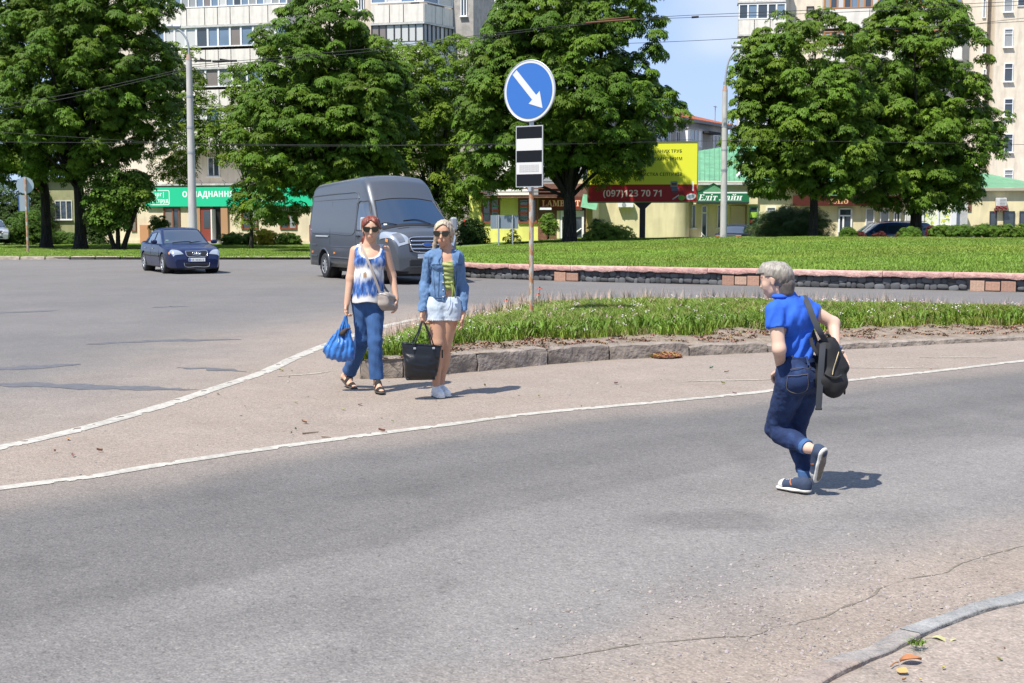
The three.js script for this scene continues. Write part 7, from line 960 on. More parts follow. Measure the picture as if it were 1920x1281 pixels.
  part(g, 'hair', solid([...hs, ...tail], 0.02, 0.0055, (x, y, z) => { const n = strands(x, y, z, 130), m = strands(x, y, z, 34); return [0.150, 0.038, 0.022].map((q) => q * clamp(1 + n * 1.9 + m * 1.6, 0.25, 2.2)); }, (d, x, y, z) => { const a = (x - hc.x) * f.x + (y - hc.y) * f.y + (z - hc.z) * f.z, b = (y - hc.y), s = (x - hc.x) * r.x + (z - hc.z) * r.z; const lim = 0.091 - Math.abs(s) * 0.42 - s * s * 6; return Math.max(d + strands(x, y, z, 60) * 0.022 + strands(x, y, z, 26) * 0.02 + Math.max(0, 0.008 - Math.abs(s + 0.01)) * 0.8, a > -0.03 ? Math.min(a - 0.004, lim - b) : -1, -0.185 - b); }), M_hair);
  sunglasses(g, hc.clone().addScaledVector(u, 0.004), f, r, u, 1.03);
  put(g, 'person', 'woman with red hair and sunglasses walking in a blue and white tie-dye tank top', 'person');
  // blue carrier bag
  {
    const b = new THREE.Group(), B = (x, y, dz = 0.10) => J(x, y, dz), zfl = V3(0, 0, 1), prims = [cap(B(622, 660), B(653, 664), 0.075, 0.07, zfl, 0.8), cap(B(622, 656), B(642, 612), 0.075, 0.022, zfl, 0.75), cap(B(653, 658), B(651, 612), 0.070, 0.020, zfl, 0.75), cap(B(637, 650), B(640, 672), 0.09, 0.04, zfl, 0.8), cap(B(641, 614), B(647, 594), 0.020, 0.010), cap(B(651, 614), B(649, 594), 0.018, 0.010)];
    part(b, 'sack', solid(prims, 0.022, 0.006, (x, y, z) => { const n = fbm(x * 20, y * 7, z * 20, 3); return [0.045, 0.20, 0.56].map((q) => q * lerp(0.75, 1.2, n)); }, (d, x, y, z) => { const top = J(648, 596, 0.1), a = Math.atan2(x - top.x, (top.y - y) + 0.06); return d + Math.sin(a * 46 + fbm(x * 8, y * 8, z * 8, 2) * 9) * 0.005 * clamp((top.y - y) * 8) + (fbm(x * 15, y * 11, z * 15, 3) - 0.5) * 0.022; }), phys([1, 1, 1], { vertexColors: true, roughness: 0.35, transmission: 0.25, thickness: 0, clearcoat: 0.3 }));
    part(b, 'brown_contents', solid([cap(B(642, 625, 0.13), B(648, 619, 0.13), 0.030, 0.018), cap(B(648, 619, 0.12), B(656, 616, 0.10), 0.016, 0.010)], 0.01, 0.006, dye([0.05, 0.035, 0.026], 0.6)), M_cloth);
    put(b, 'shopping_bag', 'crumpled light blue plastic carrier bag hanging from the red haired woman', 'plastic bag');
  }
  { // crossbody bag
    const b = new THREE.Group(), main = [cap(J(724, 556, 0.15), J(736, 558, 0.10), 0.045, 0.03, zf, 0.8), cap(J(722, 572, 0.15), J(735, 574, 0.10), 0.058, 0.045, zf, 0.75)];
    part(b, 'pouch', solid(main, 0.03, 0.006, dye([0.30, 0.255, 0.215], 0.15)), M_leather); part(b, 'front_pocket', solid([cap(J(714.5, 556, 0.20), J(722, 557, 0.20), 0.034, 0.034, zf, 0.5), cap(J(714.5, 569, 0.20), J(723, 568, 0.20), 0.034, 0.036, zf, 0.5)], 0.03, 0.005, dye([0.36, 0.31, 0.265], 0.12)), M_leather);
    part(b, 'zip_seam', tube([J(707, 552, 0.215), J(714, 548, 0.225), J(723, 550, 0.225), J(729, 555, 0.215)], 0.003, 16, 6), M.steelGrey); part(b, 'strap', sweep([J(712, 548, 0.17), J(703, 522, 0.18), J(692, 494, 0.175), J(683, 474, 0.13), J(677, 460, 0.05), J(677, 455, -0.03), J(686, 468, -0.13), J(702, 500, -0.14), J(722, 540, -0.08), J(731, 552, 0.06)], V3(1, 0.4, 0.1), 0.022, 0.006, 6), M_leather.clone()).material = std([0.29, 0.25, 0.215]);
    put(b, 'crossbody_bag', 'small taupe shoulder bag on a long strap across the tie-dye top', 'handbag');
  }
}
// ---- blonde woman in denim jacket with black tote
{
  const D = 12.0, J = (x, y, dz = 0) => At(x, y, D - dz), g = new THREE.Group(), zf = V3(0, 0, 1);
  const f = unit(-0.22, -0.02, 0.97), r = unit(0.97, 0, 0.22), u = V3(0.03, 1, 0.02).normalize(), hc = J(832.5, 439, 0.02), neck = J(837, 468, -0.01), skin = [0.47, 0.265, 0.17];
  const armR = [cap(J(806, 482, 0), J(797, 534, -0.02), 0.044, 0.038), cap(J(796, 534, -0.02), J(792, 586, 0.08), 0.040, 0.027)], armL = [cap(J(859, 483, 0), J(866, 538, -0.05), 0.043, 0.038), cap(J(867, 538, -0.05), J(868, 590, 0.03), 0.040, 0.027)];
  const torso = [cap(J(815, 481, 0), J(853, 482, 0), 0.066, 0.066, zf, 0.9), cap(J(833, 492, 0.02), J(832, 545, 0.02), 0.105, 0.095, zf, 0.78), cap(J(822, 497, 0.05), J(846, 498, 0.05), 0.058, 0.058), cap(J(820, 574, 0), J(844, 574, 0), 0.090, 0.088, zf, 0.9)];
  const kR = J(820, 644, 0.05), kL = J(835, 646, -0.03), aR = J(818, 722, 0.02), aL = J(826, 720, -0.10);
  const legs = [cap(J(818, 582, 0), kR, 0.088, 0.060), cap(kR, aR, 0.056, 0.037), cap(J(819, 668, 0.0), J(818, 690, 0.0), 0.062, 0.052), cap(J(846, 582, 0), kL, 0.087, 0.060), cap(kL, aL, 0.056, 0.037), cap(J(834, 668, -0.07), J(830, 690, -0.09), 0.060, 0.050)];
  const body = [...headPrims(hc, f, r, u, neck, 1.0), cap(neck, J(837, 483, -0.01), 0.054, 0.07), ...torso, ...armR, ...armL, ...legs];
  const hR = handPrims(J(792, 586, 0.08), unit(0.05, -0.97, 0.2), unit(0.85, 0, 0.5), 1, 1.3, 0.93), hL = handPrims(J(868, 590, 0.03), unit(-0.02, -0.98, 0.15), unit(-0.95, 0, 0.2), -1, 0.55, 0.93), lips = hc.clone().addScaledVector(u, -0.066).addScaledVector(f, 0.09);
  part(g, 'body', mergeC(solid(body, 0.02, 0.0075, skinCol(skin, lips)), solid(hR, 0.008, 0.0035, skinCol(skin)), solid(hL, 0.008, 0.0035, skinCol(skin))), M_skin);
  // green top
  const yT = J(835, 492).y, yB = J(835, 544).y; part(g, 'crop_top', solid(grow(torso.slice(0, 3), 0.008), 0.03, 0.0065, (x, y, z) => { const n = Math.sin((y * 1.0 + x * 0.3) * 150 + fbm(x * 20, y * 20, z * 20, 2) * 3); return n > 0.1 ? [0.19, 0.25, 0.055] : [0.38, 0.40, 0.16]; }, (d, x, y, z) => Math.max(d + Math.sin(y * 150) * 0.003, Math.abs(x - J(843, 520).x) - 0.07, y - yT - 0.03 * Math.abs(x - J(835, 490).x) * 8, yB - y)), M_cloth); part(g, 'top_tie', join(tube([J(846, 530, 0.125), J(849, 545, 0.14), J(848, 557, 0.13)], 0.009, 10, 6), tube([J(847, 530, 0.125), J(853, 548, 0.13), J(854, 559, 0.12)], 0.008, 10, 6), new THREE.SphereGeometry(0.016, 10, 8).translate(...J(847, 530, 0.125).toArray())), std([0.22, 0.27, 0.07]));
  // jacket
  const jk = [...grow(torso.slice(0, 3), 0.016), cap(J(833, 520, 0.015), J(832, 560, 0.01), 0.125, 0.128, zf, 0.8), ...grow(armR, 0.018), ...grow(armL, 0.018), cap(J(819, 470, -0.03), J(855, 471, -0.03), 0.030, 0.030)], yJ = J(830, 566).y, slit = (y) => J(843, 500).x + (y - J(843, 500).y) * -0.06, wr1 = J(792, 586, 0.08), wr2 = J(868, 590, 0.03);
  const open = (x, y, z) => { const t = clamp((J(835, 468).y - y) / 0.55), c = lerp(J(838, 470).x, J(848, 560).x, t), w = lerp(0.042, 0.050, Math.sin(Math.PI * Math.min(1, t * 1.1))) + (t > 0.8 ? 0.01 : 0); return z > J(0, 500, 0.03).z ? w - Math.abs(x - c) : -0.2; };
  const den = (c) => (x, y, z) => { const n = fbm(x * 26, y * 12, z * 26, 4), m = fbm(x * 130, y * 40, z * 130, 2); return c.map((q, i) => q * lerp(0.72, 1.3, n) * lerp(0.86, 1.14, m)); };
  const jf = field(jk, 0.022), jMod = (d, x, y, z) => { const w = d + 0.004 + (fbm(x * 12, y * 9, z * 12, 3) - 0.5) * 0.034 + (fbm(x * 30, y * 22, z * 30, 2) - 0.5) * 0.010; const torsoX = x > J(806, 560).x && x < J(861, 560).x; return Math.max(w, torsoX ? yJ - y : -1, wr1.y + 0.012 - y, open(x, y, z), y - J(835, 463, -0.05).y); };
  part(g, 'denim_jacket', solid(jk, 0.022, 0.0065, den([0.092, 0.168, 0.295]), jMod), M_cloth);
  const on = (px, py, o = 0.002) => { let a = J(px, py, 0.35); const dir = ray(px, py).normalize(); for (let i = 0; i < 90; i++) { const d = jMod(jf(a.x, a.y, a.z), a.x, a.y, a.z); if (d < 0.0015) break; a.addScaledVector(dir, Math.min(d, 0.02) * 0.8); if (a.z < -12.3) break; } return a.addScaledVector(dir, -o); };
  const D2 = std([0.040, 0.085, 0.175], { roughness: 0.9, side: THREE.DoubleSide }), stitch = std([0.13, 0.20, 0.30]), lineOn = (l, r0) => tube(l.map(([x, y]) => on(x, y, 0.001)), r0, l.length * 6, 5);
  const collarC = std([0.092, 0.178, 0.33], { side: THREE.DoubleSide, map: rep(T.weave, 4) });
  part(g, 'collar', gridGeo(10, 5, (u0, v) => { const a = on(lerp(819, 832, u0), lerp(466, 486, u0), 0.006), e = on(lerp(815, 823, u0), lerp(472, 494, u0), 0.020); return a.lerp(e, v); }), collarC); part(g, 'collar', gridGeo(10, 5, (u0, v) => { const a = on(lerp(857, 848, u0), lerp(467, 486, u0), 0.006), e = on(lerp(862, 858, u0), lerp(473, 494, u0), 0.020); return a.lerp(e, v); }), collarC);
  const flap = (xa, xb, yy) => gridGeo(8, 4, (u0, v) => on(lerp(xa, xb, u0), yy + v * (3.5 + 4.5 * (1 - Math.abs(2 * u0 - 1))), 0.007)); part(g, 'pocket_flap', flap(810, 827, 498), collarC); part(g, 'pocket_flap', flap(853, 864, 498), collarC);
  part(g, 'seam', join(lineOn([[805, 497], [815, 496], [826, 496], [830, 496]], 0.0032), lineOn([[850, 496], [857, 496], [866, 497]], 0.0032), lineOn([[813, 508], [814, 530], [816, 555]], 0.0032), lineOn([[824, 508], [823, 530], [822, 556]], 0.0032), lineOn([[857, 508], [856, 530], [855, 556]], 0.0032), lineOn([[806, 474], [803, 490], [804, 505], [808, 515]], 0.0036), lineOn([[806, 557], [815, 558], [828, 559]], 0.0032), lineOn([[790, 580], [796, 582], [801, 581]], 0.0034), lineOn([[862, 583], [868, 585], [873, 584]], 0.0034)), D2);
  part(g, 'stitching', join(lineOn([[810, 498], [818, 503], [827, 498]], 0.0022), lineOn([[833, 490], [834, 520], [833, 556]], 0.0022), lineOn([[806, 560.5], [815, 561.5], [828, 562.5]], 0.002)), stitch);
  part(g, 'button', join([502, 516, 530, 544, 557].map((y) => new THREE.SphereGeometry(0.0085, 8, 6).translate(...on(831, y, 0.002).toArray()))), M.zinc);
  // shorts
  const sh = [cap(J(820, 568, 0), J(844, 568, 0), 0.108, 0.108, zf, 0.92), cap(J(817, 578, 0), J(818, 606, 0.015), 0.108, 0.099), cap(J(847, 578, 0), J(847, 606, -0.005), 0.106, 0.096)], ySt = J(830, 556).y, ySb = J(830, 600).y;
  part(g, 'denim_shorts', solid(sh, 0.015, 0.0065, (x, y, z) => { const n = fbm(x * 24, y * 16, z * 24, 4), m = fbm(x * 120, y * 90, z * 120, 2), e = 1 - ss(0, 0.03, y - ySb); return [0.45, 0.515, 0.585].map((q, i) => lerp(q * lerp(0.72, 1.2, n) * lerp(0.9, 1.1, m), 0.68, e * 0.7)); }, (d, x, y, z) => Math.max(d + (fbm(x * 16, y * 14, z * 16, 3) - 0.5) * 0.016, y - ySt, ySb + (vn(x * 130, z * 130, 3) - 0.5) * 0.018 - y)), M_cloth);
  part(g, 'fly_seam', tube([J(845, 558, 0.118), J(844, 572, 0.125), J(839, 583, 0.118)], 0.003, 10, 5), stitch);
  // sneakers
  for (const [an, toe, dz, l] of [[aR, J(826, 744, 0.13), 0, 'a'], [aL, J(838, 741, 0.04), 0, 'b']]) {
    const G0 = 0.012, heel = V3(an.x - 0.012, 0.045, an.z - 0.045), tp2 = V3(toe.x, 0.036, toe.z), s = part(g, 'sneaker', solid([cap(an.clone().setY(0.078), heel, 0.037, 0.038), cap(heel, tp2, 0.040, 0.038), cap(an.clone().setY(0.070), tp2.clone().lerp(heel, 0.35).setY(0.055), 0.036, 0.036)], 0.02, 0.0055, dye([0.72, 0.71, 0.69], 0.12), (d, x, y, z) => Math.max(d, 0.016 - y)), M_cloth);
    part(s, 'sole', solid([cap(heel.clone().setY(0.014), tp2.clone().setY(0.014), 0.046, 0.045, UP, 0.34)], 0.01, 0.0055, dye([0.66, 0.65, 0.62], 0.1)), M_cloth);
  }
  // fair hair: swept back with loose strands beside the face
  const H = (a, b, d) => hc.clone().addScaledVector(r, a).addScaledVector(u, b).addScaledVector(f, d);
  const hp = [cap(H(0, 0.034, -0.033), H(0, 0.040, 0.016), 0.097, 0.093, r, 0.94), cap(H(0.068, 0.03, -0.015), H(0.074, -0.07, -0.03), 0.028, 0.013), cap(H(-0.07, 0.02, 0.0), H(-0.084, -0.10, 0.0), 0.026, 0.013), cap(H(-0.085, -0.10, 0.0), H(-0.09, -0.17, 0.01), 0.020, 0.010), cap(H(0, 0, -0.09), H(0, -0.12, -0.09), 0.06, 0.04)];
  part(g, 'hair', solid(hp, 0.016, 0.0055, (x, y, z) => { const n = strands(x, y, z, 130), m = strands(x, y, z, 30); return [0.40, 0.325, 0.235].map((q, i) => q * clamp(1 + n * 1.5 + m * 1.5, 0.3, 1.9) * (i === 2 ? 1 - m * 0.3 : 1)); }, (d, x, y, z) => { const a = (x - hc.x) * f.x + (y - hc.y) * f.y + (z - hc.z) * f.z, b = y - hc.y, s = (x - hc.x) * r.x + (z - hc.z) * r.z; const lim = 0.093 - Math.abs(s - 0.02) * 0.42 - s * s * 5; return Math.max(d + strands(x, y, z, 55) * 0.016 + strands(x, y, z, 24) * 0.014 + Math.max(0, 0.008 - Math.abs(s - 0.022)) * 0.7 * (a > -0.04 ? 1 : 0), Math.abs(s) < 0.066 ? Math.min(a - 0.008, lim - b) : a - 0.055); }), M_hair);
  sunglasses(g, hc.clone().addScaledVector(u, 0.004), f, r, u, 1.03);
  put(g, 'person', 'blonde woman in sunglasses, open denim jacket and pale denim shorts, holding a black bag', 'person');
  { // tote
    const b = new THREE.Group(), c = J(792, 679, 0.22), X = (px) => (px - 792) * 0.00492, Y = (py) => (679 - py) * 0.00492; b.position.copy(c); b.rotation.y = 0.15;
    const wA = (v) => lerp(0.150, 0.180, ss(0, 1, v)), body = gridGeo(64, 26, (u0, v) => { const a = u0 * Math.PI * 2, w = wA(v) * (1 + (fbm(v * 6, 3, 2, 2) - 0.5) * 0.07) * (v < 0.12 ? lerp(0.80, 1, Math.sqrt(v / 0.12)) : 1), d = lerp(0.075, 0.032, Math.pow(v, 1.4)) * (v < 0.06 ? lerp(0.7, 1, v / 0.06) : 1), ca = Math.cos(a), sa = Math.sin(a), x = Math.sign(ca) * Math.pow(Math.abs(ca), 0.45) * w, z = Math.sign(sa) * Math.pow(Math.abs(sa), 0.6) * d; const wr = (fbm(x * 9 + v * 3, v * 4, sa * 1.2, 3) - 0.5) * 0.075 * Math.sin(Math.PI * clamp(v * 1.05)) + 0.02 * Math.sin(Math.PI * v) * (1 - Math.pow(x / 0.18, 2)) + Math.sin((x * 0.8 + v * 0.5) * 30) * 0.004 * (1 - v); return V3(x - 0.012 + v * 0.012 - (1 - v) * 0.01 + Math.sin(v * 5) * 0.006, Y(711) + v * (Y(646) - Y(711)) + x * -0.10 * v + Math.abs(x) * -0.0 - (1 - v) * Math.pow(Math.abs(x) * 4, 3) * -0.02, z + Math.sign(z) * wr); }, (q, a, v) => [a * 2, v]);
    const lm = phys([0.009, 0.0095, 0.011], { roughness: 0.33, clearcoat: 0.15, clearcoatRoughness: 0.25, specularIntensity: 0.8, map: rep(T.rough, 2), side: THREE.DoubleSide, bumpMap: rep(T.roughB, 3), bumpScale: 0.0008 }); part(b, 'bag_body', body, lm); part(b, 'bag_base', rb(0.27, 0.02, 0.11, -0.02, Y(710), 0, 0.009), lm); part(b, 'top_edge', tube(Array.from({ length: 17 }, (_, i) => { const a = i / 16 * Math.PI * 2, ca = Math.cos(a), sa = Math.sin(a), x = Math.sign(ca) * Math.pow(Math.abs(ca), 0.45) * 0.18; return V3(x, Y(646) - x * 0.10, Math.sign(sa) * Math.pow(Math.abs(sa), 0.6) * 0.033); }), 0.006, 60, 6), lm);
    const hl = (x0, x1, z) => sweep([V3(x0 - 0.005, Y(662), z * 1.2), V3(x0, Y(645), z), V3(lerp(x0, X(794), 0.55), Y(622), z * 0.7), V3(X(793), Y(602), z * 0.35), V3(lerp(x1, X(794), 0.5), Y(620), z * 0.7), V3(x1, Y(648), z), V3(x1 + 0.005, Y(664), z * 1.2)], V3(0.3, 0, 1), 0.018, 0.007, 6);
    part(b, 'handle', hl(-0.075, 0.10, 0.045), lm); part(b, 'handle', hl(-0.09, 0.085, -0.045), lm); part(b, 'buckle', join(...[[-0.075, 0.05], [0.10, 0.05]].map(([x, z]) => rb(0.024, 0.018, 0.006, x, Y(652), z + 0.006, 0.003))), M.zinc); part(b, 'side_tab', rb(0.014, 0.08, 0.02, 0.185, Y(664), 0, 0.006), lm);
    put(b, 'tote_bag', 'large black leather tote bag held low by the blonde woman', 'handbag');
  }
}
// ---- crouching runner with cropped grey hair, seen from behind
{
  const D = 7.7, J = (x, y, dz = 0) => At(x, y, D - dz), g = new THREE.Group(), F = unit(-0.78, 0, -0.62), R = unit(0.62, 0, -0.78), skin = [0.58, 0.385, 0.29];
  const f = unit(-0.86, -0.14, -0.46), r = unit(0.47, 0, -0.88), u = f.clone().cross(r).normalize(); if (u.y < 0) u.negate(); const hc = J(1455, 526, 0.0), neck = J(1472, 553, 0.0);
  const L1 = J(1453, 583, 0.11), L2 = J(1461, 655, 0.17), L3 = J(1464, 692, -0.02), R1 = J(1506, 574, -0.10), R2 = J(1563, 606, -0.10), R3 = J(1568, 655, 0.02);
  const armL = [cap(L1, L2, 0.046, 0.038), cap(L2, L3, 0.039, 0.026)], armR = [cap(R1, R2, 0.046, 0.037), cap(R2, R3, 0.038, 0.025)];
  const chest = [cap(J(1462, 584, 0.06), J(1505, 577, -0.06), 0.058, 0.058, F, 0.95), cap(J(1483, 598, 0.0), J(1495, 650, 0.0), 0.104, 0.086, F, 0.80), cap(J(1476, 600, 0.05), J(1505, 596, -0.05), 0.085, 0.085)], hipsP = [cap(J(1486, 702, 0.055), J(1509, 702, -0.055), 0.094, 0.094), cap(J(1496, 668, 0), J(1498, 690, 0), 0.098, 0.105, F, 0.85), cap(J(1496, 712, 0.10), J(1513, 712, 0.0), 0.080, 0.080)];
  const hL = J(1486, 716, 0.06), kL = J(1454, 803, -0.13), aL = J(1515, 840, 0.12), hRj = J(1512, 716, -0.06), kR = J(1490, 811, -0.14), aR = J(1511, 893, 0.0);
  const legs = [cap(hL, kL, 0.086, 0.054), cap(kL, aL, 0.052, 0.033), cap(J(1464, 815, -0.07), J(1490, 828, 0.02), 0.050, 0.044), cap(hRj, kR, 0.084, 0.052), cap(kR, aR, 0.049, 0.033), cap(J(1497, 832, -0.10), J(1504, 855, -0.05), 0.049, 0.042)];
  const heelR = V3(J(1526, 0, 0).x, 0.043, -D + 0.05), toeR = V3(J(1494, 0, 0).x, 0.036, -D - 0.06), heelL = J(1539, 848, 0.16), toeL = J(1530, 887, 0.10), feet = [cap(aR, heelR, 0.030, 0.022), cap(heelR, toeR, 0.022, 0.020), cap(aL, heelL, 0.030, 0.022), cap(heelL, toeL, 0.022, 0.020)];
  const body = [...headPrims(hc, f, r, u, neck, 0.88), cap(neck, J(1476, 572, 0), 0.058, 0.07), ...chest, ...hipsP, ...armL, ...armR, ...legs, ...feet];
  const hd1 = handPrims(L3, unit(-0.2, -0.4, -0.85), unit(0.5, -0.8, 0.2), -1, 0.9, 0.92), hd2 = handPrims(R3, unit(0.42, -0.85, 0.2), unit(-0.3, -0.2, 0.9), 1, 0.8, 0.92);
  part(g, 'body', mergeC(solid(body, 0.02, 0.0075, skinCol(skin, hc.clone().addScaledVector(u, -0.066).addScaledVector(f, 0.09))), solid(hd1, 0.008, 0.0035, skinCol(skin)), solid(hd2, 0.008, 0.0035, skinCol(skin))), M_skin);
  // polo shirt
  const slv = [cap(L1, L1.clone().lerp(L2, 0.42), 0.058, 0.060), cap(R1, R1.clone().lerp(R2, 0.36), 0.056, 0.056)], colr = [cap(J(1470, 556, 0.0), J(1476, 560, 0.0), 0.072, 0.078, UP, 0.5)], sp = [...grow(chest, 0.016), ...slv, cap(J(1494, 640, 0), J(1498, 674, 0), 0.102, 0.108, F, 0.86), cap(neck.clone().add(V3(0.01, -0.02, 0)), J(1478, 575, 0), 0.066, 0.085)], yTuck = J(1497, 674).y, cutL = L2.clone().sub(L1).normalize(), cL = L1.clone().lerp(L2, 0.46), cutR = R2.clone().sub(R1).normalize(), cR = R1.clone().lerp(R2, 0.42), nkTop = J(1470, 549, 0).y;
  const shirtMod = (d, x, y, z) => { const s = (x - J(1484, 600).x), fold = Math.sin((s * 0.9 + (y - yTuck) * -0.42) * 92 + fbm(x * 9, y * 7, z * 9, 3) * 7) * 0.0085 * ss(0.42, 0.08, y - yTuck) + (fbm(x * 13, y * 9, z * 13, 3) - 0.5) * 0.018; const eL = (x - cL.x) * cutL.x + (y - cL.y) * cutL.y + (z - cL.z) * cutL.z, eR = (x - cR.x) * cutR.x + (y - cR.y) * cutR.y + (z - cR.z) * cutR.z; const nearL = Math.hypot(x - cL.x, y - cL.y, z - cL.z) < 0.10 && x < J(1468, 600).x, nearR = Math.hypot(x - cR.x, y - cR.y, z - cR.z) < 0.10 && x > J(1520, 600).x; return Math.max(d + fold, yTuck - y, nearL ? eL : -1, nearR ? eR : -1, y - nkTop - (x - neck.x) * 0.25); };
  part(g, 'polo_shirt', solid(sp, 0.022, 0.0065, dye([0.018, 0.100, 0.50], 0.16, 30), shirtMod), M_cloth); part(g, 'collar', solid([cap(J(1463, 556, 0.03), J(1480, 557, -0.03), 0.052, 0.055, UP, 0.42)], 0.01, 0.006, dye([0.016, 0.085, 0.44], 0.1), (d, x, y, z) => d), M_cloth);
  // jeans
  const jp = [...grow(hipsP, 0.010), ...grow(legs, 0.012)], yWj = J(1497, 668).y, aLd = aL.clone().sub(kL).normalize(), cutA = kL.clone().lerp(aL, 0.93), yCuff = J(1511, 888, 0).y;
  const jeanC = (x, y, z) => { const n = fbm(x * 22, y * 9, z * 22, 4), m = fbm(x * 140, y * 50, z * 140, 2), w = ss(0.40, 0.85, n); return [lerp(0.006, 0.015, w), lerp(0.019, 0.040, w), lerp(0.070, 0.122, w)].map((q) => q * lerp(0.8, 1.2, m)); };
  const jeanMod = (d, x, y, z) => { const e = (x - cutA.x) * aLd.x + (y - cutA.y) * aLd.y + (z - cutA.z) * aLd.z, near = Math.hypot(x - aL.x, y - aL.y, z - aL.z) < 0.12 && y > J(1515, 862).y; return Math.max(d + (fbm(x * 15, y * 18, z * 15, 3) - 0.5) * 0.015 + (fbm(x * 40, y * 50, z * 40, 2) - 0.5) * 0.004, y - yWj, near ? e : -1, y < J(0, 870).y ? yCuff - y : -1); };
  part(g, 'jeans', solid(jp, 0.018, 0.0065, jeanC, jeanMod), M_cloth);
  part(g, 'waistband', solid([cap(J(1490, 671, 0.02), J(1505, 671, -0.02), 0.108, 0.108, UP, 0.5)], 0.01, 0.006, jeanC, (d, x, y, z) => Math.max(Math.abs(y - J(0, 672).y) - 0.019, field(grow(hipsP.slice(1, 2), 0.021), 0.01)(x, y, z))), M_cloth);
  part(g, 'cuff', solid([cap(kL.clone().lerp(aL, 0.88), kL.clone().lerp(aL, 0.98), 0.049, 0.047)], 0.005, 0.005, dye([0.045, 0.11, 0.25], 0.3), (d, x, y, z) => Math.max(d, Math.abs((x - cutA.x) * aLd.x + (y - cutA.y) * aLd.y + (z - cutA.z) * aLd.z) - 0.016)), M_cloth); part(g, 'cuff', solid([cap(J(1510, 878, 0), J(1511, 892, 0), 0.049, 0.047)], 0.005, 0.005, dye([0.045, 0.11, 0.25], 0.3), (d, x, y, z) => Math.max(d, Math.abs(y - J(0, 888, 0).y) - 0.022)), M_cloth);
  { // back pocket and stitching laid on the seat, just proud of it
    const jf = field(grow(hipsP, 0.010).concat(grow(legs, 0.012)), 0.018), on = (px, py, o = 0.004) => { let a = J(px, py, 0.4); const dir = ray(px, py).normalize(); for (let i = 0; i < 60; i++) { const d = jf(a.x, a.y, a.z); if (d < 0.0012) break; a.addScaledVector(dir, d * 0.9); } return a.addScaledVector(dir, -o); };
    part(g, 'back_pocket', gridGeo(10, 12, (a, v) => on(lerp(1478, 1514, a) - v * 1.0, lerp(703, 731, v) - a * 3 + (v > 0.8 ? (1 - Math.abs(2 * a - 1)) * 6 * (v - 0.8) * 5 : 0), 0.006)), std([0.010, 0.028, 0.095], { map: rep(T.weave, 3), roughness: 0.95 })); const st = std([0.10, 0.085, 0.07]);
    part(g, 'stitching', join(...[[[1477, 705], [1496, 704], [1515, 702]], [[1477, 706], [1476, 730], [1495, 738], [1513, 731], [1515, 703]], [[1482, 693], [1500, 690], [1528, 694]], [[1514, 668], [1517, 680], [1519, 690]]].map((l) => tube(l.map(([x, y]) => on(x, y, 0.014)), 0.0022, 20, 5)))).material = st; part(g, 'belt_loop', tube([on(1512, 668, 0.02), on(1514, 677, 0.022), on(1516, 685, 0.02)], 0.006, 8, 6), std([0.02, 0.05, 0.15]));
  }
  // canvas shoes
  const shoe = (an, heel, toe, upv) => {
    const ax = toe.clone().sub(heel).normalize(), sd = ax.clone().cross(upv).normalize(), s = part(g, 'shoe', solid([cap(heel, heel.clone().addScaledVector(upv, 0.016), 0.038, 0.036), cap(heel.clone().addScaledVector(upv, 0.018), toe.clone().addScaledVector(upv, 0.004), 0.036, 0.032), cap(heel.clone().addScaledVector(upv, 0.026).addScaledVector(ax, 0.01), heel.clone().lerp(toe, 0.45).addScaledVector(upv, 0.018), 0.036, 0.032), cap(toe, toe.clone().addScaledVector(ax, 0.02), 0.030, 0.024)], 0.02, 0.005, (x, y, z) => { const q = V3(x, y, z).sub(heel), t = q.dot(ax) / heel.distanceTo(toe), n = fbm(x * 80, y * 80, z * 80, 2); if (t > 0.97) return [0.60, 0.58, 0.54]; const st2 = Math.abs(t - 0.48 - q.dot(upv) * 4) < 0.03 && q.dot(upv) > 0.005, wt = t > 0.5 && t < 0.86 && Math.abs(q.dot(sd)) < 0.014 && q.dot(upv) > 0.02 && Math.sin(t * 60) > 0; if (wt) return [0.5, 0.49, 0.46]; return (st2 ? [0.50, 0.17, 0.05] : [0.030, 0.045, 0.085]).map((k) => k * lerp(0.8, 1.2, n)); }), M_cloth);
    part(s, 'rubber_sole', solid([cap(heel.clone().addScaledVector(upv, -0.018), heel.clone().lerp(toe, 0.5).addScaledVector(upv, -0.02), 0.040, 0.036, upv, 0.42), cap(heel.clone().lerp(toe, 0.5).addScaledVector(upv, -0.02), toe.clone().addScaledVector(upv, -0.018).addScaledVector(ax, 0.022), 0.040, 0.036, upv, 0.42)], 0.012, 0.005, (x, y, z) => { const q = V3(x, y, z).sub(heel).dot(upv), n = fbm(x * 60, y * 60, z * 60, 3); return q < -0.030 ? [0.17, 0.14, 0.11].map((k) => k * lerp(0.6, 1.4, n)) : [0.62, 0.60, 0.55].map((k) => k * lerp(0.9, 1.05, n)); }), M_cloth);
  };
  shoe(aR, heelR, toeR, V3(0, 1, 0)); { const ax = toeL.clone().sub(heelL).normalize(), upv = unit(-0.60, 0.1, -0.78); upv.addScaledVector(ax, -upv.dot(ax)).normalize(); shoe(aL, heelL, toeL, upv); }
  part(g, 'ankle_sock', solid([cap(aR.clone().lerp(heelR, 0.35), heelR.clone().lerp(aR, 0.3), 0.036, 0.036)], 0.01, 0.006, dye([0.55, 0.45, 0.38], 0.1)), M_cloth);
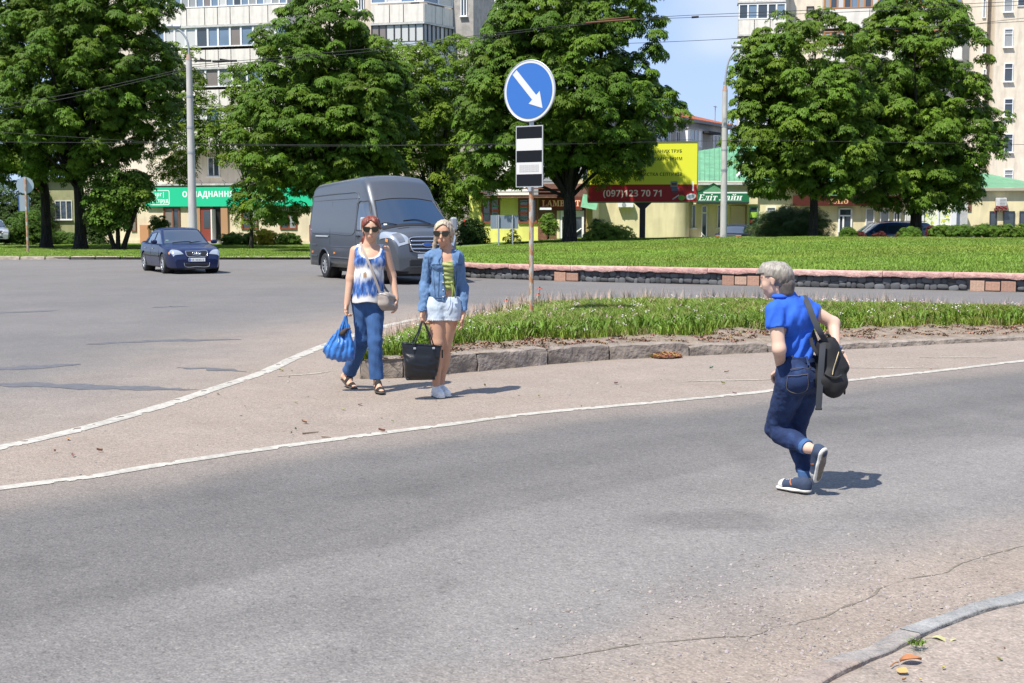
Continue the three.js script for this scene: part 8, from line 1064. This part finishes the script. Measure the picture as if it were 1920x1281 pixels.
  // hair: short bob, full on top with a blown fringe, shaved nape
  const H = (a, b, d) => hc.clone().addScaledVector(r, a).addScaledVector(u, b).addScaledVector(f, d), hp = [cap(H(0, 0.030, -0.026), H(0, 0.034, 0.018), 0.082, 0.077, r, 0.97), cap(H(-0.01, 0.070, 0.05), H(-0.02, 0.045, 0.10), 0.042, 0.016), cap(H(0.0, 0.072, 0.01), H(0.0, 0.066, 0.07), 0.045, 0.03), cap(H(0, 0.01, -0.046), H(0, -0.035, -0.052), 0.064, 0.050, r, 1)], ear = H(-0.072, 0, 0.0);
  part(g, 'hair', solid(hp, 0.02, 0.005, (x, y, z) => { const n = strands(x, y, z, 110), m = fbm(x * 14, y * 5, z * 14, 2), top = ss(0.0, 0.09, y - hc.y); return [lerp(0.15, 0.27, top), lerp(0.13, 0.245, top), lerp(0.11, 0.21, top)].map((q) => q * (1 + n * 1.2) * lerp(0.8, 1.15, m)); }, (d, x, y, z) => { const q = V3(x, y, z).sub(hc), a = q.dot(f), b = q.dot(u); return Math.max(d + strands(x, y, z, 80) * 0.016, 0.02 - V3(x, y, z).distanceTo(ear) * 1.0, a > 0.05 ? 0.052 - b : a > 0.0 ? 0.028 - b : -0.055 - b); }), M_hair);
  part(g, 'nape_hair', solid([cap(H(0, -0.03, -0.055), H(0, -0.07, -0.05), 0.058, 0.052, r, 0.98)], 0.01, 0.0055, (x, y, z) => [0.10, 0.085, 0.075].map((q) => q * (1 + strands(x, y, z, 150) * 1.2)), (d, x, y, z) => { const q = V3(x, y, z).sub(hc); return Math.max(d, q.dot(f) + 0.022, -0.098 - q.dot(u)); }), M_hair);
  part(g, 'bracelet', new THREE.TorusGeometry(0.031, 0.007, 8, 24).rotateX(Math.PI / 2).translate(...J(1568, 652, 0.02).toArray()), std([0.05, 0.10, 0.25])); part(g, 'wrist_cord', new THREE.TorusGeometry(0.034, 0.004, 6, 24).rotateX(1.3).translate(...J(1572, 660, 0.025).toArray()), std([0.5, 0.5, 0.48]));
  put(g, 'person', 'crouching runner from behind with cropped grey hair, bright blue polo and dark jeans', 'person');
  { // backpack on the right shoulder
    const b = new THREE.Group(), q = [cap(J(1554, 658, 0.06), J(1563, 722, 0.09), 0.070, 0.078, F, 0.9), cap(J(1545, 648, 0.06), J(1548, 700, 0.08), 0.045, 0.05), cap(J(1560, 640, 0.05), J(1578, 690, 0.08), 0.030, 0.048), cap(J(1548, 712, 0.10), J(1574, 716, 0.09), 0.068, 0.055)];
    part(b, 'pack', solid(q, 0.03, 0.006, dye([0.0075, 0.0075, 0.0085], 0.5, 20), (d, x, y, z) => d + (fbm(x * 12, y * 8, z * 12, 3) - 0.5) * 0.02), std([1, 1, 1], { vertexColors: true, roughness: 0.75 }));
    const pf = field(q, 0.03), on = (px, py, o = 0.006) => { let a = J(px, py, 0.5); const dir = ray(px, py).normalize(); for (let i = 0; i < 60; i++) { const d = pf(a.x, a.y, a.z); if (d < 0.002) break; a.addScaledVector(dir, d * 0.9); } return a.addScaledVector(dir, -o); };
    part(b, 'zip', tube([[1573, 660], [1568, 676], [1563, 692], [1561, 703]].map(([x, y]) => on(x, y, 0.010)), 0.0035, 16, 6), std([0.30, 0.24, 0.14], { metalness: 0.5, roughness: 0.4 })); part(b, 'pocket_seam', tube([[1546, 700], [1556, 706], [1568, 708], [1578, 704]].map(([x, y]) => on(x, y, 0.010)), 0.006, 16, 6), M.blackMatt); part(b, 'top_handle', tube([J(1546, 636, 0.08), J(1549, 627, 0.07), J(1556, 630, 0.06), J(1560, 640, 0.06)], 0.008, 14, 6), M.blackMatt); part(b, 'side_tag', rb(0.012, 0.09, 0.004, 0, 0, 0, 0.002), M.blackMatt).position.copy(J(1584, 726, 0.09));
    const sm = std([0.030, 0.034, 0.042], { roughness: 0.8 }), wd = V3(1, 0.15, 0.4); part(b, 'shoulder_strap', sweep([J(1548, 640, 0.10), J(1537, 622, 0.12), J(1525, 596, 0.10), J(1517, 575, 0.065), J(1511, 562, 0.0), J(1505, 555, -0.07), J(1505, 564, -0.15), J(1515, 600, -0.22), J(1532, 650, -0.16), J(1545, 690, -0.02)], wd, 0.034, 0.007, 6), sm); part(b, 'loose_strap', sweep([J(1543, 646, 0.13), J(1541, 672, 0.145), J(1539, 700, 0.15), J(1537, 735, 0.15), J(1535, 766, 0.145)], V3(1, 0, 0.3), 0.036, 0.006, 6), sm); part(b, 'strap_end', rb(0.042, 0.014, 0.012, 0, 0, 0, 0.004), M.blackMatt).position.copy(J(1535, 767, 0.148)); part(b, 'lower_strap', sweep([J(1543, 668, 0.08), J(1534, 664, 0.115), J(1524, 648, 0.11), J(1521, 634, 0.09)], V3(0.3, 1, 0), 0.022, 0.005, 6), M.blackMatt);
    put(b, 'backpack', 'black backpack slung on the right shoulder of the crouching runner', 'backpack');
  }
}
renderer.render(scene, camera);
